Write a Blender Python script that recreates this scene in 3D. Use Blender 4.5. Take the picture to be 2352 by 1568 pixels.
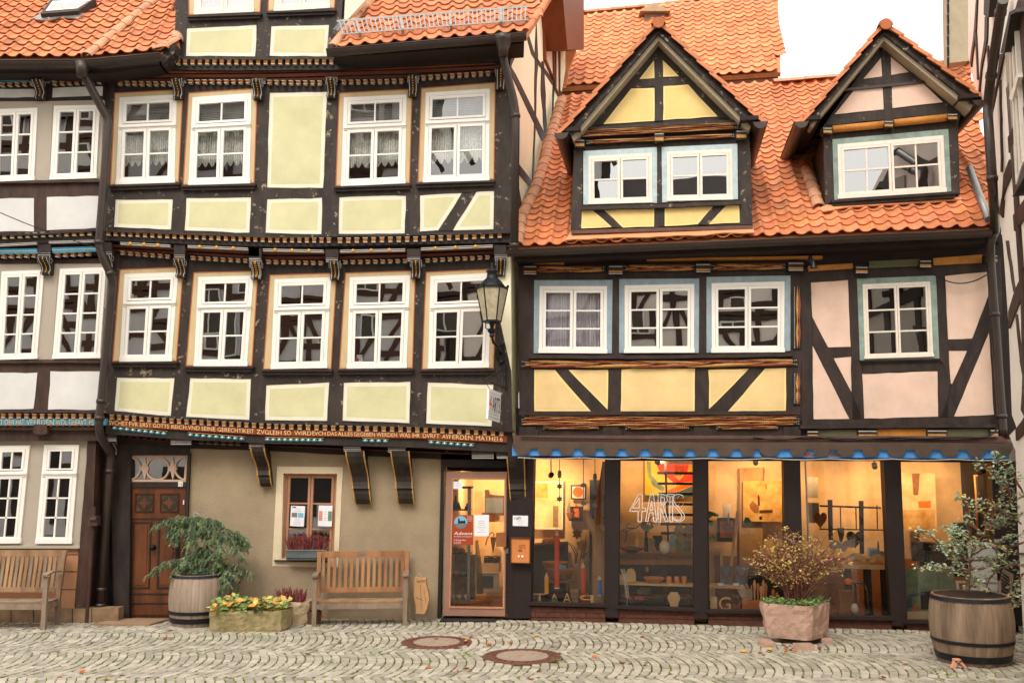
import bpy, math, random
from mathutils import Vector, noise, Matrix
for _o in list(bpy.data.objects): bpy.data.objects.remove(_o)
S = bpy.context.scene; COL = S.collection
R = math.radians
# ---------------------------------------------------------------- camera
F = 2200.0; EYE = 2.36; PITCH = math.atan(.126)
cd = bpy.data.cameras.new('camera'); cam = bpy.data.objects.new('camera', cd); COL.objects.link(cam)
cam.location = (0, 0, EYE); cam.rotation_euler = (R(90)+PITCH, 0, 0)
cd.sensor_width = 36; cd.lens = 36*F/2352; cd.clip_start = .1; cd.clip_end = 500
S.camera = cam
# ---------------------------------------------------------------- sky, sun, exposure (bright overcast)
w = bpy.data.worlds.new('World'); S.world = w; w.use_nodes = True
nt = w.node_tree; bg = nt.nodes['Background']
sk = nt.nodes.new('ShaderNodeTexSky'); sk.sky_type = 'NISHITA'; sk.sun_disc = False
sk.sun_elevation = R(52); sk.sun_rotation = R(200); sk.air_density = 1.0; sk.dust_density = 6.0; sk.ozone_density = 1.0
hs = nt.nodes.new('ShaderNodeHueSaturation'); hs.inputs['Saturation'].default_value = .12
mx = nt.nodes.new('ShaderNodeMix'); mx.data_type = 'RGBA'; mx.blend_type = 'MULTIPLY'; mx.inputs[0].default_value = 1
mx.inputs[7].default_value = (1.0, .955, .885, 1)
nt.links.new(sk.outputs[0], hs.inputs['Color']); nt.links.new(hs.outputs[0], mx.inputs[6])
oc = nt.nodes.new('ShaderNodeMix'); oc.data_type = 'RGBA'; oc.inputs[0].default_value = .7   # cloud cover evens the sky out
nt.links.new(mx.outputs[2], oc.inputs[6]); oc.inputs[7].default_value = (6.9, 6.75, 6.45, 1)
nt.links.new(oc.outputs[2], bg.inputs['Color']); bg.inputs['Strength'].default_value = .15
sl = bpy.data.lights.new('sun', 'SUN'); sl.energy = .7; sl.angle = R(24); sl.color = (1, .94, .86)
so = bpy.data.objects.new('sun', sl); COL.objects.link(so)
_sd = Vector((math.sin(R(200))*math.cos(R(52)), math.cos(R(200))*math.cos(R(52)), math.sin(R(52))))
so.rotation_euler = _sd.to_track_quat('Z', 'Y').to_euler(); so.location = (0, -5, 20)
S.view_settings.view_transform = 'Standard'; S.view_settings.look = 'None'
S.view_settings.gamma = 1; S.view_settings.use_curve_mapping = False
S.view_settings.exposure = 1.0
S.render.engine = 'CYCLES'
S.cycles.max_bounces = 8; S.cycles.transparent_max_bounces = 16
# ---------------------------------------------------------------- measuring: the photograph's sight lines meet real planes
sp, cp = math.sin(PITCH), math.cos(PITCH)
CAM = Vector((0, 0, EYE))
def ray(x, y):
    u = (x-1176)/F; v = (784-y)/F
    return Vector((u, cp-v*sp, sp+v*cp))
class Plane:
    def __init__(s, p, n): s.p = Vector(p); s.n = Vector(n).normalized()
    def at(s, x, y, off=0.0):
        r = ray(x, y); return CAM + r*(((s.p+s.n*off-CAM).dot(s.n))/r.dot(s.n))
    def shift(s, off): return Plane(s.p+s.n*off, s.n)
def vplane(x1, y1, x2, y2):
    n = Vector((y2-y1, -(x2-x1), 0)).normalized()
    if n.y > 0: n = -n
    return Plane((x1, y1, 0), n)
GND = Plane((0, 0, 0), (0, 0, 1))
KZ = {11:(0,0,1.7045),12:(1000,0,1.7042),13:(2000,0,1.7042),14:(3000,0,1.7044),
 21:(0,880,1.7045),22:(1000,880,1.7042),23:(2000,880,1.7042),24:(3000,880,1.7044),
 31:(0,1760,1.6145),32:(1000,1760,1.615),33:(2000,1760,1.615),34:(3000,1760,1.615),
 's1':(2120,1820,2.3765),'s2':(2460,1820,2.375),'s3':(2800,1820,2.376),'s4':(3200,1820,2.306),
 'dr':(1780,1880,2.703),'rt':(3560,0,1.7425),'rm':(3700,900,1.568),'rb':(3560,1800,1.6847),
 'pl':(500,1980,2.7037),'sg':(1880,1540,8.709),'aw':(2080,1660,2.1)}
KV = 2352/4096
def c(k, *a):
    x0, y0, s = KZ[k]
    return [((x0+a[i]/s)*KV, (y0+a[i+1]/s)*KV) for i in range(0, len(a), 2)]
def lin(x): x /= 255.0; return x/12.92 if x <= .04045 else ((x+.055)/1.055)**2.4
def rgb(r, g, b, k=1.0): return (lin(r)*k, lin(g)*k, lin(b)*k, 1)
# ---------------------------------------------------------------- materials
MAT = {}
def mat(name, col, rough=.7, var=.18, scale=6.0, bump=0.0, bscale=60.0, metal=0.0, spec=.3, col2=None, stretch=(1,1,1), detail=6, flake=0, flakecol=(.5,.42,.32,1), tint=None, emit=0, coat=0):
    m = bpy.data.materials.new(name); m.use_nodes = True; t = m.node_tree; N = t.nodes; L = t.links
    b = N['Principled BSDF']; b.inputs['Roughness'].default_value = rough; b.inputs['Metallic'].default_value = metal
    b.inputs['Specular IOR Level'].default_value = spec; b.inputs['Coat Weight'].default_value = coat
    tc = N.new('ShaderNodeTexCoord'); mp = N.new('ShaderNodeMapping'); mp.inputs['Scale'].default_value = stretch
    L.new(tc.outputs['Object'], mp.inputs[0])
    n1 = N.new('ShaderNodeTexNoise'); n1.inputs['Scale'].default_value = scale; n1.inputs['Detail'].default_value = detail; n1.inputs['Roughness'].default_value = .65
    L.new(mp.outputs[0], n1.inputs['Vector'])
    mr = N.new('ShaderNodeMapRange'); mr.inputs[1].default_value = .3; mr.inputs[2].default_value = .7
    L.new(n1.outputs[0], mr.inputs[0])
    mixn = N.new('ShaderNodeMix'); mixn.data_type = 'RGBA'
    c2 = col2 or tuple(max(0, x*(1-var*1.3)) for x in col[:3])+(1,)
    c1 = col if col2 else tuple(min(1, x*(1+var*.7)) for x in col[:3])+(1,)
    mixn.inputs[6].default_value = c2; mixn.inputs[7].default_value = c1
    L.new(mr.outputs[0], mixn.inputs[0]); out = mixn.outputs[2]
    if tint:
        at = N.new('ShaderNodeAttribute'); at.attribute_name = 'tint'; mm = N.new('ShaderNodeMix'); mm.data_type = 'RGBA'; mm.blend_type = 'MULTIPLY'
        mm.inputs[0].default_value = 1; L.new(out, mm.inputs[6]); L.new(at.outputs['Color'], mm.inputs[7]); out = mm.outputs[2]
    if flake:
        n2 = N.new('ShaderNodeTexNoise'); n2.inputs['Scale'].default_value = 9; n2.inputs['Detail'].default_value = 8; n2.inputs['Roughness'].default_value = .75
        L.new(tc.outputs['Object'], n2.inputs['Vector'])
        m2 = N.new('ShaderNodeMapRange'); m2.inputs[1].default_value = .70-flake; m2.inputs[2].default_value = .72-flake
        L.new(n2.outputs[0], m2.inputs[0]); fm = N.new('ShaderNodeMix'); fm.data_type = 'RGBA'
        L.new(m2.outputs[0], fm.inputs[0]); L.new(out, fm.inputs[6]); fm.inputs[7].default_value = flakecol; out = fm.outputs[2]
    L.new(out, b.inputs['Base Color'])
    if bump:
        n3 = N.new('ShaderNodeTexNoise'); n3.inputs['Scale'].default_value = bscale; n3.inputs['Detail'].default_value = 5
        L.new(mp.outputs[0], n3.inputs['Vector']); bp = N.new('ShaderNodeBump'); bp.inputs['Strength'].default_value = bump; bp.inputs['Distance'].default_value = .01
        L.new(n3.outputs[0], bp.inputs['Height']); L.new(bp.outputs[0], b.inputs['Normal'])
    if emit: b.inputs['Emission Color'].default_value = col; b.inputs['Emission Strength'].default_value = emit
    MAT[name] = m; return m
TIM = dict(rough=.62, var=.45, scale=7, bump=.55, bscale=26, stretch=(1,1,.35), spec=.35)
mat('timber', rgb(58,47,41), flake=.10, flakecol=rgb(150,132,108), **TIM)
mat('timber_plain', rgb(52,42,37), **TIM)
mat('timber_brown', rgb(72,50,40), **TIM)
mat('timber_right', rgb(56,43,38), flake=.0, flakecol=rgb(120,95,80), **TIM)
mat('rafter_dark', rgb(44,33,29), rough=.75, var=.2)
mat('plaster_green', rgb(214,208,164), var=.09, scale=2.2, bump=.15, bscale=40, rough=.9)
mat('plaster_cream', rgb(233,227,204), var=.05, scale=3, bump=.15, bscale=40, rough=.9)
mat('plaster_side', rgb(248,240,208), var=.05, scale=3, bump=.15, bscale=40, rough=.9)
mat('plaster_yellow', rgb(236,203,144), var=.1, scale=2.5, bump=.15, bscale=40, rough=.9)
mat('plaster_yellow_edge', rgb(250,222,150), var=.04, scale=3, bump=.1, bscale=40, rough=.9)
mat('plaster_dormer', rgb(240,208,136), var=.08, scale=3, bump=.15, bscale=40, rough=.9)
mat('plaster_pink', rgb(230,198,178), var=.1, scale=2.5, bump=.15, bscale=40, rough=.9)
mat('plaster_white', rgb(218,215,212), var=.08, scale=2.5, bump=.2, bscale=30, rough=.9)
mat('plaster_rose_white', rgb(250,238,226), var=.06, scale=2, bump=.2, bscale=30, rough=.9)
mat('stucco', rgb(166,147,120), var=.17, scale=1.3, bump=1.0, bscale=38, rough=.95)
mat('stucco_cream', rgb(226,208,176), var=.06, scale=4, bump=.6, bscale=60, rough=.95)
mat('taupe', rgb(176,164,148), var=.05, scale=3, rough=.6, bump=.1)
mat('orange_plaster', rgb(184,134,98), var=.1, scale=3, rough=.8, bump=.2)
mat('casing_tan', rgb(205,180,138), var=.12, scale=5, rough=.6, bump=.15, stretch=(1,1,.3))
mat('casing_orange', rgb(176,98,54), var=.1, rough=.6)
mat('casing_blue', rgb(150,168,176), var=.18, scale=9, rough=.65, bump=.2, flake=0, stretch=(1,1,.5))
mat('casing_pale_blue', rgb(186,202,205), var=.14, scale=9, rough=.65, bump=.2)
mat('casing_green', rgb(142,160,150), var=.25, scale=7, rough=.65, bump=.2)
mat('white_paint', rgb(243,237,229), var=.03, rough=.38, spec=.45)
mat('old_white_paint', rgb(238,226,212), var=.08, scale=12, rough=.5, bump=.1)
mat('orange_paint', rgb(196,130,58), var=.2, scale=14, rough=.6)
mat('red_brown_paint', rgb(150,78,48), var=.25, scale=14, rough=.6, bump=.3)
mat('deep_brown_paint', rgb(96,44,26), var=.2, scale=14, rough=.6)
mat('ochre_paint', rgb(194,142,74), var=.25, scale=12, rough=.65, bump=.3)
mat('white_trim', rgb(190,184,176), var=.1, scale=20, rough=.6)
mat('gold', rgb(222,160,66), var=.1, rough=.4)
mat('blue_beam', rgb(72,136,160), var=.15, scale=12, rough=.6)
mat('teal', rgb(96,170,186), var=.2, scale=30, rough=.5)
mat('text_plank', rgb(136,62,32), var=.15, scale=10, rough=.6)
mat('text_gold', rgb(236,196,136), var=.05, rough=.6)
mat('olive_paint', rgb(96,98,70), var=.15, rough=.7)
mat('gutter', rgb(64,52,46), var=.15, scale=3, rough=.42, metal=.25, spec=.5)
mat('black_metal', rgb(40,42,44), var=.2, rough=.4, metal=.5)
mat('zinc', rgb(150,148,146), var=.15, scale=10, rough=.4, metal=.6)
mat('tile', (.67,.235,.10,1), rough=.62, var=.22, scale=5, bump=.25, bscale=50, tint=1, flake=.025, flakecol=(.36,.22,.14,1), spec=.25)
mat('tile_pale', (.66,.33,.19,1), rough=.7, var=.2, scale=7, bump=.2, tint=1)
mat('lead_orange', rgb(222,150,104), var=.12, scale=3, rough=.7, bump=.2)
mat('copper_brown', rgb(104,74,62), var=.2, rough=.55)
mat('weathered_board', rgb(56,46,40), var=.4, scale=9, rough=.8, flake=.12, flakecol=rgb(150,140,124), stretch=(1,1,1), bump=.4)
mat('soffit_cream', rgb(166,152,128), var=.1, rough=.7)
mat('rust_board', rgb(120,62,30), var=.2, rough=.6)
mat('door_wood', rgb(128,70,34), var=.35, scale=3.4, rough=.38, stretch=(1.3,1,.3), col2=rgb(58,34,22), bump=.15, spec=.5)
mat('door_dark', rgb(58,42,32), var=.3, rough=.4)
mat('door_green', rgb(52,54,44), var=.2, rough=.5)
mat('pink_paint', rgb(206,170,148), var=.1, rough=.6, bump=.1)
mat('pink_brown', rgb(158,118,100), var=.08, rough=.5, bump=.05)
mat('wood_pink', rgb(186,136,106), var=.15, scale=12, rough=.6, stretch=(1,1,.3))
mat('teak', rgb(176,140,104), var=.35, scale=6, rough=.7, col2=rgb(120,92,68), stretch=(1,1,.2), bump=.25)
mat('teak_orange', rgb(184,134,92), var=.3, scale=5, rough=.6, col2=rgb(128,84,54), stretch=(1,1,.2), bump=.2)
mat('teak_grey', rgb(158,138,118), var=.3, scale=6, rough=.8, col2=rgb(112,94,78), stretch=(1,1,.3), bump=.25)
mat('barrel_pale', rgb(172,152,134), var=.3, scale=5, rough=.75, col2=rgb(128,108,92), stretch=(1.4,1.4,.18), bump=.3, flake=-.05, flakecol=rgb(80,66,56))
mat('barrel_brown', rgb(158,134,110), var=.3, scale=5, rough=.8, col2=rgb(92,72,58), stretch=(1.6,1.6,.16), bump=.35)
mat('hoop', rgb(42,42,48), var=.25, scale=20, rough=.5, metal=.4, flake=-.02, flakecol=rgb(120,120,118))
mat('sandstone_moss', rgb(172,154,116), var=.35, scale=7, rough=.95, col2=rgb(120,112,70), bump=1.0, bscale=22)
mat('sandstone_pale', rgb(196,172,142), var=.2, scale=9, rough=.95, bump=1.0, bscale=24)
mat('sandstone_pink', rgb(190,156,138), var=.2, scale=5, rough=.95, bump=.8, bscale=26)
mat('plinth_stone', rgb(138,112,86), var=.35, scale=3, rough=.95, bump=.8, bscale=14)
mat('brick', rgb(94,58,46), var=.25, scale=12, rough=.85, bump=.4)
mat('mortar', rgb(120,98,80), var=.2, rough=.95)
mat('awning_metal', rgb(92,76,66), var=.2, scale=4, rough=.55, metal=.2, flake=-.03, flakecol=rgb(110,120,108))
mat('awning_blue', rgb(84,154,226), var=.12, scale=6, rough=.6)
mat('shop_black', rgb(44,34,32), var=.15, rough=.5)
mat('soil', rgb(48,36,28), var=.4, scale=40, rough=1, bump=1)
mat('cable', rgb(34,30,28), rough=.6)
mat('cable_grey', rgb(176,168,156), rough=.6)
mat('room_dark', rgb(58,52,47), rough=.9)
mat('room_mid', rgb(92,84,76), rough=.9)
mat('paper', rgb(236,236,240), var=.03, rough=.8)
mat('paper_line', rgb(120,120,130), rough=.8)
mat('paper_text_dark', rgb(50,50,54), rough=.8)
mat('poster_red', rgb(164,66,36), rough=.6, var=.06)
mat('sky_print', rgb(116,184,216), rough=.6, var=.08)
mat('grey_print', rgb(128,126,122), rough=.6, var=.4, scale=60)
mat('white_print', rgb(246,240,236), rough=.6, var=0)
mat('red_print', rgb(228,74,42), rough=.6)
mat('black_print', rgb(40,34,32), rough=.6)
mat('letter_wood', rgb(214,138,78), rough=.5, var=.12, stretch=(1,1,.3), col2=rgb(196,116,60))
mat('doormat', rgb(44,44,44), rough=1, bump=1, bscale=120)
mat('iron_rust', rgb(110,72,60), var=.3, scale=12, rough=.75, bump=.6, bscale=40)
mat('concrete_disc', rgb(160,140,122), var=.2, scale=20, rough=.95, bump=.6, bscale=60)
mat('paper_bag', rgb(196,150,104), var=.12, scale=5, rough=.8, bump=.5, bscale=9)
mat('needle', (1,1,1,1), var=.2, scale=4, rough=.8, tint=1)
mat('moss', rgb(122,138,52), var=.5, scale=6, rough=1, col2=rgb(74,70,40))
mat('bark', rgb(104,84,68), var=.3, scale=14, rough=.9, bump=.5)
mat('twig', rgb(132,86,72), var=.3, scale=14, rough=.9)
mat('leaf', (1,1,1,1), var=.1, scale=9, rough=.6, tint=1)
mat('heather', rgb(136,82,80), var=.4, scale=20, rough=.9, tint=1)
mat('zinc_box', rgb(104,114,116), var=.15, rough=.5, metal=.3)
mat('slate', rgb(66,60,58), var=.2, rough=.6)
mat('terracotta', rgb(224,160,130), var=.1, rough=.9)
mat('plastic_orange', rgb(220,90,30), rough=.4)
mat('plastic_black', rgb(24,24,24), rough=.4)
mat('hose_green', rgb(80,150,90), rough=.45)
mat('hose_orange', rgb(222,130,50), rough=.45)
mat('lamp_glass', rgb(188,176,148), var=.25, scale=14, rough=.5, bump=.3)
mat('step_stone', rgb(156,126,100), var=.15, scale=5, rough=.95, bump=.5)
# shop interior
mat('shop_wall', rgb(226,192,146), var=.25, scale=1.6, rough=.9, bump=.7, bscale=5)
mat('shop_floor', rgb(140,98,60), var=.3, scale=4, rough=.6, stretch=(.2,2,1))
mat('shop_ceiling', rgb(170,150,120), rough=.9)
mat('dark_furniture', rgb(44,42,40), var=.2, rough=.7)
mat('pale_wood', rgb(214,178,126), var=.12, scale=8, rough=.6, stretch=(1,1,.4))
mat('mid_wood', rgb(150,96,56), var=.25, scale=6, rough=.6, stretch=(1,1,.3))
mat('dark_wood', rgb(84,52,32), var=.25, scale=6, rough=.6)
mat('pencil_red', rgb(216,72,30), var=.08, rough=.5)
mat('pencil_yellow', rgb(240,170,50), var=.08, rough=.5)
mat('pencil_blue', rgb(54,124,200), var=.08, rough=.5)
mat('silver_star', rgb(122,112,104), var=.15, rough=.5, metal=.2)
mat('birch', rgb(186,160,126), var=.35, scale=9, rough=.9, col2=rgb(108,88,66), bump=.4)
mat('trunk_pale', rgb(178,142,98), var=.3, scale=4, rough=.85, stretch=(1,1,.3), bump=.4)
mat('wicker', rgb(156,106,60), var=.4, scale=40, rough=.8, bump=1, bscale=60)
mat('art_gold', rgb(232,190,116), var=.5, scale=5, rough=.8, col2=rgb(176,120,60))
mat('art_pale', rgb(236,214,170), var=.4, scale=3, rough=.8, col2=rgb(196,160,110))
mat('art_green', rgb(150,160,120), var=.5, scale=7, rough=.8, col2=rgb(92,120,104))
mat('art_orange', rgb(232,120,40), var=.3, scale=6, rough=.7)
mat('art_red', rgb(214,60,34), var=.2, scale=5, rough=.7)
mat('art_yellow', rgb(240,190,60), var=.2, scale=4, rough=.7)
mat('grass_green', rgb(70,120,60), var=.3, rough=.7)
mat('art_rose', rgb(230,150,130), var=.3, scale=5, rough=.7)
mat('ceramic', rgb(226,214,196), var=.08, rough=.4)
mat('stone_grey', rgb(140,122,98), var=.3, scale=10, rough=.9, bump=.5)
mat('slate_board', rgb(96,106,116), var=.15, rough=.8)
mat('bead_red', rgb(150,50,36), rough=.3)
mat('felt_green', rgb(104,130,84), var=.2, rough=1)
mat('brass_lamp', rgb(60,56,52), rough=.4, metal=.6)
mat('grey_plinth', rgb(176,170,160), var=.08, rough=.8)
mat('chrome', rgb(170,168,164), rough=.25, metal=.9)
mat('pink_wool', rgb(206,70,110), rough=.9)
mat('feather', rgb(206,186,160), var=.5, scale=60, rough=.8, col2=rgb(110,84,62))
def glass(name, fac=.2, tint=(1,1,1,1), rough=0.0, f2=.9):
    m = bpy.data.materials.new(name); m.use_nodes = True; t = m.node_tree; N = t.nodes; L = t.links
    N.remove(N['Principled BSDF']); o = N['Material Output']
    g = N.new('ShaderNodeBsdfGlossy'); g.inputs['Roughness'].default_value = rough; g.inputs['Color'].default_value = (.95,.95,.95,1)
    tr = N.new('ShaderNodeBsdfTransparent'); tr.inputs['Color'].default_value = tint
    lw = N.new('ShaderNodeLayerWeight'); lw.inputs['Blend'].default_value = .35
    mr = N.new('ShaderNodeMapRange'); mr.inputs[3].default_value = fac; mr.inputs[4].default_value = f2
    mi = N.new('ShaderNodeMixShader'); L.new(lw.outputs['Fresnel'], mr.inputs[0]); L.new(mr.outputs[0], mi.inputs[0])
    L.new(tr.outputs[0], mi.inputs[1]); L.new(g.outputs[0], mi.inputs[2])
    # old panes are slightly wavy
    tc = N.new('ShaderNodeTexCoord'); n = N.new('ShaderNodeTexNoise'); n.inputs['Scale'].default_value = 2.2; n.inputs['Detail'].default_value = 1
    bp = N.new('ShaderNodeBump'); bp.inputs['Strength'].default_value = .05; bp.inputs['Distance'].default_value = .02
    L.new(tc.outputs['Object'], n.inputs['Vector']); L.new(n.outputs[0], bp.inputs['Height']); L.new(bp.outputs[0], g.inputs['Normal'])
    L.new(mi.outputs[0], o.inputs['Surface']); MAT[name] = m
glass('glass_lace', .13, (.85,.86,.84,1)); glass('glass', .30, (.7,.72,.7,1)); glass('glass_shop', .03, (.96,.95,.93,1), 0.0, .8); glass('glass_dormer', .34, (.6,.62,.64,1))
def lace(name, dens):
    m = bpy.data.materials.new(name); m.use_nodes = True; t = m.node_tree; N = t.nodes; L = t.links
    b = N['Principled BSDF']; b.inputs['Base Color'].default_value = rgb(232,232,226); b.inputs['Roughness'].default_value = .9
    tc = N.new('ShaderNodeTexCoord'); n = N.new('ShaderNodeTexNoise'); n.inputs['Scale'].default_value = 26; n.inputs['Detail'].default_value = 3
    mr = N.new('ShaderNodeMapRange'); mr.inputs[1].default_value = .42; mr.inputs[2].default_value = .6; mr.inputs[3].default_value = dens; mr.inputs[4].default_value = 1
    L.new(tc.outputs['Object'], n.inputs['Vector']); L.new(n.outputs[0], mr.inputs[0]); L.new(mr.outputs[0], b.inputs['Alpha']); MAT[name] = m
lace('lace', .7); lace('lace_hem', .85)
mat('blind', rgb(196,196,190), rough=.6); mat('sheer', rgb(206,200,212), var=.12, scale=4, rough=.9, stretch=(6,6,.3))
# ---------------------------------------------------------------- mesh building
ORG = {}
def org(o):
    while o.parent: o = o.parent
    return o.location.copy()
class MB:
    def __init__(s): s.v = []; s.f = []; s.mi = []; s.mats = []; s.tint = None
    def _m(s, m):
        if m not in s.mats: s.mats.append(m)
        return s.mats.index(m)
    def face(s, pts, m):
        i = len(s.v); s.v += [tuple(p) for p in pts]; s.f.append(tuple(range(i, i+len(pts)))); s.mi.append(s._m(m))
    def tface(s, pts, m, col):
        if s.tint is None: s.tint = {}
        s.tint[len(s.f)] = col; s.face(pts, m)
    def prism(s, front, vec, m, back=False, skip=()):
        n = len(front); i = len(s.v); vec = Vector(vec)
        a = Vector((0,0,0))
        for k in range(n): a += Vector(front[k]).cross(Vector(front[(k+1) % n]))
        if a.dot(vec) > 0: front = front[::-1]; skip = ()
        s.v += [tuple(p) for p in front] + [tuple(Vector(p)+vec) for p in front]
        mi = s._m(m); s.f.append(tuple(range(i, i+n))); s.mi.append(mi)
        for k in range(n):
            if k in skip: continue
            s.f.append((i+k, i+n+k, i+n+(k+1) % n, i+(k+1) % n)); s.mi.append(mi)
        if back: s.f.append(tuple(range(i+2*n-1, i+n-1, -1))); s.mi.append(mi)
    def px(s, pl, pts, off, th, m, wob=0, back=False):
        if wob: pts = wobble(pts, wob)
        s.prism([pl.at(x, y, off) for x, y in pts], -pl.n*th, m, back)
    def ring(s, pl, out, inn, off, th, m):
        O = [pl.at(x, y, off) for x, y in out]; I = [pl.at(x, y, off) for x, y in inn]; v = -pl.n*th; n = len(O)
        for k in range(n):
            j = (k+1) % n
            s.face([O[k], O[j], I[j], I[k]], m); s.face([O[k], O[k]+v, O[j]+v, O[j]], m); s.face([I[k], I[j], I[j]+v, I[k]+v], m)
    def box(s, c0, sz, m, rz=0, rx=0, ry=0):
        M = Matrix.Rotation(rz, 3, 'Z') @ Matrix.Rotation(ry, 3, 'Y') @ Matrix.Rotation(rx, 3, 'X'); c0 = Vector(c0)
        P = [c0 + M @ Vector((x*sz[0]/2, y*sz[1]/2, z*sz[2]/2)) for x in (-1,1) for y in (-1,1) for z in (-1,1)]
        for q in ((0,1,3,2),(4,6,7,5),(0,4,5,1),(2,3,7,6),(0,2,6,4),(1,5,7,3)): s.face([P[k] for k in q], m)
    def beam(s, a, b, w, h, m, up=(0,0,1)):
        a = Vector(a); b = Vector(b); d = (b-a).normalized(); u = Vector(up); x = d.cross(u)
        if x.length < 1e-4: x = d.cross(Vector((0,1,0)))
        x.normalize(); y = x.cross(d).normalized()
        P = [[p + x*(w/2*i) + y*(h/2*j) for i, j in ((-1,-1),(1,-1),(1,1),(-1,1))] for p in (a, b)]
        for k in range(4): s.face([P[0][k], P[0][(k+1)%4], P[1][(k+1)%4], P[1][k]], m)
        s.face(P[0][::-1], m); s.face(P[1], m)
    def tube(s, path, r, m, seg=8, cap=True, tint=None):
        path = [Vector(p) for p in path]; n = len(path); rings = []
        if not isinstance(r, (list, tuple)): r = [r]*n
        u = None
        for k in range(n):
            d = (path[min(k+1, n-1)]-path[max(k-1, 0)])
            if d.length < 1e-7: d = Vector((0,0,1))
            d.normalize()
            if u is None: u = d.cross(Vector((0,0,1)) if abs(d.z) < .9 else Vector((0,1,0))).normalized()
            else:
                u = (u - d*u.dot(d))
                u = u.normalized() if u.length > 1e-6 else d.orthogonal().normalized()
            v = d.cross(u)
            i = len(s.v); s.v += [tuple(path[k] + (u*math.cos(2*math.pi*a/seg)+v*math.sin(2*math.pi*a/seg))*r[k]) for a in range(seg)]; rings.append(i)
        mi = s._m(m)
        for k in range(n-1):
            for a in range(seg):
                b = (a+1) % seg
                if tint:
                    if s.tint is None: s.tint = {}
                    s.tint[len(s.f)] = tint
                s.f.append((rings[k]+a, rings[k]+b, rings[k+1]+b, rings[k+1]+a)); s.mi.append(mi)
        if cap:
            s.f.append(tuple(range(rings[0]+seg-1, rings[0]-1, -1))); s.mi.append(mi)
            s.f.append(tuple(range(rings[-1], rings[-1]+seg))); s.mi.append(mi)
    def lathe(s, prof, c0, m, seg=24, axis=None, mfun=None, sq=1.0):
        c0 = Vector(c0); A = Vector(axis or (0,0,1)).normalized(); U = A.orthogonal().normalized() if axis else Vector((1,0,0)); V = A.cross(U)
        base = len(s.v)
        for r_, z_ in prof:
            for k in range(seg):
                t = 2*math.pi*k/seg; s.v.append(tuple(c0 + A*z_ + (U*math.cos(t) + V*math.sin(t)*sq)*r_))
        for j in range(len(prof)-1):
            for k in range(seg):
                k2 = (k+1) % seg; s.f.append((base+j*seg+k, base+j*seg+k2, base+(j+1)*seg+k2, base+(j+1)*seg+k)); s.mi.append(s._m(mfun(j) if mfun else m))
        s.f.append(tuple(base+k for k in range(seg-1, -1, -1))); s.mi.append(s._m(m))
        s.f.append(tuple(base+(len(prof)-1)*seg+k for k in range(seg))); s.mi.append(s._m(m))
    def ball(s, c0, r, m, seg=10, sc=(1,1,1)):
        n = 6; c0 = Vector(c0); base = len(s.v)
        for j in range(n+1):
            a = math.pi*j/n
            for k in range(seg):
                t = 2*math.pi*k/seg; s.v.append((c0.x+r*sc[0]*math.sin(a)*math.cos(t), c0.y+r*sc[1]*math.sin(a)*math.sin(t), c0.z+r*sc[2]*math.cos(a)))
        for j in range(n):
            for k in range(seg):
                k2 = (k+1) % seg; s.f.append((base+j*seg+k, base+(j+1)*seg+k, base+(j+1)*seg+k2, base+j*seg+k2)); s.mi.append(s._m(m))
    def build(s, name, parent=None, smooth=False, origin=None, bevel=0):
        o0 = org(parent) if parent else Vector(origin if origin is not None else (0,0,0))
        me = bpy.data.meshes.new(name); me.from_pydata([(x-o0.x, y-o0.y, z-o0.z) for x, y, z in s.v], [], s.f)
        for m in s.mats: me.materials.append(MAT[m])
        me.polygons.foreach_set('material_index', s.mi)
        if smooth: me.polygons.foreach_set('use_smooth', [True]*len(s.f))
        if s.tint is not None:
            at = me.color_attributes.new('tint', 'FLOAT_COLOR', 'CORNER'); buf = []
            for p in me.polygons:
                buf += list(s.tint.get(p.index, (1,1,1,1)))*p.loop_total
            at.data.foreach_set('color', buf)
        me.update(); o = bpy.data.objects.new(name, me); COL.objects.link(o)
        if parent: o.parent = parent
        else: o.location = o0
        if smooth == 'auto':
            pass
        if bevel:
            md = o.modifiers.new('bevel', 'BEVEL'); md.width = bevel; md.segments = 2; md.limit_method = 'ANGLE'
        return o
def wobble(pts, amp, step=26):
    out = []
    n = len(pts)
    for k in range(n):
        a = pts[k]; b = pts[(k+1) % n]; L = math.hypot(b[0]-a[0], b[1]-a[1]); m = max(1, int(L/step))
        for j in range(m):
            x = a[0]+(b[0]-a[0])*j/m; y = a[1]+(b[1]-a[1])*j/m
            out.append((x+amp*noise.noise(Vector((x*.045, y*.045, 3.1)))*1.6, y+amp*noise.noise(Vector((x*.045, y*.045, 9.7)))*1.6))
    return out
def thing(name, label, cat, loc, group=None, kind=None):
    o = bpy.data.objects.new(name, None); COL.objects.link(o); o.location = loc; o.empty_display_size = .1
    return tag(o, label, cat, group, kind)
def tag(o, label=None, cat=None, group=None, kind=None):
    if label: o['label'] = label
    if cat: o['category'] = cat
    if group: o['group'] = group
    if kind: o['kind'] = kind
    return o
def inset(pts, d):
    n = len(pts); A = sum(pts[i][0]*pts[(i+1)%n][1]-pts[(i+1)%n][0]*pts[i][1] for i in range(n)); s = 1 if A > 0 else -1
    out = []
    for i in range(n):
        p0, p1, p2 = pts[i-1], pts[i], pts[(i+1)%n]
        def nrm(a, b):
            L = math.hypot(b[0]-a[0], b[1]-a[1]) or 1; return (-(b[1]-a[1])/L*s, (b[0]-a[0])/L*s)
        n1 = nrm(p0, p1); n2 = nrm(p1, p2); k = 1+n1[0]*n2[0]+n1[1]*n2[1]
        k = max(k, .35); out.append((p1[0]+(n1[0]+n2[0])*d/k, p1[1]+(n1[1]+n2[1])*d/k))
    return out
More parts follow.
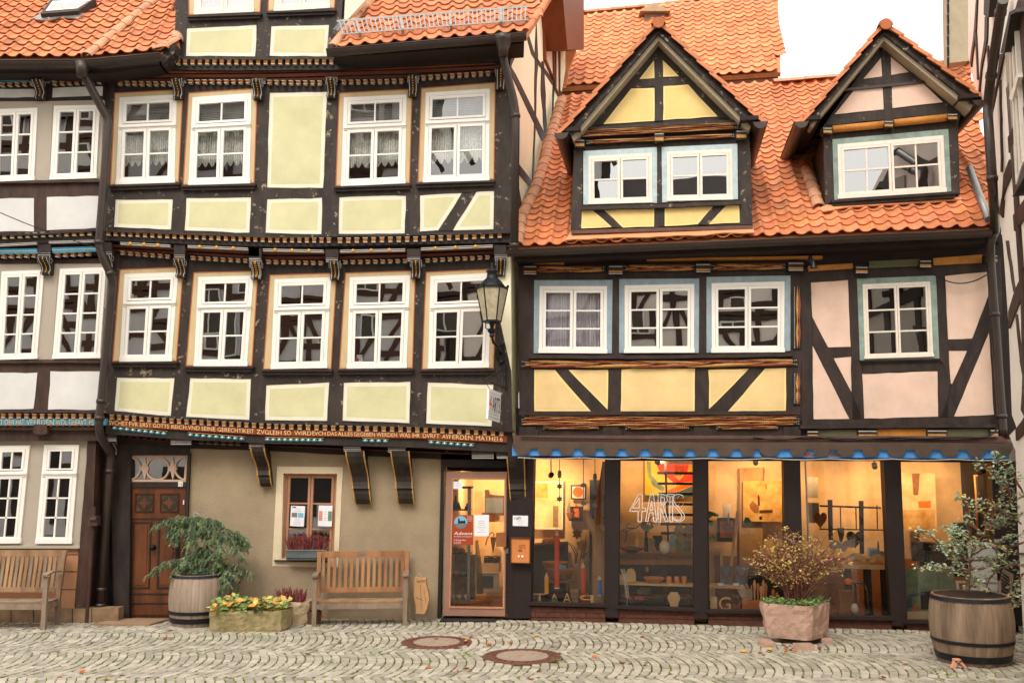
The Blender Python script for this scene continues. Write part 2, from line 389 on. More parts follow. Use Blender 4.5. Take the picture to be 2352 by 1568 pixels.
def bil(q): 
    def f(s, t):
        (ax, ay), (bx, by), (cx, cy), (dx, dy) = q
        return ((ax*(1-s)+bx*s)*(1-t)+(dx*(1-s)+cx*s)*t, (ay*(1-s)+by*s)*(1-t)+(dy*(1-s)+cy*s)*t)
    return f
def ipl(line):
    def f(x):
        if x <= line[0][0]:
            a, b = line[0], line[1]
        elif x >= line[-1][0]: a, b = line[-2], line[-1]
        else:
            for a, b in zip(line, line[1:]):
                if a[0] <= x <= b[0]: break
        return a[1]+(b[1]-a[1])*(x-a[0])/((b[0]-a[0]) or 1)
    return f
def text_mesh(s):
    cu = bpy.data.curves.new('t', 'FONT'); cu.body = s; cu.size = 1; cu.resolution_u = 3
    o = bpy.data.objects.new('t', cu); COL.objects.link(o)
    dg = bpy.context.evaluated_depsgraph_get(); me = bpy.data.meshes.new_from_object(o.evaluated_get(dg))
    vs = [(v.co.x, v.co.y) for v in me.vertices]; fs = [tuple(p.vertices) for p in me.polygons]
    bpy.data.objects.remove(o); bpy.data.curves.remove(cu); bpy.data.meshes.remove(me)
    return vs, fs
def text_px(mb, s, fn, pl, off, m, shear=0, th=0):
    """fn(u, v) -> pixel for u in 0..1 along the text, v in 0..1 cap height"""
    vs, fs = text_mesh(s)
    if not vs: return
    x0 = min(v[0] for v in vs); x1 = max(v[0] for v in vs); h = .70
    i = len(mb.v); mi = mb._m(m)
    for x, y in vs: mb.v.append(tuple(pl.at(*fn((x-x0)/(x1-x0), y/h), off)))
    for f in fs: mb.f.append(tuple(i+k for k in f)); mb.mi.append(mi)
mat('cobble', rgb(178,170,157), var=.2, scale=5, rough=.75, bump=.5, bscale=45, tint=1, spec=.35)
mat('joint', rgb(98,104,52), var=.5, scale=2.2, rough=1, bump=1, bscale=60, col2=rgb(66,56,42))
mat('street_stone', rgb(164,155,140), var=.2, scale=3, rough=.9, bump=.4)
MANH = []
for _x, _y, _r in ((1003,1475,.475),(1200,1507,.49)):
    _p = GND.at(_x, _y); MANH.append((_p.x, _p.y, _r))
# ---------------------------------------------------------------- planes the buildings stand on
G0 = Plane((0,14.95,0),(0,-1,0)); G1 = Plane((0,14.59,0),(0,-1,0)); G2 = Plane((0,14.37,0),(0,-1,0)); G3 = Plane((0,14.22,0),(0,-1,0))
L0 = Plane((0,14.65,0),(0,-1,0)); L1 = Plane((0,14.48,0),(0,-1,0)); L2 = Plane((0,14.30,0),(0,-1,0))
Y0 = vplane(.16,14.80, 6.9,13.75)          # the yellow and pink house: its right end stands nearer
SIDE = vplane(0.0,14.62, .20*8,14.62+8)  # side wall of the green house, going back
RW = vplane(6.98,13.75, 6.98-.34*5,8.75)     # white house on the right
if RW.n.x > 0: RW.n = -RW.n
if SIDE.n.x < 0: SIDE.n = -SIDE.n
def wall_open(mb, pl, top, bot, wins, xl, xr, off, th, m):
    """a wall with true openings; xl, xr: (x at top, x at bottom)"""
    T = ipl(top); B = ipl(bot)
    prev = ((xl[0], T(xl[0])), (xl[1], B(xl[1])), None)
    edges = [((xl[0], xl[1]), None)]
    lt, lb = xl; lq = None
    for q in list(wins)+[None]:
        if q: (tl, tr, br, bl) = q; nt_, nb_ = tl[0], bl[0]
        else: nt_, nb_ = xr
        pts = [(lt, T(lt)), (nt_, T(nt_))]
        if q: pts += [q[0], q[3]]
        pts += [(nb_, B(nb_)), (lb, B(lb))]
        if lq: pts += [lq[2], lq[1]]
        mb.px(pl, pts, off, th, m)
        if q:
            mb.px(pl, [(tl[0], T(tl[0])), (tr[0], T(tr[0])), tr, tl], off, th, m)
            mb.px(pl, [bl, br, (br[0], B(br[0])), (bl[0], B(bl[0]))], off, th, m)
            lt, lb, lq = tr[0], br[0], q
def panel(par, pl, pts, m, edge=None, b=9, off=.006, wob=1.0, name='plaster_panel'):
    mb = MB(); p = wobble(pts, wob)
    if edge:
        i = inset(pts, b)
        # border as a flat ring, field 1 mm proud
        O = [pl.at(x, y, off) for x, y in p]; mb.prism(O, -pl.n*.03, edge)
        mb.prism([pl.at(x, y, off+.002) for x, y in wobble(i, wob*.6)], -pl.n*.002, m)
    else: mb.prism([pl.at(x, y, off) for x, y in p], -pl.n*.03, m)
    return mb.build(name, par)
def timber(par, pl, pts, name='post', m='timber', off=.014, wob=1.3, th=.05):
    mb = MB(); mb.px(pl, pts, off, th, m, wob); return mb.build(name, par)
def lerp2(a, b, t): return (a[0]+(b[0]-a[0])*t, a[1]+(b[1]-a[1])*t)
WN = [0]
def window(par, pl, q, kind='T', rows=3, cols=1, wm='white_paint', gm='glass', curtain=None, blind=False, fo=9, so_=7, split=.335, toprow=(2,1), off=.03, lowrows=2, lowcols=1, deep=.30):
    """q = TL,TR,BR,BL of the white frame in the photograph"""
    WN[0] += 1; rn = random.Random(WN[0])
    f = bil(q); W = math.dist(q[0], q[1])*.5+math.dist(q[3], q[2])*.5; H = math.dist(q[0], q[3])
    def rc(a): return [f(a[0], a[1]), f(a[2], a[1]), f(a[2], a[3]), f(a[0], a[3])]
    def shr(a, d): return (a[0]+d/W, a[1]+d/H, a[2]-d/W, a[3]-d/H)
    mb = MB(); full = (0,0,1,1); mb.ring(pl, rc(full), rc(shr(full, fo)), off, .09, wm)
    fs, ft = fo/W, fo/H
    if kind == 'T':
        lights = [((fs, ft, 1-fs, split-.02), toprow), ((fs, split+.03, .5, 1-ft), (lowcols, lowrows)), ((.5, split+.03, 1-fs, 1-ft), (lowcols, lowrows))]
        if lowcols == 0: lights = [lights[0], ((fs, split+.03, 1-fs, 1-ft), (2, lowrows))]
        mb.px(pl, rc((fs*.2, split-.03, 1-fs*.2, split+.035)), off+.012, .08, wm)
        mb.px(pl, rc((fs*.1, split-.006, 1-fs*.1, split+.012)), off+.03, .04, wm)
    else: lights = [((fs, ft, .5, 1-ft), (cols, rows)), ((.5, ft, 1-fs, 1-ft), (cols, rows))]
    mb.px(pl, [f(-.01, 1-1.2*ft), f(1.01, 1-1.2*ft), f(1.01, 1.0), f(-.01, 1.0)], off+.022, .05, wm)   # weather bar
    win = mb.build('window', par)
    pane = MB()
    for r, (cn, rw) in lights:
        s = MB(); inn = shr(r, so_); s.ring(pl, rc(shr(r, .6)), rc(inn), off+.012, .05, wm)
        for k in range(1, cn):
            x = inn[0]+(inn[2]-inn[0])*k/cn; s.px(pl, rc((x-1.7/W, inn[1], x+1.7/W, inn[3])), off+.002, .03, wm)
        for k in range(1, rw):
            y = inn[1]+(inn[3]-inn[1])*k/rw; s.px(pl, rc((inn[0], y-1.7/H, inn[2], y+1.7/H)), off+.002, .03, wm)
        s.build('sash', win)
        for i in range(cn):
            for j in range(rw):
                a = (inn[0]+(inn[2]-inn[0])*i/cn, inn[1]+(inn[3]-inn[1])*j/rw, inn[0]+(inn[2]-inn[0])*(i+1)/cn, inn[1]+(inn[3]-inn[1])*(j+1)/rw)
                P = rc(a); tx = rn.uniform(-1, 1)*.003; ty = rn.uniform(-1, 1)*.003
                pane.face([pl.at(*P[0], off-.012+tx+ty), pl.at(*P[1], off-.012-tx+ty), pl.at(*P[2], off-.012-tx-ty), pl.at(*P[3], off-.012+tx-ty)], gm)
    pane.build('pane', win)
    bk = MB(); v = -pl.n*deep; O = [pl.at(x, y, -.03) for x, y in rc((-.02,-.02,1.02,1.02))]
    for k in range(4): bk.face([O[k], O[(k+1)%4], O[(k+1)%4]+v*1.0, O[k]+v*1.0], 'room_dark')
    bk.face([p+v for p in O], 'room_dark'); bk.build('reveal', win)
    if curtain:
        t0, t1 = (split+.05, .96) if kind == 'T' else (.04, .96)
        for (a0, a1) in ((fs*1.5, .49), (.51, 1-fs*1.5)):
            cm = MB(); n = 34
            def strip(y0, y1, hem, m):
                prev = None
                for k in range(n+1):
                    s_ = a0+(a1-a0)*k/n; wv = .018*math.sin(k*1.9+rn.random()*.5)
                    yb = y1 + (hem*abs(math.sin(k/n*math.pi*3.5)) if hem else 0)
                    cur = (pl.at(*f(s_, y0), -.085+wv), pl.at(*f(s_, yb), -.085+wv*1.3))
                    if prev: cm.face([prev[0], cur[0], cur[1], prev[1]], m)
                    prev = cur
            if curtain == 'lace':
                strip(t0, t0+(t1-t0)*.47, 0, 'lace'); strip(t0+(t1-t0)*.47, t0+(t1-t0)*.62, .06, 'lace_hem')
            else: strip(t0-.02, t1, 0, curtain)
            cm.build('curtain', win)
    if blind:
        b = MB(); y0, y1 = ft*1.8, split-.05; n = 11
        for k in range(n):
            y = y0+(y1-y0)*k/n; e = (y1-y0)/n
            b.face([pl.at(*f(fs*1.6, y), -.10), pl.at(*f(1-fs*1.6, y), -.10), pl.at(*f(1-fs*1.6, y+e*.9), -.07), pl.at(*f(fs*1.6, y+e*.9), -.07)], 'blind')
        b.build('blind', win)
    return win
def casing(win_parent, pl, out, inn, m, edge=None, eb=2.2, off=.022, th=.06):
    mb = MB()
    if edge:
        mid = inset(out, eb); mb.ring(pl, out, mid, off+.004, th, edge); mb.ring(pl, mid, inn, off, th, m)
    else: mb.ring(pl, out, inn, off, th, m)
    return mb.build('casing', win_parent)
def sill(par, pl, a, b, h, m='timber_plain', off=.09):
    mb = MB(); mb.px(pl, [a, b, (b[0]-2, b[1]+h*.35), (a[0]+2, a[1]+h*.35)], off, off+.02, m)
    mb.px(pl, [(a[0]+2, a[1]+h*.35), (b[0]-2, b[1]+h*.35), (b[0]-4, b[1]+h), (a[0]+4, a[1]+h)], off-.03, off, m)
    return mb.build('window_sill', par)
def storey(par, pl, top, bot, xl, xr, cells, panelm, edgem, xpad=0, mt='timber', casm=('casing_tan','casing_orange'), **kw):
    """cells: dicts with up=quad (casing or panel), win=frame quad or None, lo=quad or None / list of polygons"""
    mb = MB(); wins = [c_['up'] for c_ in cells if c_.get('win')]
    wall_open(mb, pl, top, bot, [ [f for f in bil(c_['up']) and inset(c_['up'], 3)] for c_ in cells if c_.get('win')], xl, xr, 0, .16, mt+'_plain' if mt == 'timber' else mt)
    mb.build('wall', par)
    T = ipl(top); B = ipl(bot)
    L = [dict(up=[None,(xl[0],T(xl[0])+4),(xl[0]*.3+xl[1]*.7,0),None])]
    for a, b in zip(cells, cells[1:]):
        ua, ub = a['up'], b['up']; la, lb = a['loq'], b['loq']
        timber(par, pl, [(ua[1][0], T(ua[1][0])), (ub[0][0], T(ub[0][0])), ub[0], ub[3], lb[0], lb[3], (lb[3][0], B(lb[3][0])), (la[2][0], B(la[2][0])), la[2], la[1], ua[2], ua[1]], 'post', mt)
    a = cells[0]; timber(par, pl, [(xl[0], T(xl[0])), (a['up'][0][0], T(a['up'][0][0])), a['up'][0], a['up'][3], a['loq'][0], a['loq'][3], (a['loq'][3][0], B(a['loq'][3][0])), (xl[1], B(xl[1]))], 'post', mt)
    a = cells[-1]; timber(par, pl, [(a['up'][1][0], T(a['up'][1][0])), (xr[0], T(xr[0])), (xr[1], B(xr[1])), (a['loq'][2][0], B(a['loq'][2][0])), a['loq'][2], a['loq'][1], a['up'][2], a['up'][1]], 'post', mt)
    for k, ce in enumerate(cells):
        u, l = ce['up'], ce['loq']
        timber(par, pl, [u[3], u[2], l[1], l[0]], 'rail', mt, off=.010)
        if ce.get('win'):
            wk = dict(kw); wk.update(ce.get('kw', {})); wn = window(par, pl, ce['win'], **wk)
            if casm: casing(wn, pl, ce['up'], inset(ce['win'], 1.0), *casm)
            if ce.get('sill', 1): sill(wn, pl, (u[3][0]-5, u[3][1]), (u[2][0]+3, u[2][1]+1), 12, mt+'_plain' if mt == 'timber' else mt)
        else: panel(par, pl, u, panelm, edgem)
        for pg in ce.get('lo', [l]): panel(par, pl, pg, panelm, edgem, b=9 if panelm == 'plaster_green' else 4.5)
        for br in ce.get('br', []): timber(par, pl, br, 'brace', mt, off=.010)
def dentils(par, pl, line, h, pitch, x0=None, x1=None, frac=.48, off=.05, m='orange_paint', dep=.08, slant=0, name='dentil_moulding', mb=None):
    T = ipl(line); x = x0 if x0 is not None else line[0][0]; x1 = x1 if x1 is not None else line[-1][0]
    own = mb is None; mb = mb or MB(); w = pitch*frac
    while x+w < x1:
        y = T(x+w/2)
        mb.px(pl, [(x-1, y), (x+w+1, y), (x+w+1, y+h*.13), (x-1, y+h*.13)], off+.012, dep, 'white_trim')
        mb.px(pl, [(x, y+h*.13), (x+w, y+h*.13), (x+w-slant*.5, y+h*.5), (x-slant*.5, y+h*.5)], off, dep, m)
        mb.px(pl, [(x-slant*.5, y+h*.5), (x+w-slant*.5, y+h*.5), (x+w, y+h*.86), (x, y+h*.86)], off-.012, dep-.012, m)
        mb.px(pl, [(x, y+h*.86), (x+w, y+h*.86), (x+w, y+h), (x, y+h)], off+.004, dep, 'white_trim')
        x += pitch
    if own: mb.build(name, par)
def strip(par, pl, line, h, m, off, th, name='beam', wob=.8, x0=None, x1=None):
    T = ipl(line); xs = [p[0] for p in line]
    if x0 is not None: xs = [x0]+[x for x in xs if x0 < x < x1]+[x1]
    hh = h if callable(h) else (lambda x: h)
    pts = [(x, T(x)) for x in xs]+[(x, T(x)+hh(x)) for x in reversed(xs)]
    mb = MB(); mb.px(pl, pts, off, th, m, wob); return mb.build(name, par)
def cove(par, plU, topline, plL, botline, x0, x1, m='rafter_dark', name='jetty_soffit', n=12, stripes=None):
    """sloping underside between the projecting storey and the wall below, with painted mouldings"""
    A = ipl(topline); B = ipl(botline); mb = MB()
    st = stripes or [(0,1,m,0)]
    for (t0, t1, mm, d) in st:
        for k in range(n):
            xa = x0+(x1-x0)*k/n; xb = x0+(x1-x0)*(k+1)/n
            def P(x, t):
                pa = plU.at(x, A(x), 0); pb = plL.at(x, B(x), 0); p = pa.lerp(pb, t)
                return p + Vector((0,-d,-d*.6))
            mb.face([P(xa, t0), P(xb, t0), P(xb, t1), P(xa, t1)], mm)
            if d: mb.face([P(xa, t1), P(xb, t1), P(xb, t1)+Vector((0,d,d*.6)), P(xa, t1)+Vector((0,d,d*.6))], mm)
    return mb.build(name, par)
PROF = [(0,1),(.08,1.03),(.16,.98),(.28,.80),(.42,.55),(.56,.40),(.70,.36),(.80,.42),(.88,.52),(.95,.50),(1,.38)]
PROF_BIG = [(0,1),(.10,.97),(.22,.86),(.36,.62),(.48,.46),(.58,.42),(.66,.46),(.70,.50),(.705,.40),(.80,.42),(.90,.38),(.99,.26),(1,.16)]
def console(par, pl, x, y0, y1, w, dep, prof=PROF, lean=0, big=False, name='console'):
    """carved S-shaped bracket; x centre at top, y0..y1 in the photograph"""
    mb = MB(); Lx = []; Rx = []; n = len(prof)
    zt = pl.at(x, y0, 0); zb = pl.at(x+lean, y1, 0)
    hw = w/2*zt.y/F; ax = Vector((-pl.n.y, pl.n.x, 0)).normalized()
    ax = ax if ax.x > 0 else -ax
    fr = []
    for t, d in prof:
        c_ = zt.lerp(zb, t)+pl.n*(d*dep); fr.append(c_)
    for k in range(n-1):
        a, b = fr[k], fr[k+1]; wa = hw*(1-.12*prof[k][0]); wb = hw*(1-.12*prof[k+1][0])
        mb.face([a-ax*wa, b-ax*wb, b+ax*wb, a+ax*wa], 'timber_plain')
        for sg in (-1, 1):
            a0 = zt.lerp(zb, prof[k][0])+ax*wa*sg; b0 = zt.lerp(zb, prof[k+1][0])+ax*wb*sg
            P = [a+ax*wa*sg, b+ax*wb*sg, b0, a0]; mb.face(P if sg > 0 else P[::-1], 'timber_plain')
    b = fr[-1]; b0 = zb; wb = hw*.88
    mb.face([b-ax*wb, b0-ax*wb, b0+ax*wb, b+ax*wb], 'timber_plain')
    o = mb.build(name, par)
    tr = MB()
    for sg in (-1, 1):
        path = [p+ax*(hw*(1-.12*prof[k][0])*(.72 if not big else 1.0))*sg+pl.n*(.004) for k, p in enumerate(fr)]
        if not big: path = path[1:]
        tr.tube(path, .0065 if not big else .011, 'white_trim' if not big else 'ochre_paint', 5)
        if not big:
            # painted scroll on the side face
            cc = zt.lerp(zb, .16)+ax*(hw*1.0)*sg+pl.n*dep*.62
            tr.tube([cc+(pl.n*math.cos(a*.9)+Vector((0,0,1))*math.sin(a*.9))*(.012+.006*a)*1.2 for a in range(0, 9)], .004, 'white_trim', 4)
    tr.build('painted_line', o)
    if not big:
        bd = MB()
        for k in range(9):
            t = .05+.9*k/9; j = max(i for i in range(n-1) if prof[i][0] <= t); u = (t-prof[j][0])/(prof[j+1][0]-prof[j][0])
            p = fr[j].lerp(fr[j+1], u); bd.ball(p+pl.n*.002, .010, 'gold', 6, (1,1,1.25))
        bd.build('bead_row', o, smooth=True)
    return o
def head(par, pl, x0, y0, x1, y1, off=.02, dep=.2, lines=3, name='joist_end', linecol='white_trim', slope=0):
    mb = MB(); mb.px(pl, [(x0, y0), (x1, y0+slope), (x1, y0+(y1-y0)*.62+slope), (x0, y0+(y1-y0)*.62)], off, dep, 'timber_plain', .6)
    ym = y0+(y1-y0)*.62
    # rounded nose below
    P = [pl.at(x0, ym, off), pl.at(x1, ym+slope, off)]; Q = [pl.at(x0+1, y1, off-.03), pl.at(x1-1, y1+slope, off-.03)]
    mb.px(pl, [(x0, ym), (x1, ym+slope), (x1-1, y1+slope), (x0+1, y1)], off-.015, dep, 'timber_plain')
    o = mb.build(name, par)
    if lines:
        l = MB()
        for k in range(lines):
            y = ym+(y1-ym)*(k+.2)/lines; l.px(pl, [(x0+1, y), (x1-1, y+slope), (x1-1, y+slope+1.3), (x0+1, y+1.3)], off-.008, .02, linecol)
        l.build('painted_line', o)
    return o
# ---------------------------------------------------------------- pantile roofs
def pip(x, y, poly):
    r = False; n = len(poly)
    for i in range(n):
        (xa, ya), (xb, yb) = poly[i], poly[i-1]
        if (ya > y) != (yb > y) and x < (xb-xa)*(y-ya)/(yb-ya)+xa: r = not r
    return r
TP = [(0,.040),(.08,.020),(.20,.006),(.36,0),(.52,.004),(.64,.018),(.74,.040),(.84,.056),(.93,.056),(1.02,.040),(1.05,.022)]
def tiles(par, A, B, theta, poly, colw=.235, rowh=.27, m='tile', name='roof', flip=False, back='tile', tilt=.030, seed=1, bright=1.0, ab=None):
    """pantiles on the slope that rises at theta behind the eave line A-B; poly outlines it (pixels met by sight lines)"""
    rn = random.Random(seed); A = Vector(A); B = Vector(B); d = (B-A).normalized()
    hor = Vector((-d.y, d.x, 0)).normalized(); hor = hor if hor.y > 0 else -hor
    s_ = (hor*math.cos(theta)+Vector((0,0,1))*math.sin(theta)).normalized(); s_ = (s_ - d*s_.dot(d)).normalized()
    n = d.cross(s_).normalized(); n = n if n.z > 0 else -n
    pl = Plane(A, n)
    P2 = ab or []
    if not ab:
        for x, y in poly:
            p = pl.at(x, y)-A; P2.append((p.dot(d), p.dot(s_)))
    a0, a1 = min(p[0] for p in P2), max(p[0] for p in P2); b0, b1 = min(p[1] for p in P2), max(p[1] for p in P2)
    mb = MB(); bk = [A+d*a+s_*b-n*.025 for a, b in P2]; mb.prism(bk, -n*.10, back, back=True)
    b = b0 if b0 > -.5 else 0; row = 0
    prof = [(1-u, h) for u, h in reversed(TP)] if flip else TP
    while b < b1:
        a = a0-.5*colw; jr = rn.uniform(-.004, .004)
        while a < a1:
            if pip(a+colw*.5, b+rowh*.55, P2):
                t = rn.uniform(.80, 1.12)*bright; g = rn.uniform(.9, 1.1)
                if rn.random() < .04: t *= .78; g *= 1.05
                col = (t, t*g, t*g*rn.uniform(.9,1.15), 1)
                lo = rn.uniform(-.006, .008); sk_ = rn.uniform(-.004, .004); i = len(mb.v)
                up = []; dn = []; lp = []
                for u, h in prof:
                    q = A+d*(a+u*colw+sk_)+n*(h*.9)
                    up.append(q+s_*(b+rowh+.03)+n*.004); dn.append(q+s_*(b+lo)+n*(tilt+jr))
                    lp.append(dn[-1]-n*.017)
                for k in range(len(prof)-1):
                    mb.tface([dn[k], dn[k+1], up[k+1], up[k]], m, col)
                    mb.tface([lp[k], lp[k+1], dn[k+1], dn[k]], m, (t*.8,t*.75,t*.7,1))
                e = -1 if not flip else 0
                mb.tface([dn[e], up[e], up[e]-n*.02, lp[e]], m, col)
            a += colw
        b += rowh; row += 1
    return mb.build(name, par), pl
def ridge(par, p0, p1, r=.10, L=.36, m='tile', name='ridge_tiles', seed=3, up=(0,0,1)):
    rn = random.Random(seed); p0 = Vector(p0); p1 = Vector(p1); d = (p1-p0); n = max(1, int(d.length/L)); d.normalize()
    x = d.cross(Vector(up)).normalized(); z = x.cross(d).normalized(); mb = MB()
    for k in range(n):
        a = p0+(p1-p0)*(k/n); b = p0+(p1-p0)*((k+1.08)/n); t = rn.uniform(.8, 1.1); ra = r*1.1; rb = r*.95
        for j in range(7):
            t0 = math.pi*j/7; t1 = math.pi*(j+1)/7
            def Q(p, rr, tt): return p+x*math.cos(tt)*rr+z*math.sin(tt)*rr*.8
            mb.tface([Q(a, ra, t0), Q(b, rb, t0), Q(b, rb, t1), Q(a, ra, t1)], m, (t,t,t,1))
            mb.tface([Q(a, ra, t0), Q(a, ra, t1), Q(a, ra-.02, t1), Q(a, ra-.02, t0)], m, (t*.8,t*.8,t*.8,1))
    return mb.build(name, par)
def gutter_mesh(mb, a, b, r=.075, m='gutter', n=10):
    a = Vector(a); b = Vector(b); d = (b-a).normalized(); x = d.cross(Vector((0,0,1))).normalized(); z = x.cross(d)
    for j in range(n):
        t0 = math.pi+math.pi*j/n; t1 = math.pi+math.pi*(j+1)/n
        for rr, fl in ((r, 1), (r-.008, -1)):
            q = [p+x*math.cos(t)*rr+z*math.sin(t)*rr for p, t in ((a, t0), (b, t0), (b, t1), (a, t1))]
            mb.face(q if fl > 0 else q[::-1], m)
    for p in (a, b): mb.face([p+x*math.cos(math.pi+math.pi*j/n)*r+z*math.sin(math.pi+math.pi*j/n)*r for j in range(n+1)], m)
    for sg in (-1, 1): mb.tube([a+x*r*sg, b+x*r*sg], .010, m, 6)
def pathpx(pl, pts, off=0):
    return [pl.at(p[0], p[1], p[2] if len(p) > 2 else off) for p in pts]
def pipe(par, path, r, m='gutter', name='downpipe', bands=()):
    # round the bends a little
    P = [path[0]]
    for a, b, c_ in zip(path, path[1:], path[2:]):
        d1 = (a-b); d2 = (c_-b); k = min(.12, d1.length*.4, d2.length*.4)
        P += [b+d1.normalized()*k, b+d1.normalized()*k*.35+d2.normalized()*k*.35, b+d2.normalized()*k]
    P.append(path[-1]); mb = MB(); mb.tube(P, r, m, 14)
    for i, t in bands:
        p = path[i].lerp(path[i+1], t); d = (path[i+1]-path[i]).normalized(); mb.tube([p-d*.03, p+d*.03], r*1.16, m, 14)
    return mb.build(name, par, smooth=False) if False else shade(mb.build(name, par))
def shade(o, ang=40):
    me = o.data; me.polygons.foreach_set('use_smooth', [len(p.vertices) == 4 for p in me.polygons]); me.update(); return o
def carved_band(par, pl, line, h, x0, x1, n, rows=1, off=.03, name='carved_beam', seed=0, flip=False):
    """beam with interlaced spindles picked out in ochre and red-brown, dashed white lines between"""
    T = ipl(line); mb = MB(); rn = random.Random(seed)
    pts = [(x0, T(x0)), (x1, T(x1)), (x1, T(x1)+h), (x0, T(x0)+h)]
    mb.px(pl, [(x0, T(x0)), ((x0+x1)/2, T((x0+x1)/2)), (x1, T(x1)), (x1, T(x1)+h), ((x0+x1)/2, T((x0+x1)/2)+h), (x0, T(x0)+h)], off-.02, .08, 'timber_plain')
    rh = h/rows; L = (x1-x0)/n
    for r_ in range(rows):
        for k in range(-1, n+1):
            for half in (0, 1):
                xa = x0+(k+.5*half*0+(.5 if (r_ % 2) else 0))*L; xb = xa+L*1.45; up = half
                ya = rh*(r_+(.28 if up else .72)); yb = ya
                xa_, xb_ = max(xa, x0+1), min(xb, x1-1)
                if xb_-xa_ < L*.15: continue
                m = 'ochre_paint' if (k+half) % 2 else 'red_brown_paint'
                if flip: m = 'red_brown_paint' if m == 'ochre_paint' else 'ochre_paint'
                cen = []; N_ = 8
                top = []; bot = []
                for i in range(N_+1):
                    t = i/N_; x = xa+(xb-xa)*t
                    if x < xa_-.01 or x > xb_+.01: continue
                    wv = rh*.20*min(1, 3.2*min(t, 1-t)+.02); yy = T(x)+ya+(t-.5)*rh*(.34 if up else -.34)
                    top.append(pl.at(x, yy-wv, off-.004)); cen.append(pl.at(x, yy, off+.016)); bot.append(pl.at(x, yy+wv, off-.004))
                for i in range(len(cen)-1):
                    mb.face([top[i], cen[i], cen[i+1], top[i+1]][::-1], m); mb.face([cen[i], bot[i], bot[i+1], cen[i+1]][::-1], m)
        # dashes
        for half in (0, 1):
            x = x0+2
            while x < x1-3:
                ph = ((x-x0)/L+(.5 if r_ % 2 else 0)) % 1; tri = abs(ph*2-1); yy = T(x)+rh*(r_+.5)+(tri-.5)*rh*.62*(1 if half else -1)
                mb.px(pl, [(x, yy-.6), (x+2.6, yy-.6), (x+2.6, yy+.6), (x, yy+.6)], off+.006, .012, 'white_trim'); x += 4.6
    return mb.build(name, par)
def ppoly(par, pl, pts, off, th, m, name, wob=0, back=False):
    mb = MB(); mb.px(pl, pts, off, th, m, wob, back); return mb.build(name, par)
def leafquad(mb, p, d, n, L, W, m, col, curl=.15):
    d = d.normalized(); x = d.cross(n)
    if x.length < 1e-4: x = d.orthogonal()
    x.normalize(); nn = x.cross(d)
    a = p; b = p+d*L*.45+x*W*.5+nn*L*curl*.4; c_ = p+d*L; e = p+d*L*.45-x*W*.5+nn*L*curl*.4; md = p+d*L*.5
    mb.tface([a, b, c_], m, col); mb.tface([a, c_, e], m, col)
# ================================================================ GROUND
def ground_z(x, y): return 0.0
mb = MB(); mb.face([(-60,-40,-.009),(60,-40,-.009),(60,80,-.009),(-60,80,-.009)], 'joint')
g = mb.build('ground'); tag(g, kind='structure')
mb = MB(); mb.face([(-40,-20,-.004),(40,-20,-.004),(40,8.9,-.004),(-40,8.9,-.004)], 'street_stone'); g = mb.build('street'); tag(g, kind='structure')
rn = random.Random(77); mb = MB()
SZ = .108; DZ = .148; W_ = 1.38; RAD = 1.5
def stone(cx, cy, ang, w_, l_, t):
    ca, sa = math.cos(ang), math.sin(ang); h = rn.uniform(-.004,.006); k = .80
    tx = rn.uniform(-.05,.05); ty = rn.uniform(-.05,.05)
    B_ = []; M_ = []; T_ = []
    j = [(rn.uniform(-.007,.007), rn.uniform(-.007,.007)) for _ in range(4)]
    for (sx_, sy_), (jx, jy) in zip(((-1,-1),(1,-1),(1,1),(-1,1)), j):
        x = sx_*w_/2+jx; y = sy_*l_/2+jy
        def P(f, z): return (cx+(x*ca-y*sa)*f, cy+(x*sa+y*ca)*f, z+h+(x*tx+y*ty))
        B_.append(P(1,-.013)); M_.append(P(.985,-.002)); T_.append(P(.90,.005))
    col = (t*1.0, t*.985, t*.95, 1)
    mb.tface(T_, 'cobble', col)
    for i in range(4):
        i2 = (i+1) % 4
        mb.tface([M_[i], M_[i2], T_[i2], T_[i]], 'cobble', col); mb.tface([B_[i], B_[i2], M_[i2], M_[i]], 'cobble', col)
half = math.asin(W_/2/RAD); na = int(2*half*RAD/DZ); yc = 8.9
while yc < 17:
    x = -10.5
    sh = rn.uniform(0, SZ*.3)
    while x < 10.5:
        for i in range(na):
            a = -half+(i+.5)*2*half/na
            py_ = yc+RAD*math.sin(a)+rn.uniform(-.004,.004); px_ = x+sh+RAD*(math.cos(a)-math.cos(half))+.02*noise.noise(Vector((x*.8, py_*.8, 0)))
            if py_ > 15.9 or py_ < 8.8 or abs(px_) > 9.6: continue
            if any((px_-mx_)**2+(py_-my_)**2 < mr_*mr_ for mx_, my_, mr_ in MANH): continue
            t = rn.uniform(.74,1.16)
            if rn.random() < .08: t *= .80
            if noise.noise(Vector((px_*.9, py_*.9, 4)))+rn.uniform(-.35,.35) > -.3:
                ca_, sa_ = math.cos(a), math.sin(a); w_ = rn.uniform(.008,.016); l_ = DZ*rn.uniform(.3,.55); cx_ = px_+SZ*.5*ca_; cy_ = py_+SZ*.5*sa_
                mb.face([(cx_-w_*ca_+l_*sa_, cy_-w_*sa_-l_*ca_, .003), (cx_+w_*ca_+l_*sa_*.8, cy_+w_*sa_-l_*ca_*.8, .005), (cx_+w_*.8*ca_-l_*sa_, cy_+w_*sa_+l_*ca_, .004), (cx_-w_*ca_-l_*sa_*.7, cy_-w_*sa_+l_*ca_*.7, .003)], 'moss')
            stone(px_, py_, a, SZ*rn.uniform(.82,.92), 2*half*RAD/na*rn.uniform(.86,.95), t)
        x += SZ*1.0
    yc += W_
cb = mb.build('cobblestone_pavement'); tag(cb, kind='structure')
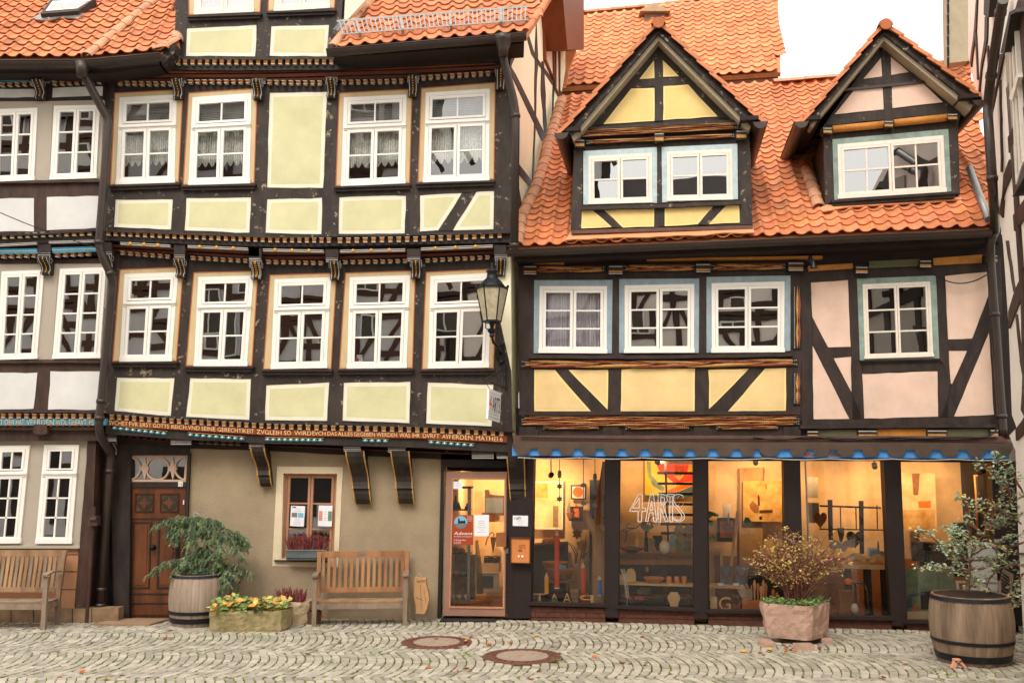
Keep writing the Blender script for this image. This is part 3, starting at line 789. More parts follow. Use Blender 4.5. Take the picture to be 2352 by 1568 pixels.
# ================================================================ GREEN HOUSE (middle)
green = thing('timber_house', 'tall half-timbered house with pale green panels, jettied storeys and a carved inscription', 'house', (-3.0, 14.95, 0))
def quad(k, *a): return c(k, *a)
# --- first floor (middle row of windows)
cells1 = [
 dict(up=quad(21,815,335,1252,318,1205,962,765,965), win=quad(21,848,368,1215,355,1168,962,815,965), loq=quad(21,798,1075,1190,1077,1165,1335,775,1300)),
 dict(up=quad(21,1318,355,1762,345,1720,995,1265,995), win=quad(21,1352,388,1728,378,1682,995,1322,997), loq=quad(21,1293,1077,1712,1082,1698,1362,1268,1342)),
 dict(up=quad(22,133,372,592,358,555,1015,88,1018), win=quad(22,168,403,552,390,522,1008,143,1015), loq=quad(22,110,1125,537,1107,525,1367,100,1363)),
 dict(up=quad(22,648,358,1130,342,1110,1010,606,1015), win=quad(22,680,390,1092,375,1065,1008,662,1012), loq=quad(22,638,1107,1093,1103,1087,1383,630,1365)),
 dict(up=quad(22,1197,352,1690,330,1662,1012,1170,1018), win=quad(22,1230,382,1655,360,1625,1005,1215,1012), loq=quad(22,1208,1107,1658,1122,1645,1405,1200,1385))]
for k_, cc in enumerate(cells1): cc['win'] = cc['win']
storey(green, G1, [(245,579),(420,588),(600,603),(770,604),(940,598),(1170,588)], [(240,946),(400,955),(630,967),(770,970),(980,976),(1180,987)], (247,240), (1170,1177), cells1, 'plaster_green', 'plaster_cream')
# --- second floor
TP2 = [(241,192),(600,192),(760,190),(950,184),(1175,168)]
cells2 = [
 dict(up=quad(11,780,632,1250,608,1220,1243,750,1262), win=quad(11,815,665,1205,645,1188,1245,790,1258), loq=c(11,785,1362,1178,1357)+c(21,1165,65,775,48)),
 dict(up=quad(11,1283,632,1757,600,1735,1250,1245,1262), win=quad(11,1312,665,1715,636,1700,1250,1285,1262), loq=c(11,1270,1352,1712,1348)+c(21,1700,88,1258,70)),
 dict(up=quad(12,135,635,525,627,500,1280,115,1280), loq=c(12,118,1357,493,1347)+c(22,485,97,103,88)),
 dict(up=quad(12,605,632,1108,605,1090,1250,582,1270), win=quad(12,640,665,1068,645,1055,1250,622,1270), loq=c(12,607,1345,1063,1332)+c(22,1055,90,602,97)),
 dict(up=quad(12,1165,600,1675,560,1665,1225,1142,1245), win=quad(12,1198,632,1635,605,1628,1230,1182,1245), loq=c(12,1160,1330,1662,1302)+c(22,1660,62,1155,78),
      lo=[c(12,1162,1328,1447,1312)+c(22,1285,72,1157,78), c(12,1545,1308,1662,1302)+c(22,1660,62,1378,70)], br=[c(12,1447,1312,1545,1308)+c(22,1378,72,1285,76)])]
for k_, cc in enumerate(cells2): cc['kw'] = dict(curtain='lace', blind=True, gm='glass_lace')
storey(green, G2, TP2, [(238,526),(400,534),(630,542),(776,540),(1160,532),(1180,532)], (241,237), (1174,1179), cells2, 'plaster_green', 'plaster_cream')
# --- third floor (only its foot is in the picture)
TP3 = [(395,-150),(790,-150)]
up_a = [(430,-120),(607,-125)]+c(11,1775,85,1285,105); win_a = [(443,-110),(592,-115)]+c(11,1725,82,1325,100)
up_b = [(618,-125),(778,-128)]+c(12,578,58,120,78); win_b = [(636,-115),(762,-118)]+c(12,540,55,165,78)
cells3 = [dict(up=up_a, win=win_a, loq=c(11,1275,195,1750,170,1738,385,1265,382), kw=dict(curtain='sheer', lowrows=1, wm='old_white_paint')),
          dict(up=up_b, win=win_b, loq=c(12,145,178,540,172,522,385,132,383), kw=dict(curtain='sheer', lowrows=1, wm='old_white_paint'))]
storey(green, G3, TP3, [(400,132),(600,132),(780,131)], (404,402), (800,776), cells3, 'plaster_green', 'plaster_cream')
ppoly(green, G3.shift(-.03), c(12,655,-160,830,-160,790,0,640,160), 0, .1, 'plaster_cream', 'gable_return')
# --- jetty 2 / 1
T1 = [(238,526),(400,533),(630,541),(776,539),(1160,531),(1176,531)]
strip(green, G2, T1, 5, 'timber', .07, .16, 'moulded_ledge', x0=236, x1=1177)
t2 = [(x, y+4) for x, y in T1]; strip(green, G2, t2, 22, 'timber_plain', .0, .30, 'jetty_beam', x0=240, x1=1172)
db = MB(); dentils(green, G2, [(240,529),(400,536),(625,545),(780,546),(960,543),(1140,534),(1165,533)], 11, 16.9, 244, 770, off=.05, mb=db)
dentils(green, G2, [(240,529),(400,536),(625,545),(780,546),(960,543),(1140,534),(1165,533)], 11.5, 19.3, 776, 1162, off=.05, mb=db); db.build('dentil_moulding', green)
rods = [((276,556),(390,562),2,3),((431,563),(569,569),0,3),((604,571),(743,574),0,3),((781,574),(930,571),0,3),((967,569),(1132,562),0,3)]
for (a, b, _, nb) in rods:
    m_ = MB()
    for dy, mm, hh in ((0,'white_trim',1.5),(1.9,'timber_plain',1.5),(3.6,'white_trim',1.6)):
        m_.px(G2, [(a[0], a[1]+dy), (b[0], b[1]+dy), (b[0], b[1]+dy+hh), (a[0], a[1]+dy+hh)], .03, .06, mm)
    for t in (.2,.48,.76):
        p = lerp2(a, b, t); q = G2.at(p[0], p[1]+2.4, .035); m_.ball(q, .028, 'gold', 8)
    m_.build('beaded_rod', green)
B1 = [(245,581),(420,590),(600,603),(770,604),(940,598),(1170,588)]
cove(green, G2.shift(-.05), [(x, y+24) for x, y in T1], G1, B1, 245, 1170, stripes=[(0,.25,'rafter_dark',0),(.25,.45,'deep_brown_paint',.05),(.45,.58,'rafter_dark',0),(.58,.75,'deep_brown_paint',.04),(.75,1,'rafter_dark',0)])
db = MB()
for x0, x1, ln in ((276,401,[(276,576),(401,586)]),(438,573,[(438,588),(573,595)]),(611,743,[(611,597),(743,600)]),(788,937,[(788,598),(937,595)]),(977,1130,[(977,594),(1130,586)])):
    dentils(green, G1, ln, 7.5, 17.2, x0, x1, off=.10, slant=-5, frac=.5, mb=db)
db.build('lower_dentil_moulding', green)
def bracket(par, pu, plw, hx0, hy0, hx1, hy1, bx, by0, by1, bw, dep=.22, lean=-2):
    head(par, pu, hx0, hy0, hx1, hy1, off=-.02, dep=.25)
    return console(par, plw, bx, by0, by1, bw, dep, lean=lean)
for h in ((21,690,150,762,250,762,252,358,66,14),(21,1185,170,1262,275,1250,285,398,74,12),(21,1695,190,1782,298,1768,300,410,74,14),(22,-10,190,62,285,55,300,410,74,10),(22,515,200,602,290,592,300,415,74,12),(22,1070,195,1162,285,1140,295,405,74,6),(22,1665,170,1745,270,1712,282,392,74,6)):
    k = h[0]; (x0, y0), (x1, y1) = c(k, h[1], h[2], h[3], h[4]); (bx, b0), (_, b1) = c(k, h[5], h[6], h[5], h[7])
    bracket(green, G2, G1, x0, y0, x1, y1, bx, b0, b1, h[8]*.337)
# --- cornice above second floor
strip(green, G3, [(402,131),(600,132),(785,130)], 5, 'timber', .06, .16, 'moulded_ledge', x0=402, x1=790)
strip(green, G3, [(402,135),(600,136),(785,134),(1170,114)], 26, 'timber_plain', -.01, .25, 'jetty_beam', x0=240, x1=1172)
db = MB(); dentils(green, G3, [(403,136),(600,136),(778,135)], 12, 16.8, 404, 775, off=.04, mb=db)
dentils(green, G3, [(798,135),(900,130),(1145,114)], 11, 18.7, 800, 1145, off=.04, mb=db); db.build('dentil_moulding', green)
strip(green, G3.shift(-.06), [(270,162),(600,160),(790,156),(960,150),(1130,140)], 7, 'red_brown_paint', .0, .10, 'rope_moulding', x0=262, x1=1135)
cove(green, G3.shift(-.05), [(240,158),(600,158),(1172,138)], G2, [(x, y+1) for x, y in TP2], 243, 1172, stripes=[(0,.35,'rafter_dark',0),(.35,.55,'deep_brown_paint',.04),(.55,.66,'rafter_dark',0),(.66,.82,'deep_brown_paint',.03),(.82,1,'rafter_dark',0)])
db = MB()
for x0, x1, ln in ((270,400,[(270,186),(400,188)]),(432,578,[(432,183),(578,183)]),(614,748,[(614,184),(748,186)]),(785,935,[(785,184),(935,181)]),(968,1128,[(968,174),(1128,163)])):
    dentils(green, G2, ln, 8, 16.5, x0, x1, off=.09, slant=-5, mb=db)
db.build('lower_dentil_moulding', green)
for h in ((11,1190,505,1270,570,1232,572,690,72,12),(11,1722,505,1812,575,1772,575,692,72,8),(12,15,500,105,568,66,570,690,72,6),(12,512,490,600,560,566,565,682,72,2),(12,1075,470,1158,545,1118,550,672,70,2),(12,1665,430,1745,500,1712,505,625,70,6)):
    k = h[0]; (x0, y0), (x1, y1) = c(k, h[1], h[2], h[3], h[4]); (bx, b0), (_, b1) = c(k, h[5], h[6], h[5], h[7])
    if k == 12 and h[1] == 15: continue
    bracket(green, G3.shift(-.05), G2, x0, y0, x1, y1, bx, b0, b1, h[8]*.337)
# --- inscription beam
T0 = [(249,945),(397,955),(630,967),(763,970),(972,976),(1177,987)]
strip(green, G1, T0, 5, 'timber', .07, .16, 'moulded_ledge', x0=238, x1=1181)
strip(green, G1, [(x, y+4) for x, y in T0], 48, 'timber_plain', .0, .30, 'jetty_beam', x0=243, x1=1176)
db = MB(); dl = [(250,951),(400,961),(625,973),(736,976),(985,981),(1172,990)]
dentils(green, G1, dl, 11, 17.2, 252, 640, off=.05, mb=db); dentils(green, G1, dl, 11.5, 19.3, 645, 1172, off=.05, mb=db); db.build('dentil_moulding', green)
pt = [(250,963),(400,973),(630,986),(770,989),(985,993),(1164,1001)]; pb = [(250,977),(400,986),(630,1000),(770,1002),(985,1007),(1164,1016)]
mb = MB(); mb.px(G1, pt+pb[::-1], .035, .05, 'text_plank'); plank = mb.build('inscription_board', green)
tm = MB(); PT = ipl(pt); PB = ipl(pb)
words = [("SVCHET",253,312),("FVR ERST",319,403),("GOTTS",415,473),("REICH. VND",486,603),("SEINE",609,660),("GERECHTIKEIT.",676,0)]
def put(s, xa, xb):
    def fn(u, v):
        x = xa+(xb-xa)*u; return (x, PB(x)-2-(PB(x)-PT(x)-4)*v)
    text_px(tm, s, fn, G1, .0395, 'text_gold')
# words from the photograph, left to right (V px)
_w = [(KV*(400+a/3.36), KV*(400+b/3.36)) for a, b in ((120,372),(392,690),(712,925),(960,1340),(1362,1552),(1580,2070))]
for s, (xa, xb) in zip(("SVCHET","FVR ERST","GOTTS","REICH.VND","SEINE","GERECHTIKEIT"), _w): put(s, xa, xb)
_v = [(574.2+a*.33695, 574.2+b*.33695) for a, b in ((45,215),(232,280),(302,418),(425,515),(528,590),(598,700),(708,852),(862,1003),(1018,1158),(1178,1292),(1310,1372),(1380,1528),(1540,1722))]
for s, (xa, xb) in zip(("ZVGLEIH","SO","WIRD","EVCH","DAS","ALLES","GEGEBEN","WERDEN","WAS IHR","DVRFT","AVF","ERDEN.","MATHEI.6"), _v): put(s, xa, xb)
tm.build('carved_lettering', plank)
for (xa, ya, xb, yb) in ((257,979,384,993),(431,995,563,1005),(608,1006,743,1008),(832,1008,893,1010),(983,1012,1090,1020)):
    m_ = MB(); n = max(3, int((xb-xa)/13.5))
    m_.px(G1, [(xa, ya-3), (xb, yb-3), (xb, yb-1.5), (xa, ya-1.5)], .03, .05, 'ochre_paint')
    for k in range(n):
        t = (k+.5)/n; q = G1.at(xa+(xb-xa)*t, ya+(yb-ya)*t+3, .0); m_.ball(q, .036, 'teal', 8, (1.25,.9,.75)); m_.ball(q+Vector((0,-.026,.004)), .014, 'white_print', 6)
    m_.build('beaded_garland', green, smooth=True)
B0 = [(245,1003),(420,1015),(600,1020),(780,1030),(1000,1040),(1177,1044)]
cove(green, G1.shift(-.04), [(x, y+49) for x, y in T0], G0, B0, 243, 1177, stripes=[(0,.5,'rafter_dark',0),(.5,.7,'deep_brown_paint',.05),(.7,1,'rafter_dark',0)])
strip(green, G0, B0, lambda x: 14, 'rafter_dark', .05, .3, 'lintel_beam', x0=243, x1=1177)
db = MB()
for x0, x1, ln in ((276,388,[(276,997),(388,1005)]),(440,562,[(440,1011),(562,1016)])): dentils(green, G0, ln, 7, 17, x0, x1, off=.12, slant=-5, mb=db)
db.build('lower_dentil_moulding', green)
for (x0, y0, x1, y1) in ((391,992,440,1022),(571,1003,608,1030),(788,1006,830,1037),(890,1009,932,1040),(1083,1024,1135,1054),(1140,1036,1176,1053)):
    head(green, G1, x0, y0, x1, y1, off=-.03, dep=.4, lines=3, name='joist_end')
bracket(green, G1, G0, 246, 992, 268, 1014, 262, 1014, 1044, 22, dep=.2, lean=4)
# big S brackets
for (x, y0, y1, w, ln) in ((605,1028,1117,30,10),(c(32,700,80)[0][0],1036,1157,40,14),(c(32,985,80)[0][0],1036,1156,40,10)):
    console(green, G0, x, y0, y1, w, .36, PROF_BIG, ln, big=True, name='large_console')
console(green, G0, 1184, 1050, 1153, 38, .42, PROF_BIG, 6, big=True, name='large_console')
ppoly(green, G0, [(1166,1036),(1206,1036),(1206,1062),(1168,1062)], .40, .4, 'timber_plain', 'joist_end')
# --- ground floor: stucco wall with one small window
def gw(*a): return c(32, *a)
wq = gw(210,205,568,208,545,775,196,775)
mb = MB(); wall_open(mb, G0, [(433,1016),(600,1024),(780,1034),(1017,1045)], [(418,1428),(1008,1422)], [wq], (433,418), (1017,1008), 0, .3, 'stucco'); mb.build('stucco_wall', green)
mb = MB(); mb.ring(G0, wobble(gw(175,167,602,172,568,822,142,812), .8, 900), [wq[0],wq[1],wq[2],gw(196,775)[0]], .008, .02, 'stucco_cream')
mb.ring(G0, wq, [lerp2(a, b, .015) for a, b in zip(wq, wq[2:]+wq[:2])], .007, .22, 'stucco_cream'); mb.build('window_surround', green)
fq = gw(226,205,566,210,545,775,203,772)
wn = window(green, G0, fq, kind='S', rows=3, wm='wood_pink', gm='glass', fo=7, so_=6, off=-.10)
ppoly(wn, G0, [bil(fq)(.06,.78), bil(fq)(.94,.78), bil(fq)(.94,.97), bil(fq)(.06,.97)], -.13, .01, 'pink_paint', 'lower_panel')
ppoly(wn, G0, gw(155,773,512,776,510,788,156,784), .05, .2, 'slate', 'window_sill')
# dark entrance corner and the old door
ppoly(green, G0, [(243,1006),(436,1016),(434,1044),(300,1044),(296,1428),(262,1430),(252,1030)], .03, .25, 'timber_plain', 'door_surround')
ppoly(green, G0, [(432,1040),(437,1040),(421,1428),(414,1428)], .06, .2, 'timber_plain', 'door_post')
DP = G0.shift(-.06)
d_tl, d_tr = c(31,830,300,1197,300); dq = [d_tl, d_tr, (c(31,1172,1165)[0]), c(31,806,1165)[0]]
fd = bil(dq); mb = MB(); mb.px(DP, [fd(-.05,-.0), fd(1.01,-.0), fd(1.01,1.0), fd(-.06,1.0)], 0, .06, 'door_wood')
door = mb.build('front_door', green)
def dpan(s0, t0, s1, t1, m='door_wood', d=.02, b=.012):
    mb = MB(); q = [fd(s0,t0), fd(s1,t0), fd(s1,t1), fd(s0,t1)]; i = inset(q, 4)
    mb.ring(DP, q, i, .012, .02, 'door_dark'); mb.px(DP, inset(i, 5), .010, .02, m); mb.build('door_panel', door)
dpan(.08,.26,.42,.76); dpan(.54,.26,.88,.76)
for s0 in (.12,.56):
    mb = MB(); q = [fd(s0,.05), fd(s0+.33,.05), fd(s0+.33,.19), fd(s0,.19)]; mb.ring(DP, q, inset(q, 2.5), .014, .02, 'door_dark')
    ctr = fd(s0+.165,.12); rr = 17.5
    circ = [(ctr[0]+rr*math.cos(a*math.pi/12), ctr[1]+rr*math.sin(a*math.pi/12)) for a in range(24)]; mb.px(DP, circ, .008, .02, 'door_green')
    star = []
    for a in range(32):
        t = a*math.pi/16; k = 1/(abs(math.cos(t))**.62+abs(math.sin(t))**.62)**(1/.62); star.append((ctr[0]+rr*.98*k*math.cos(t), ctr[1]+rr*.98*k*math.sin(t)))
    mb.px(DP, star, .013, .02, 'door_wood'); mb.build('carved_rosette', door)
mb = MB()
for t in (.235,.795,.865,.955): mb.px(DP, [fd(0,t), fd(1,t), fd(1,t+.008), fd(0,t+.008)], .012, .02, 'door_dark')
mb.build('door_rail', door)
mb = MB(); q = DP.at(*c(31,992,690)[0], .0); mb.lathe([(.045,0),(.045,.012),(.022,.02),(.02,.04),(.036,.055),(.036,.07),(.01,.08)], q, 'black_metal', 14, (0,-1,0)); mb.build('door_knob', door, smooth=True)
mb = MB(); mb.px(DP, c(31,1148,660,1162,660,1158,760,1144,760), .01, .01, 'black_metal'); mb.tube(pathpx(DP, [c(31,1155,700)[0]+(.01,), c(31,1155,700)[0]+(.05,), c(31,1108,700)[0]+(.05,)]), .009, 'black_metal'); mb.build('door_handle', door)
fl = c(31,833,97,1212,97,1200,268,831,268); ffl = bil(fl)
mb = MB(); mb.ring(DP, fl, inset(fl, 5), .03, .08, 'pink_paint')
for s0 in (.5, -.0, 1.0):
    C0 = ffl(s0*.99+.0, .5); n = 28; rr = 26; arc = []
    for a in range(n+1):
        t = 2*math.pi*a/n; x = C0[0]+rr*1.0*math.cos(t); y = C0[1]+rr*math.sin(t)*1.0
        if fl[0][0]+3 < x < fl[1][0]-3 and fl[0][1]+2 < y < fl[2][1]-2: arc.append(DP.at(x, y, .02))
        else:
            if len(arc) > 1: mb.tube(arc, .016, 'pink_paint', 6)
            arc = []
    if len(arc) > 1: mb.tube(arc, .016, 'pink_paint', 6)
for s0 in (.27,.755):
    x, y = ffl(s0, .5)
    for rr, dy in ((8,0),): mb.px(DP, [(x+9*math.cos(a*math.pi/8), y+9*math.sin(a*math.pi/8)) for a in range(16)], .03, .03, 'pink_paint')
    mb.px(DP, [(x,y-27),(x+4,y-10),(x,y-6),(x-4,y-10)], .028, .03, 'pink_paint'); mb.px(DP, [(x,y+27),(x+4,y+10),(x,y+6),(x-4,y+10)], .028, .03, 'pink_paint')
fan = mb.build('fanlight', green)
mb = MB(); mb.px(DP, fl, .0, .004, 'glass'); mb.build('pane', fan)
ppoly(green, DP, c(31,826,268,1206,268,1202,302,824,302), .03, .1, 'timber_plain', 'door_lintel')
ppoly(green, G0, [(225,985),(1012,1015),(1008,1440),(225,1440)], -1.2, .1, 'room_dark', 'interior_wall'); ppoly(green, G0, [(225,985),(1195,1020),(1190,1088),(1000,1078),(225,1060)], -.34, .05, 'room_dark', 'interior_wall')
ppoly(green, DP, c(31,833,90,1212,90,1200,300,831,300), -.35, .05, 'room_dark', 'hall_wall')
mb = MB(); q = c(31,1151,268,1181,268,1180,298,1150,298); mb.px(DP, q, .04, .012, 'white_print'); pn = mb.build('house_number', green)
mb = MB(); text_px(mb, '15', lambda u, v: (q[0][0]+1.5+u*7.6, q[3][1]-1.6-v*7.5), DP, .0415, 'black_print'); mb.build('numerals', pn)
mb = MB(); mb.px(DP, c(31,1182,385,1189,385,1188,415,1181,415), .04, .01, 'white_print'); mb.build('bell_plate', green)
# shop door bay of this house
ppoly(green, G0, [(1014,1042),(1177,1048),(1176,1074),(1026,1072),(1020,1084),(1012,1416),(1004,1418)], .05, .3, 'shop_black', 'shop_door_surround')
# --- interior backing
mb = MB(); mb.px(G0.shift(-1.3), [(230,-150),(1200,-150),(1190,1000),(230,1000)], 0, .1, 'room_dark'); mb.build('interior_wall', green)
# --- side wall going back, cream with crooked dark timbers
sw = c(12,1785,335,1880,215,2020,-40)+c(13,440,-60,470,340,412,680,330,985,240,1280,140,1500,70,1600)+[(1176,1010),(1176,560)]
mb = MB(); mb.px(SIDE, sw, 0, .2, 'plaster_side'); 
mb.px(SIDE, [(1177,560),(1189,585),(1192,1000),(1177,1050)], .0, .1, 'plaster_green'); mb.build('side_wall', green)
def stim(k, *a): ppoly(green, SIDE, c(k, *a), .012, .04, 'timber_right', 'side_timber', 1.0)
stim(13,52,420,105,500,330,960,300,985,62,470); stim(13,75,455,130,330,108,330,60,440); stim(13,195,225,240,375,430,640,420,670,215,370,180,240)
stim(13,250,130,262,380,245,780,232,1270,222,1270,236,780,240,380); stim(13,285,420,300,420,325,960,310,985,280,600); stim(13,310,0,340,0,458,320,448,345,345,110)
stim(13,370,0,378,0,382,210,372,230); stim(13,362,570,374,570,366,800,356,820); stim(13,130,1115,240,1265,228,1292,135,1190,128,1130); stim(13,130,1280,158,1440,135,1480,125,1300)
mb = MB()
for qd in (c(13,305,75,372,225,372,545,310,405), c(13,385,235,415,330,412,660,378,600)):
    mb.ring(SIDE, qd, inset(qd, 3), .05, .08, 'rust_board'); mb.px(SIDE, inset(qd, 3), .02, .02, 'old_white_paint')
mb.build('side_window', green)
ppoly(green, SIDE.shift(.0), c(13,425,-60,572,-60,572,340,460,340), .45, .45, 'rust_board', 'rear_eaves_board')
# --- right-hand roof slope with gutter, snow guard
eL = G3.at(*c(12,535,335)[0], .42); eR = G3.at(*c(12,1875,222)[0], .42)
rp = [c(12,548,330)[0], c(12,1880,222)[0], c(12,2000,40)[0], c(12,2060,-60)[0], (1290,-160), (840,-160), c(12,830,0)[0], c(12,735,100)[0], c(12,625,235)[0]]
rf, RPL = tiles(green, eL, eR, R(50), rp, colw=.225, rowh=.20, seed=11, name='roof')
hipp = [RPL.at(*p, .02) for p in (c(12,560,325)[0], c(12,632,232)[0], c(12,742,100)[0], c(12,840,0)[0], (875,-60))]
for a, b in zip(hipp, hipp[1:]): ridge(rf, a, b, .075, .3, 'tile_pale')
mb = MB(); mb.tube([p+Vector((-.12,0,.03)) for p in hipp[1:]], .05, 'zinc', 6); mb.build('flashing', rf)
mb = MB(); ga = G3.at(*c(12,525,352)[0], .50); gb = G3.at(*c(12,1882,240)[0], .50); gutter_mesh(mb, ga, gb, .085)
gut = shade(mb.build('gutter', green)); ppoly(green, G3, c(12,560,365,1870,265,1868,300,700,385), .40, .5, 'rafter_dark', 'eaves_board')
vp = [RPL.at(*p, .03) for p in (c(12,1880,215)[0], c(12,2018,10)[0], c(12,2060,-60)[0])]
for a, b in zip(vp, vp[1:]): ridge(rf, a, b, .06, .3)
gl = [RPL.at(*p, .16) for p in c(12,592,145,1895,45)]; gl2 = [RPL.at(*p, .10) for p in c(12,622,235,1890,135)]
mb = MB(); mb.beam(gl[0], gl[1], .012, .03, 'zinc'); mb.beam(gl2[0], gl2[1], .012, .02, 'zinc')
for k in range(43):
    t = (k+.5)/43; mb.beam(gl[0].lerp(gl[1], t), gl2[0].lerp(gl2[1], t), .01, .02, 'zinc', up=(1,0,0))
for t in (.10,.33,.59,.86):
    a = gl[0].lerp(gl[1], t); b = gl2[0].lerp(gl2[1], t); mb.beam(a, b, .03, .035, 'zinc', up=(1,0,0)); mb.beam(b, b+Vector((0,.12,-.12)), .035, .02, 'zinc')
mb.build('snow_guard', green)
# right downpipe
dpth = [G3.at(*c(12,1725,262)[0], .50), G3.at(*c(12,1722,350)[0], .42), G3.at(*c(12,1730,420)[0], .38), G3.at(*c(12,1802,700)[0], .22), G3.at(*c(12,1812,800)[0], .20), G3.at(1181.5,570, .20)]
pipe(green, dpth, .062, 'gutter', bands=((3,.9),(4,.98)))
mb = MB(); q = G3.at(*c(12,1725,262)[0], .50); mb.lathe([(.07,-.28),(.08,-.18),(.13,-.05),(.16,.02)], q, 'gutter', 14); mb.build('gutter_outlet', green, smooth=True)
# left roof slope of this house (above the first window), continuing the neighbour's
LR0 = L2.at(0, 396*.3369+3, .40); 
# ================================================================ GREY AND WHITE HOUSE (left)
grey = thing('timber_house', 'half-timbered house with white panels and taupe window bands, cut off at the left edge', 'house', (-6.9, 14.6, 0))
def stor_left(pl, top, bot, xl, xr, cells, tband, mt):
    mb = MB(); wall_open(mb, pl, top, bot, [inset(w_, 2) for w_, _ in cells], xl, xr, 0, .16, 'taupe'); mb.build('taupe_wall', grey)
# second floor
wa = quad(11,-32,745,255,735,230,1228,-55,1240); wb = quad(11,368,722,680,715,655,1215,340,1225)
mb = MB(); wall_open(mb, L2, [(-330,234),(100,233),(240,230)], [(-330,420),(240,412)], [inset(wa, 2), inset(wb, 2)], (-330,-330), (238,231), 0, .14, 'taupe'); mb.build('taupe_wall', grey)
ppoly(grey, L2, [(-330,190),(240,186),(236,232),(-330,236)], -.004, .1, 'timber_plain', 'rail')
for q in (c(11,-980,622,245,607,256,662,-980,682), c(11,360,600,700,590,697,652,355,665)): panel(grey, L2, q, 'plaster_white')
ppoly(grey, L2, [(-330,419),(232,411),(222,530),(-330,545)], 0, .14, 'timber_brown', 'wall')
strip(grey, L2, [(-330,420),(230,412)], 6, 'timber_brown', .05, .1, 'window_sill')
for q in (c(11,-980,1357,232,1353)+c(21,230,78,-980,80), c(11,320,1345,678,1337)+c(21,662,54,318,68)): panel(grey, L2, q, 'plaster_white', wob=1.3)
for w_, kw in ((wa, {}), (wb, {})): window(grey, L2, w_, kind='S', rows=3, cols=1, fo=8, so_=6, **kw); window(grey, L2, [(x-250, y+8) for x, y in w_], kind='S', rows=3, cols=1, fo=8, so_=6, off=.045)
ppoly(grey, L2, c(11,258,700,358,698,338,1240,232,1240), .006, .05, 'taupe', 'post')
# first floor
wa = quad(21,10,350,300,340,250,945,-22,952); wb = quad(21,408,332,722,322,680,940,357,945)
mb = MB(); wall_open(mb, L1, [(-330,608),(130,606),(236,602)], [(-330,829),(235,827)], [inset(wa, 2), inset(wb, 2)], (-330,-330), (244,233), 0, .14, 'taupe'); mb.build('taupe_wall', grey)
for w_ in (wa, wb): window(grey, L1, w_, kind='S', rows=4, cols=1, fo=8, so_=6); window(grey, L1, [(x-250, y+5) for x, y in w_], kind='S', rows=4, cols=1, fo=8, so_=6, off=.045)
ppoly(grey, L1, c(21,300,300,400,298,355,950,250,950), .006, .05, 'taupe', 'post')
ppoly(grey, L1, c(21,-980,285,735,262,735,296,-980,306), .004, .14, 'timber_brown', 'rail')
ppoly(grey, L1, [(-330,827),(236,826),(226,945),(-330,945)], 0, .14, 'timber_brown', 'wall')
strip(grey, L1, [(-330,828),(233,827)], 6, 'timber_brown', .05, .1, 'window_sill')
for q in (c(21,-980,1035,255,1040,228,1287,-980,1285), c(21,345,1030,690,1032,665,1293,325,1290)): panel(grey, L1, q, 'plaster_white', wob=1.3)
# jetties
strip(grey, L2, [(-330,543),(60,536),(221,527)], 4, 'timber_plain', .07, .14, 'moulded_ledge')
strip(grey, L2, [(-330,547),(60,540),(221,530)], 20, 'timber_plain', .0, .25, 'jetty_beam')
dentils(grey, L2, [(0,538),(80,534),(216,529)], 10.5, 17.8, 5, 218, off=.05)
for xa, ya, xb, yb in ((-10,561,84,556),(112,554,218,551)):
    mb = MB()
    for dy in (0, 3.2): mb.px(L2, [(xa,ya+dy),(xb,yb+dy),(xb,yb+dy+1.5),(xa,ya+dy+1.5)], .02, .06, 'white_trim')
    mb.build('beaded_rod', grey)
cove(grey, L2.shift(-.04), [(-330,563),(230,553)], L1, [(-330,592),(240,586)], -30, 232)
for q in (c(21,-980,203,250,193,256,228,-980,238), c(21,350,188,650,180,655,212,362,226)):
    mb = MB(); mb.px(L1, q, .15, .05, 'blue_beam'); f_ = bil(q); mb.px(L1, [f_(0,.4), f_(1,.4), f_(1,.5), f_(0,.5)], .154, .01, 'white_trim'); mb.build('painted_moulding', grey)
db = MB(); dentils(grey, L1, [(0,584),(85,582)], 8, 17.5, 2, 84, off=.12, slant=-5, mb=db); dentils(grey, L1, [(125,582),(217,577)], 8, 17.5, 126, 216, off=.12, slant=-5, mb=db); db.build('lower_dentil_moulding', grey)
(x0,y0),(x1,y1) = c(21,255,150,345,262); bracket(grey, L2, L1, x0, y0, x1, y1, *[c(21,338,0)[0][0]], c(21,0,268)[0][1], c(21,0,380)[0][1], 27)
(x0,y0),(x1,y1) = c(11,248,505,340,570); bracket(grey, L2.shift(.1), L2, x0, y0, x1, y1, c(11,295,0)[0][0], c(11,0,572)[0][1], c(11,0,688)[0][1], 26)
# under the eaves
strip(grey, L2, [(-330,158),(240,150)], 16, 'rafter_dark', .12, .2, 'eaves_beam')
for q in (c(11,-980,530,243,515,246,548,-980,566), c(11,340,522,690,512,695,540,345,550)):
    mb = MB(); mb.px(L2, q, .10, .08, 'blue_beam'); f_ = bil(q)
    for t in (.3,.55): mb.px(L2, [f_(0,t), f_(1,t), f_(1,t+.08), f_(0,t+.08)], .104, .01, 'rafter_dark')
    mb.build('painted_moulding', grey)
db = MB(); dentils(grey, L2, [(0,190),(82,187)], 8, 17, 0, 80, off=.06, mb=db); dentils(grey, L2, [(118,187),(236,182)], 8, 17, 120, 238, off=.06, mb=db); db.build('lower_dentil_moulding', grey)
ppoly(grey, L2, [(-330,172),(240,165),(240,192),(-330,200)], .03, .1, 'rafter_dark', 'wall_plate')
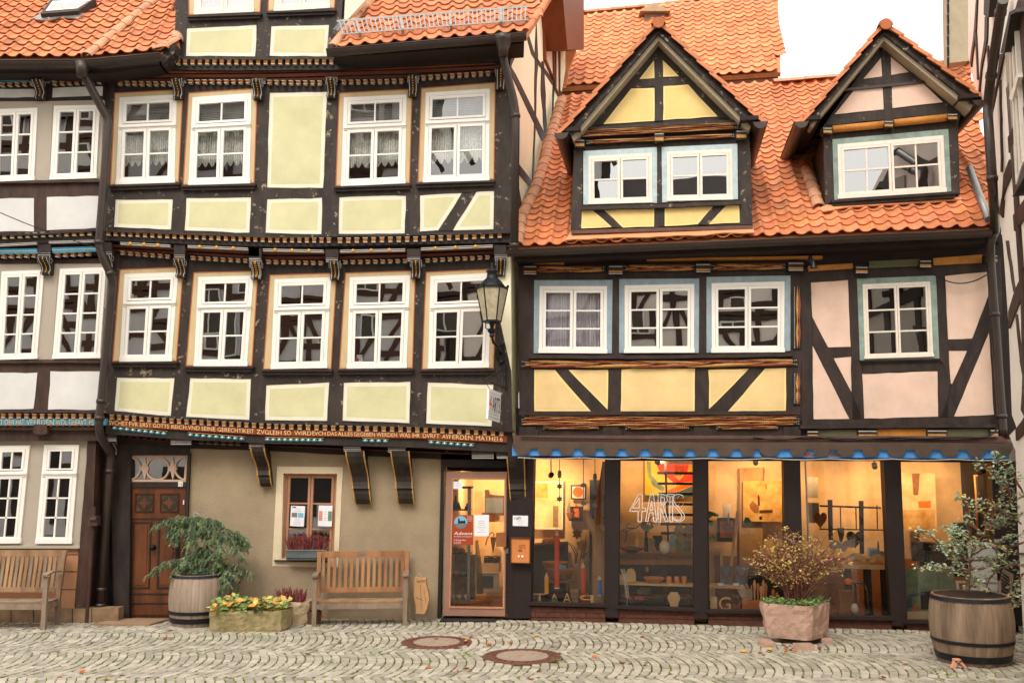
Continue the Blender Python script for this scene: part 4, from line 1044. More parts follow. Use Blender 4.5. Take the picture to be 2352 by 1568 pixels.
# inscription (blue)
strip(grey, L1, [(-330,940),(226,943)], 5, 'timber_brown', .08, .14, 'moulded_ledge'); strip(grey, L1, [(-330,945),(226,947)], 40, 'timber_brown', .0, .25, 'jetty_beam')
dentils(grey, L1, [(0,949),(240,951)], 10.5, 18, 2, 240, off=.05)
mb = MB(); mb.px(L1, c(21,-980,1350,727,1353,722,1397,-980,1402), .035, .05, 'blue_beam'); bp_ = mb.build('inscription_board', grey)
tm = MB()
def putl(s, za, zb): text_px(tm, s, lambda u, v: (KV*(za+(zb-za)*u)/3.36, KV*(1640+(200-3*(0)-78*v)/3.36)), L1, .0395, 'casing_tan')
for s, a, b in (("T:DER",0,195),("HAT",215,325),("VF",358,440),("ERDEN",455,725),("WOL",750,905),("GEBAVT.",925,1175),("PSAL",1198,1350)): putl(s, a, b)
tm.build('carved_lettering', bp_)
for xa, xb in ((-10,72),(110,222)):
    mb = MB(); n = int((xb-xa)/14.5)
    for k in range(n): mb.ball(L1.at(xa+(k+.5)*14.5, 976.5, .03), .02, 'red_brown_paint', 8)
    mb.px(L1, [(xa,972),(xb,972),(xb,973.6),(xa,973.6)], .03, .05, 'ochre_paint'); mb.build('beaded_rod', grey, smooth=False)
ppoly(grey, L0, [(-330,972),(228,975),(224,1012),(-330,1012)], .10, .25, 'timber_brown', 'lintel_beam')
ppoly(grey, L1, c(21,228,1392,318,1392,322,1450,300,1462,240,1460,222,1445), .06, .3, 'timber_brown', 'joist_end')
# ground floor
wa = c(31,-25,35,192,32,128,665,-85,667); wb = c(31,285,30,510,28,460,667,228,667)
mb = MB(); wall_open(mb, L0, [(-330,1009),(210,1009)], [(-330,1252),(181,1254)], [inset(wa,2), inset(wb,2)], (-330,-330), (204,183), 0, .14, 'taupe'); mb.build('taupe_wall', grey)
for w_ in (wa, wb): window(grey, L0, w_, kind='T', lowcols=0, lowrows=3, split=.285, fo=9, so_=6); window(grey, L0, [(x-250, y) for x, y in w_], kind='T', lowcols=0, lowrows=3, split=.285, fo=9, so_=6, off=.045)
ppoly(grey, L0, c(31,-930,680,515,680,512,698,-930,700), .06, .15, 'taupe', 'window_sill')
ppoly(grey, L0, c(31,-930,698,510,698,480,1088,-930,1092), 0, .14, 'orange_plaster', 'rendered_wall')
mb = MB()
for y in (735,845,960): mb.px(L0, c(31,-930,y,508-(y-700)*.075,y,508-(y-700)*.075,y+5,-930,y+5), .003, .01, 'timber_brown')
mb.build('groove', grey)
mb = MB(); rn = random.Random(5); x = -325
while x < 215:
    w_ = rn.uniform(35, 70); mb.px(L0, [(x,1396),(x+w_-2,1396),(x+w_-2,1432),(x,1432)], .03+rn.uniform(0,.03), .2, 'plinth_stone', 1.2); x += w_
mb.build('stone_plinth', grey)
ppoly(grey, L0, c(31,567,-10,620,-10,600,500,548,1097,482,1095), .05, .25, 'timber_brown', 'corner_post', 1)
ppoly(grey, L0, c(31,610,-10,700,-10,690,1165,590,1165,595,500), -.25, .1, 'timber_plain', 'recess_wall')
ppoly(grey, G0, [(222,1000),(262,1000),(268,1430),(196,1430)], -.1, .2, 'timber_plain', 'recess_wall')
mb = MB(); mb.px(L2.shift(-1.0), [(-340,150),(240,150),(240,1000),(-340,1000)], 0, .1, 'room_dark'); mb.px(L0.shift(-.9), [(-340,990),(200,990),(190,1260),(-340,1260)], 0, .1, 'room_dark'); mb.build('interior_wall', grey)
# roof
eA = L2.at(*c(11,0,392)[0], .42); eB = L2.at(*c(11,1120,350)[0], .40); 
lp_ = [(-70,134), c(11,570,392)[0], c(11,840,372)[0], c(11,1060,0)[0], (640,-160), (-200,-160)]
eB2 = Vector((eB.x, eA.y, eA.z)); 
rl, LPL = tiles(grey, L2.at(-340,134,.42), L2.at(*c(11,600,394)[0], .42), R(50), [(-80,134), c(11,590,392)[0], c(11,1060,-5)[0], (430,-160), (-260,-160)], colw=.225, rowh=.20, seed=21, name='roof', tilt=.034)
rl2, _ = tiles(green, L2.at(*c(11,560,394)[0], .41), L2.at(*c(11,1115,352)[0], .40), R(50), [c(11,590,392)[0], c(11,1100,352)[0], c(11,1215,290)[0], (410,60), (410,-150), (365,-140), c(11,1060,-5)[0]], colw=.225, rowh=.20, seed=22, name='roof')
vv = [LPL.at(*p, .03) for p in (c(11,590,388)[0], c(11,1060,-5)[0], (425,-120))]
for a, b in zip(vv, vv[1:]): ridge(rl2, a, b, .09, .25, 'tile_pale')
hh = [LPL.at(*p, .05) for p in c(11,1040,350,1120,330,1205,280,1212,205)]
for a, b in zip(hh, hh[1:]): ridge(rl2, a, b, .09, .2, 'tile_pale')
mb = MB(); g1_ = L2.at(-340,146,.50); g2_ = L2.at(*c(11,590,425)[0], .50); g3_ = L2.at(*c(11,1105,378)[0], .50); gutter_mesh(mb, g1_, g2_, .085); gutter_mesh(mb, g2_, g3_, .085)
shade(mb.build('gutter', grey))
ppoly(grey, L2, [(-340,152),(240,152),(366,140),(366,152),(240,170),(-340,168)], .36, .4, 'rafter_dark', 'eaves_board')
ppoly(green, L2, c(11,1080,350,1200,300,1190,360,1105,445), .36, .3, 'weathered_board', 'verge_board')
mb = MB(); sq_ = c(11,275,95,530,75,650,-10,350,-10); mb.prism([LPL.at(x, y, .14) for x, y in sq_], -LPL.n*.14, 'slate'); iq = inset(sq_, 6)
mb.prism([LPL.at(x, y, .15) for x, y in iq], -LPL.n*.01, 'white_paint'); sky_ = mb.build('skylight', grey)
mb = MB(); mb.prism([LPL.at(x, y, .158) for x, y in inset(sq_, 9)], -LPL.n*.004, 'glass_dormer'); mb.build('pane', sky_)
mb = MB(); mb.prism([LPL.at(x, y, .075) for x, y in c(11,205,130,270,96,540,76,565,105,540,125,400,120,330,140)], -LPL.n*.02, 'zinc'); mb.build('flashing', sky_)
# long crooked downpipe between the houses
dp_ = [L2.at(*c(11,562,432)[0], .50), L2.at(*c(11,566,500)[0], .42), L2.at(*c(11,735,815)[0], .18), L2.at(*c(11,738,860)[0], .18), L2.at(*c(21,673,195)[0], .20), L2.at(*c(21,760,380)[0], .08), L1.at(*c(21,765,440)[0], .18),
       L1.at(*c(21,688,1260)[0], .22), L1.at(*c(21,668,1440)[0], .22), L0.at(*c(31,718,90)[0], -.08), L0.at(*c(31,713,150)[0], -.10), G0.at(*c(31,642,1168)[0], .18)]
pipe(grey, dp_, .062, 'gutter', bands=((3,.95),(4,.9),(6,.97),(7,.5),(10,.05),(10,.80),(10,.9)))
mb = MB(); mb.lathe([(.07,-.22),(.085,-.12),(.12,0)], dp_[0], 'gutter', 12); mb.build('gutter_outlet', grey, smooth=True)
pp = [G0.at(*c(31,608,480)[0], .35), G0.at(*c(31,590,700)[0], .35), G0.at(*c(31,560,1180)[0], .35)]
mb = MB(); mb.tube(pp, .03, 'timber_brown', 10); mb.box(G0.at(*c(31,608,520)[0], .38), (.14,.12,.14), 'timber_brown'); mb.tube([pp[0], pp[0]+Vector((0,0,.12))], .02, 'timber_brown'); mb.tube([G0.at(*c(31,625,510)[0], .42), G0.at(*c(31,590,510)[0], .42)], .045, 'timber_brown', 10); mb.build('standpipe', grey)
# ================================================================ YELLOW AND PINK SHOP HOUSE
shop = thing('timber_house', 'low half-timbered shop house with yellow and pink panels, two dormers and a lit ground floor', 'house', (3.5, 14.3, 0))
# upper floor, yellow part
y_top = [(1190,612),(1500,606),(1815,600),(2300,588)]; y_bot = [(1195,948),(1500,948),(1840,944)]
W1o, W2o, W3o = quad(23,233,410,767,408,762,908,230,908), quad(23,813,402,1358,398,1355,905,812,905), quad(23,1408,388,1980,378,1980,890,1408,903)
W1i, W2i, W3i = quad(23,270,450,730,450,727,908,265,905), quad(23,850,445,1325,435,1322,903,850,905), quad(23,1442,430,1940,418,1937,900,1445,903)
L1q = [c(23,233,1018)[0], c(23,740,1020)[0], c(23,735,1303)[0], c(23,233,1303)[0]]
L2q = quad(23,827,1015,1330,1010,1327,1310,823,1310)
L3q = quad(23,1422,1018,1952,1007,1950,1303,1420,1303)
cells = [dict(up=W1o, win=W1i, loq=L1q, sill=0, lo=[c(23,233,1018,370,1018,622,1305,233,1303), c(23,465,1020,740,1020,735,1292)], br=[c(23,370,1018,465,1020,722,1285,735,1303,622,1303)], kw=dict(curtain='sheer', gm='glass_lace')),
         dict(up=W2o, win=W2i, loq=L2q, sill=0), dict(up=W3o, win=W3i, loq=L3q, sill=0, lo=[c(23,1422,1018,1700,1015,1425,1288), c(23,1812,1008,1952,1007,1950,1303,1548,1303)], br=[c(23,1700,1012,1812,1008,1553,1303,1440,1303)])]
storey(shop, Y0, y_top, y_bot, (1190,1193), (1838,1841), cells, 'plaster_yellow', 'plaster_yellow_edge', kind='S', rows=3, casm=('casing_blue',None), mt='timber_right', fo=8)
strip(shop, Y0, [(1215,815),(1500,816),(1818,810)], 8, 'timber_right', .09, .12, 'window_sill', x0=1214, x1=1821)
carved_band(shop, Y0, [(1196,826),(1510,827),(1832,822)], 19, 1196, 1832, 5, 1, off=.05)
strip(shop, Y0, [(1192,944),(1500,944),(1838,943)], 9, 'timber_right', .08, .14, 'moulded_ledge')
carved_band(shop, Y0, [(1196,953),(1500,955),(1838,952)], 24, 1196, 1838, 6, 2, off=.05, seed=2)
for xa, xb in ((c(23,290,0)[0][0], c(23,680,0)[0][0]), (c(23,850,0)[0][0], c(23,1300,0)[0][0]), (c(23,1470,0)[0][0], c(23,1905,0)[0][0])):
    carved_band(shop, Y0, [(xa,977),(xb,977)], 9, xa, xb, 2, 1, off=.04, seed=3, flip=True)
strip(shop, Y0, [(1192,977),(1840,977)], 24, 'timber_right', .01, .12, 'sill_beam')
for k, (xa, xb) in enumerate(((1192,1236),(1385,1428),(1594,1636),(1800,1840))): ppoly(shop, Y0, [(xa,980),(xb-6,980),(xb-6,986),(xb,986),(xb,1000),(xa,1000)], .06, .1, 'timber_right', 'joist_end', .6)
# top band under the eaves
ppoly(shop, Y0, [(1190,570),(2296,530),(2296,596),(1820,612),(1190,622)], -.004, .1, 'rafter_dark', 'wall_plate')
carved_band(shop, Y0, [(1224,611),(1392,609)], 16, 1222, 1391, 2, 1, off=.06); carved_band(shop, Y0, [(1430,608),(1596,606)], 16, 1430, 1597, 2, 1, off=.06); carved_band(shop, Y0, [(1634,606),(1800,603)], 16, 1632, 1806, 2, 1, off=.06)
def blk(x0, y0, x1, y1):
    m_ = MB(); m_.px(Y0, [(x0,y0),(x1,y0),(x1,y1),(x0,y1)], .13, .14, 'timber_plain'); o = m_.build('joist_end', shop)
    l = MB()
    for t, mm in ((.12,'white_trim'),(.62,'ochre_paint'),(.9,'white_trim')): l.px(Y0, [(x0+1,y0+(y1-y0)*t),(x1-1,y0+(y1-y0)*t),(x1-1,y0+(y1-y0)*t+(2 if mm!='ochre_paint' else 4)),(x0+1,y0+(y1-y0)*t+(2 if mm!='ochre_paint' else 4))], .135, .01, mm)
    l.build('painted_line', o)
for b in ((23,160,308,250,370),(23,740,306,837,368),(23,1335,294,1436,355),(23,1965,285,2070,345),(24,720,315,805,360),(24,1158,272,1238,320),(24,1605,238,1690,282)):
    (x0,y0),(x1,y1) = c(*b); blk(x0, y0, x1, y1)
ppoly(shop, Y0, c(23,160,283,435,286,435,297,160,297), .09, .1, 'orange_paint', 'painted_strip'); ppoly(shop, Y0, c(23,1000,262,2045,245,2200,243,2200,262,1000,275), .09, .1, 'orange_paint', 'painted_strip')
for q, mm in ((c(24,395,312,700,295,703,330,397,348),'orange_paint'),(c(24,812,280,1155,265,1155,312,812,328),'olive_paint'),(c(24,1250,260,1582,235,1582,290,1252,308),'orange_paint')): ppoly(shop, Y0, q, .04, .08, mm, 'painted_strip')
ppoly(shop, Y0, [(1172,930),(1200,940),(1200,1060),(1172,1060)], -.12, .1, 'timber_right', 'corner_wall')
# pink part
mb = MB(); P_o = quad(24,730,400,1268,378,1292,942,750,955); P_i = quad(24,768,438,1228,418,1250,930,785,945)
wall_open(mb, Y0, [(1836,615),(2300,590)], [(1836,967),(2306,962)], [inset(P_o, 3)], (1836,1838), (2300,2306), 0, .16, 'timber_right'); mb.build('wall', shop)
wn = window(shop, Y0, P_i, kind='S', rows=3, wm='old_white_paint', gm='glass_lace', fo=6, so_=5); casing(wn, Y0, P_o, inset(P_i, 1), 'casing_green', None)
sill(wn, Y0, c(24,748,955)[0], c(24,1294,942)[0], 8, 'timber_right', off=.06)
for q in (c(24,415,430,668,410,685,862,532,868,425,660), c(24,568,940,690,932,693,1175), c(24,427,855,680,1357,432,1355), c(24,768,1048,1278,1030,1283,1340,778,1355), c(24,1333,380,1622,352,1622,520,1515,810,1350,812), c(24,1353,893,1483,890,1380,1115,1368,1115), c(24,1630,768,1662,1325,1390,1342)):
    panel(shop, Y0, q, 'plaster_pink', None)
def yt(name, *a): timber(shop, Y0, c(24, *a), name, 'timber_right')
yt('post',345,440,415,430,430,1360,355,1365); yt('post',672,410,728,405,765,1048,775,1355,700,1360,692,1180,690,870); yt('post',1272,380,1330,378,1365,1110,1350,1345,1288,1345,1280,1030,1295,940)
yt('brace',425,665,532,868,695,1178,770,1355,682,1357,427,850); yt('brace',1622,525,1515,812,1378,1118,1300,1348,1388,1342,1480,1030,1628,765)
yt('rail',532,870,686,864,690,930,566,938); yt('rail',1350,815,1513,812,1485,888,1353,890); yt('rail',770,960,1295,945,1340,1018,775,1045); yt('rail',355,1362,1675,1330,1680,1395,352,1400)
for xa, ya, xb, yb in (((24,290,450),0,0,(24,345,875)),((24,292,1040),0,0,(24,342,1255))):
    (x0,y0),(x1,y1) = c(24, xa[1], xa[2], yb[1], yb[2]); mb = MB(); mb.px(Y0, [(x0,y0),(x1,y0),(x1,y1),(x0,y1)], .04, .05, 'timber_plain'); n = max(2, int((y1-y0)/48))
    for k in range(n):
        a = y0+(y1-y0)*k/n; b = y0+(y1-y0)*(k+1.25)/n; b = min(b, y1)
        for s_, mm in ((.62,'ochre_paint'),(.84,'red_brown_paint')):
            xm = x0+(x1-x0)*s_; P = [(xm,a),(xm+3.4,(a+b)/2),(xm,b),(xm-3.4,(a+b)/2)]; mb.px(Y0, P, .052, .02, mm)
    y = y0+2
    while y < y1-3: mb.px(Y0, [(x0+4,y),(x0+5.4,y),(x0+5.4,y+2.6),(x0+4,y+2.6)], .046, .01, 'white_trim'); y += 4.6
    mb.build('carved_post', shop)
strip(shop, Y0, [(1838,976),(2296,973)], 8, 'timber_right', .09, .14, 'moulded_ledge')
ppoly(shop, Y0, [(1838,982),(2296,980),(2296,1002),(1838,1003)], .0, .12, 'timber_right', 'sill_beam')
for q, mm in ((c(24,470,1428,735,1428,735,1478,470,1478),'olive_paint'),(c(24,868,1425,1208,1423,1208,1477,868,1477),'orange_paint'),(c(24,1345,1425,1635,1422,1640,1475,1345,1475),'olive_paint')): ppoly(shop, Y0, q, .04, .05, mm, 'painted_strip')
for b in ((24,390,1434,467,1478),(24,737,1430,866,1478),(24,1210,1428,1342,1476),(24,1640,1425,1695,1473)):
    (x0,y0),(x1,y1) = c(*b); blk(x0, y0, x1, y1)
ppoly(shop, Y0, c(24,1690,100,1740,95,1820,1490,1735,1492), -.05, .15, 'rafter_dark', 'corner_wall')
# hidden core so that the upper rooms are closed
mb = MB(); mb.px(Y0.shift(-1.2), [(1196,560),(2300,520),(2300,1010),(1196,1010)], 0, .1, 'room_dark'); mb.build('interior_wall', shop)
# ---------------------------------------------------------------- shop canopy
ppoly(shop, Y0, [(1177,999),(2300,1001),(2322,1016),(1180,1014)], .30, .40, 'copper_brown', 'canopy_top', .5)
mb = MB(); CP = Y0.shift(.46)
ln_t = ipl([(1178,1014),(2326,1017)]); ln_b = ipl([(1178,1029),(2326,1033)])
mb.px(CP, [(1178,1014),(2326,1017),(2326,1033),(1178,1029)], 0, .012, 'awning_metal')
cents = [1200]+[c(33,v,0)[0][0] for v in (290,430,572,715,862,1010,1155,1300,1450,1600,1740)]+[c(34,v,0)[0][0] for v in (137,310,460,620,780,945,1120,1290,1460,1630)]
cents = sorted(set(round(v, 1) for v in cents)); cents = [v for i, v in enumerate(cents) if i == 0 or v-cents[i-1] > 25]
for i, v in enumerate(cents):
    wd = (cents[i+1]-v if i+1 < len(cents) else v-cents[i-1])*.34; y0 = ln_b(v)-.5; P = [(v-wd, y0), (v+wd, y0)]+[(v+wd*math.cos(a*math.pi/10), y0+3+14*math.sin(a*math.pi/10)) for a in range(11)]
    mb.px(CP, P, 0, .012, 'awning_metal')
cn = mb.build('canopy_valance', shop)
mb = MB(); mb.px(CP, [(1177,1024),(2322,1028),(2318,1053),(1176,1046)], -.045, .02, 'awning_blue')
rn = random.Random(4)
for v, w_, mm in ((c(34,380,0)[0][0],14,'red_brown_paint'),(c(34,530,0)[0][0],10,'red_brown_paint'),(c(34,560,0)[0][0],12,'awning_metal'),(c(33,1700,0)[0][0],9,'awning_metal')):
    mb.px(CP, [(v-w_,1040),(v-w_*.2,1036),(v+w_*.3,1041),(v+w_,1046),(v-w_*.3,1048)], -.04, .01, mm)
mb.build('blue_backboard', shop)
mb = MB()
pts = [(1190,1052)]; k = 0
for i in range(60):
    x = 1190+(2320-1190)*i/59; pts.append((x, 1050+3.0*abs(math.sin(i*.42))+(x-1190)*.004))
mb.tube([CP.at(x, y, .02) for x, y in pts], .008, 'cable_grey', 6); mb.build('valance_cable', shop)
ppoly(shop, Y0, [(1180,1040),(2318,1046),(2318,1060),(1180,1053)], .0, .5, 'rafter_dark', 'canopy_soffit')
# ---------------------------------------------------------------- shop front
def sx(k, *a): return c(k, *a)
Q = [sx(33,215,118,682,118,678,1058,205,1045), sx(33,775,128,1248,130,1252,1085,765,1068), sx(33,1342,130,1835,130,1845,1100,1350,1095), sx(34,320,130,862,130,910,1140,345,1128), sx(34,970,135,1565,140,1600,1175,1012,1160)]
dj = [(1168,1046),(1222,1048),(1220,1418),(1165,1417)]
ppoly(shop, Y0, [(1186,1040),(1226,1044),(1219,1419),(1178,1419)], .02, .28, 'shop_black', 'shopfront_post')
posts = [sx(33,682,112,772,112,765,1145,680,1140), sx(33,1248,112,1340,112,1342,1152,1255,1152), sx(34,215,112,320,112,350,1172,232,1172), sx(34,862,112,972,112,1013,1195,915,1190)]
for p in posts: ppoly(shop, Y0, p, .04, .25, 'shop_black', 'shopfront_post')
ppoly(shop, Y0, sx(34,1560,130,1720,135,1760,1200,1600,1190), .03, .25, 'shop_black', 'shopfront_post')
GP = Y0.shift(-.06)
for q in Q:
    mb = MB(); f_ = bil(q); o_ = [f_(-.03,-.01), f_(1.03,-.01), f_(1.03,1.012), f_(-.03,1.012)]; mb.ring(GP, o_, inset(q, 1.5), .02, .06, 'shop_black')
    wn = mb.build('shop_window', shop)
    mb = MB(); mb.px(GP, q, 0, .006, 'glass_shop'); mb.build('pane', wn)
    mb = MB(); mb.px(Y0, [f_(-.05,1.0), f_(1.05,1.0), f_(1.05,1.022), f_(-.05,1.022)], .06, .12, 'shop_black'); mb.build('window_sill', wn)
# brick plinth
def bricks(xa, xb, ya, yb, y2a, y2b, rows=2):
    mb = MB(); mb.px(Y0, [(xa,ya),(xb,yb),(xb,y2b+30),(xa,y2a+30)], -.01, .2, 'brick'); rn = random.Random(int(xa)); x0 = xa
    for r_ in range(rows):
        x = xa-(14 if r_ % 2 else 0)
        while x < xb:
            a = max(x, xa); b = min(x+28, xb)
            if b-a > 2:
                t = lambda xx, v: ya+(yb-ya)*(xx-xa)/(xb-xa)+((y2a-ya)+((y2b-yb)-(y2a-ya))*(xx-xa)/(xb-xa))*v
                mb.px(Y0, [(a+.6,t(a,r_/rows)+.6),(b-.6,t(b,r_/rows)+.6),(b-.6,t(b,(r_+1)/rows)-.6),(a+.6,t(a,(r_+1)/rows)-.6)], rn.uniform(0,.004), .05, 'brick')
            x += 29
    mb.build('brick_plinth', shop)
for a in ((33,190,680,1072,1085,1140,1148),(33,765,1255,1092,1105,1145,1155),(33,1345,1850,1115,1122,1155,1162),(34,232,915,1135,1160,1160,1188),(34,1013,1600,1178,1190,1195,1205)):
    k, xa, xb, ya, yb, y2a, y2b = a; p = c(k, xa, ya, xb, yb, xb, y2b, xa, y2a); bricks(p[0][0], p[1][0], p[0][1], p[1][1], p[3][1], p[2][1])
# ---------------------------------------------------------------- eaves and roof
gA = Y0.at(*c(23,50,215)[0], .50); gB = Y0.at(*c(24,1640,78)[0], .50)
mb = MB(); gutter_mesh(mb, gA, gB, .085, 'gutter'); shade(mb.build('gutter', shop))
ppoly(shop, Y0, c(23,100,215,2045,150)+c(24,1650,90,1650,150,330,205)+c(23,100,275), .38, .35, 'rafter_dark', 'eaves_board')
mb = MB(); A_ = [Y0.at(x, y, .40) for x, y in ((1192,590),(2276,545))]; B_ = [Y0.at(x, y, .0) for x, y in ((1192,605),(2296,560))]; mb.face([A_[0],A_[1],B_[1],B_[0]], 'rafter_dark'); mb.build('soffit', shop)
E0 = Y0.at(*c(23,125,182)[0], .42); E1 = Y0.at(*c(24,1645,48)[0], .42)
RTH = R(43)
roof_poly = [c(23,110,185)[0], c(24,1660,48)[0], (2296,520), c('rt',570,560)[0], c(14,1500,425)[0], c(14,585,535)[0], (1776,192), (1690,200), (1500,205), c(13,430,655)[0], c(13,330,985)[0], c(12,2010,1100)[0], c(12,1940,1300)[0], c(12,1850,1480)[0]]
mroof, MPL = tiles(shop, E0, E1, RTH, roof_poly, colw=.225, rowh=.20, seed=31, name='roof', tilt=.028)
jn = [MPL.at(*p, .03) for p in (c(23,112,175)[0], c(12,1850,1480)[0], c(12,1945,1290)[0], c(12,2015,1090)[0], c(13,330,985)[0], c(13,420,680)[0])]
for a, b in zip(jn, jn[1:]): ridge(mroof, a, b, .10, .26, 'tile_pale')
rd = [MPL.at(*p, .04) for p in ((1776,193), c(14,585,535)[0])]; ridge(mroof, rd[0], rd[1], .11, .4, 'tile_pale')
rd2 = [MPL.at(*p, .04) for p in c(14,1270,450,1490,428)]; ridge(mroof, rd2[0], rd2[1], .11, .4, 'tile_pale')

# ---- dormers
def dormer_roof(par, DPp, ap, lo, ro, ai, li, ri, gl_, gr_, back=3.0, ov=.28, seed=1):
    """ap,lo,ro: outer outline (apex, left foot, right foot); ai,li,ri: inner edge of the boards"""
    OP = DPp.shift(ov); bk = -OP.n*back
    A3 = OP.at(*ap); Lo = OP.at(*lo); Ro = OP.at(*ro); Ai = OP.at(*ai); Li = OP.at(*li); Ri = OP.at(*ri)
    for (f0, f1, i0, i1, nm) in ((A3, Lo, Ai, Li, 0), (A3, Ro, Ai, Ri, 1)):
        mb = MB(); m0 = f0.lerp(i0, .62); m1 = f1.lerp(i1, .62)
        mb.prism([f0, f1, m1, m0], -OP.n*.05, 'weathered_board'); mb.prism([m0-OP.n*.05, m1-OP.n*.05, i1-OP.n*.05, i0-OP.n*.05], -OP.n*(ov-.02), 'soffit_cream'); mb.build('verge_board', par)
        mb = MB(); off_ = Vector((0,0,.05)); u = (f1-f0); out = u.normalized()*.10
        sl_ = (f1+out)-f0; nn = sl_.cross(bk).normalized(); nn = nn if nn.z > 0 else -nn
        mb.prism([f0+nn*.0, f1+out, f1+out+bk, f0+bk], -nn*.05, 'rafter_dark')
        # tiles in courses down the slope; seen edge-on from the front
        rows = int(sl_.length/.30)+1; cols = int(back/.23)
        rn = random.Random(seed+nm)
        sd = sl_.normalized(); cd_ = bk.normalized()
        for r_ in range(rows):
            a = f0+sd*(sl_.length*(r_)/rows); b = f0+sd*(sl_.length*(r_+1)/rows+.05)
            for q in range(cols+1):
                e0 = cd_*(q*.23-.05); t = rn.uniform(.8,1.1); col = (t,t,t,1)
                for (w0, h0), (w1, h1) in zip(TP, TP[1:]):
                    p0 = e0+cd_*w0*.23; p1 = e0+cd_*w1*.23
                    mb.tface([a+p0+nn*(h0*.8+.012), a+p1+nn*(h1*.8+.012), b+p1+nn*(h1*.8+.05), b+p0+nn*(h0*.8+.05)], 'tile', col)
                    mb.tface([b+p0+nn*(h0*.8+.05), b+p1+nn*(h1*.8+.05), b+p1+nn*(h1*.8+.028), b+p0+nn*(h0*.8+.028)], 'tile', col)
            e = -cd_*.05; mb.tface([a+e+nn*.0, b+e+nn*.03, b+e+nn*.085, a+e+nn*.05], 'tile', (1,1,1,1))
        mb.build('dormer_roof', par)
    ridge(par, A3+OP.n*.10+Vector((0,0,.0)), A3+bk*.9+Vector((0,0,.0)), .10, .36, 'tile')
    mb = MB(); q = A3+OP.n*.10; mb.lathe([(.085,0),(.085,.03)], q-Vector((0,0,.0)), 'casing_orange', 14, tuple(OP.n)); mb.build('ridge_end', par)
    for (a, b) in (gl_, gr_):
        mb = MB(); p0 = OP.at(*a, .06); p1 = p0+bk*b; gutter_mesh(mb, p0, p1, .10); shade(mb.build('gutter', par))
        mb = MB(); sgn = 1 if p0.x < A3.x else -1; mb.beam(p0+Vector((.16*sgn,.0,.06)), p1+Vector((.16*sgn,0,.06)), .26, .06, 'rafter_dark'); mb.build('eaves_soffit', par)
# yellow dormer
D1 = Y0.shift((MPL.at(1530,533,.06)-Y0.p).dot(Y0.n)+.04)
dormer_roof(shop, D1, c(13,1080,178)[0], c(13,455,885)[0], c(13,1742,815)[0], c(13,1080,268)[0], c(13,502,950)[0], c(13,1695,880)[0], (c(13,418,905)[0], 1.3), (c(13,1776,830)[0], 1.6), back=3.2, seed=41)
ppoly(shop, D1, c(13,1080,262,1650,845,1700,905,1722,1532,482,1562,505,985,585,870), -.006, .15, 'timber_plain', 'dormer_front')
g_ = lambda *a: c(13, *a)
for q in (g_(1050,412,1052,535,950,540), g_(1110,408,1220,520,1112,523), g_(895,605,1053,600,1055,825,705,845), g_(1112,588,1283,578,1485,795,1112,818)): panel(shop, D1, q, 'plaster_dormer', 'plaster_yellow_edge', b=4, wob=.8)
timber(shop, D1, g_(1055,300,1110,300,1112,820,1055,825), 'king_post', 'timber', off=.014); timber(shop, D1, g_(935,545,1235,525,1280,575,890,600), 'collar_beam', 'timber', off=.009)
timber(shop, D1, g_(1080,268,1055,400,940,540,700,848,600,868), 'gable_brace', 'timber', off=.006); timber(shop, D1, g_(1080,268,1110,400,1225,522,1490,798,1625,835), 'gable_brace', 'timber', off=.006)
strip(shop, D1, [g_(590,868)[0], g_(1640,815)[0]], 5, 'timber', .08, .12, 'moulded_ledge')
p0, p1 = g_(560,885,1640,830); carved_band(shop, D1, [p0, p1], 17, p0[0], p1[0], 3, 2, off=.07, seed=5)
p0, p1 = g_(585,955,1610,908); carved_band(shop, D1, [p0, p1], 10, p0[0], p1[0], 3, 1, off=.05, seed=6)
def blk2(pl, k, x0, y0, x1, y1):
    (x0,y0),(x1,y1) = c(k,x0,y0,x1,y1); m_ = MB(); m_.px(pl, [(x0,y0),(x1,y0),(x1,y1),(x0,y1)], .12, .14, 'timber'); o = m_.build('joist_end', shop)
    l = MB(); l.px(pl, [(x0+1,y0+(y1-y0)*.5),(x1-1,y0+(y1-y0)*.5),(x1-1,y1-2),(x0+1,y1-2)], .124, .01, 'ochre_paint'); l.px(pl, [(x0+1,y0+1),(x1-1,y0+1),(x1-1,y0+2.6),(x0+1,y0+2.6)], .124, .01, 'white_trim'); l.build('painted_line', o)
blk2(D1, 13, 510, 952, 577, 1002); blk2(D1, 13, 1053, 908, 1118, 965); blk2(D1, 13, 1610, 890, 1682, 945)
for o_, i_, nm in ((g_(568,1030,1070,1003,1070,1383,568,1395), g_(603,1065,1035,1042,1037,1380,605,1392), 0), (g_(1102,1003,1618,980,1622,1358,1106,1380), g_(1138,1035,1582,1015,1585,1360,1142,1370), 1)):
    wn = window(shop, D1, i_, kind='S', rows=2, wm='old_white_paint', gm='glass_dormer', fo=7, so_=6); casing(wn, D1, o_, inset(i_, 1), 'casing_pale_blue', None)
strip(shop, D1, [g_(550,1402)[0], g_(1085,1390)[0], g_(1642,1365)[0]], 9, 'timber', .07, .12, 'window_sill')
for q in (g_(552,1432,628,1430,768,1548,555,1555), g_(703,1430,1052,1415,1052,1543,838,1550), g_(1122,1412,1457,1403,1347,1530,1122,1543), g_(1545,1400,1635,1398,1635,1518,1415,1527)): panel(shop, D1, q, 'plaster_dormer', 'plaster_yellow_edge', b=4, wob=.8)
for q in (g_(628,1425,703,1425,838,1552,768,1552), g_(1457,1400,1545,1397,1415,1530,1347,1532)): timber(shop, D1, q, 'brace', 'timber', off=.012)
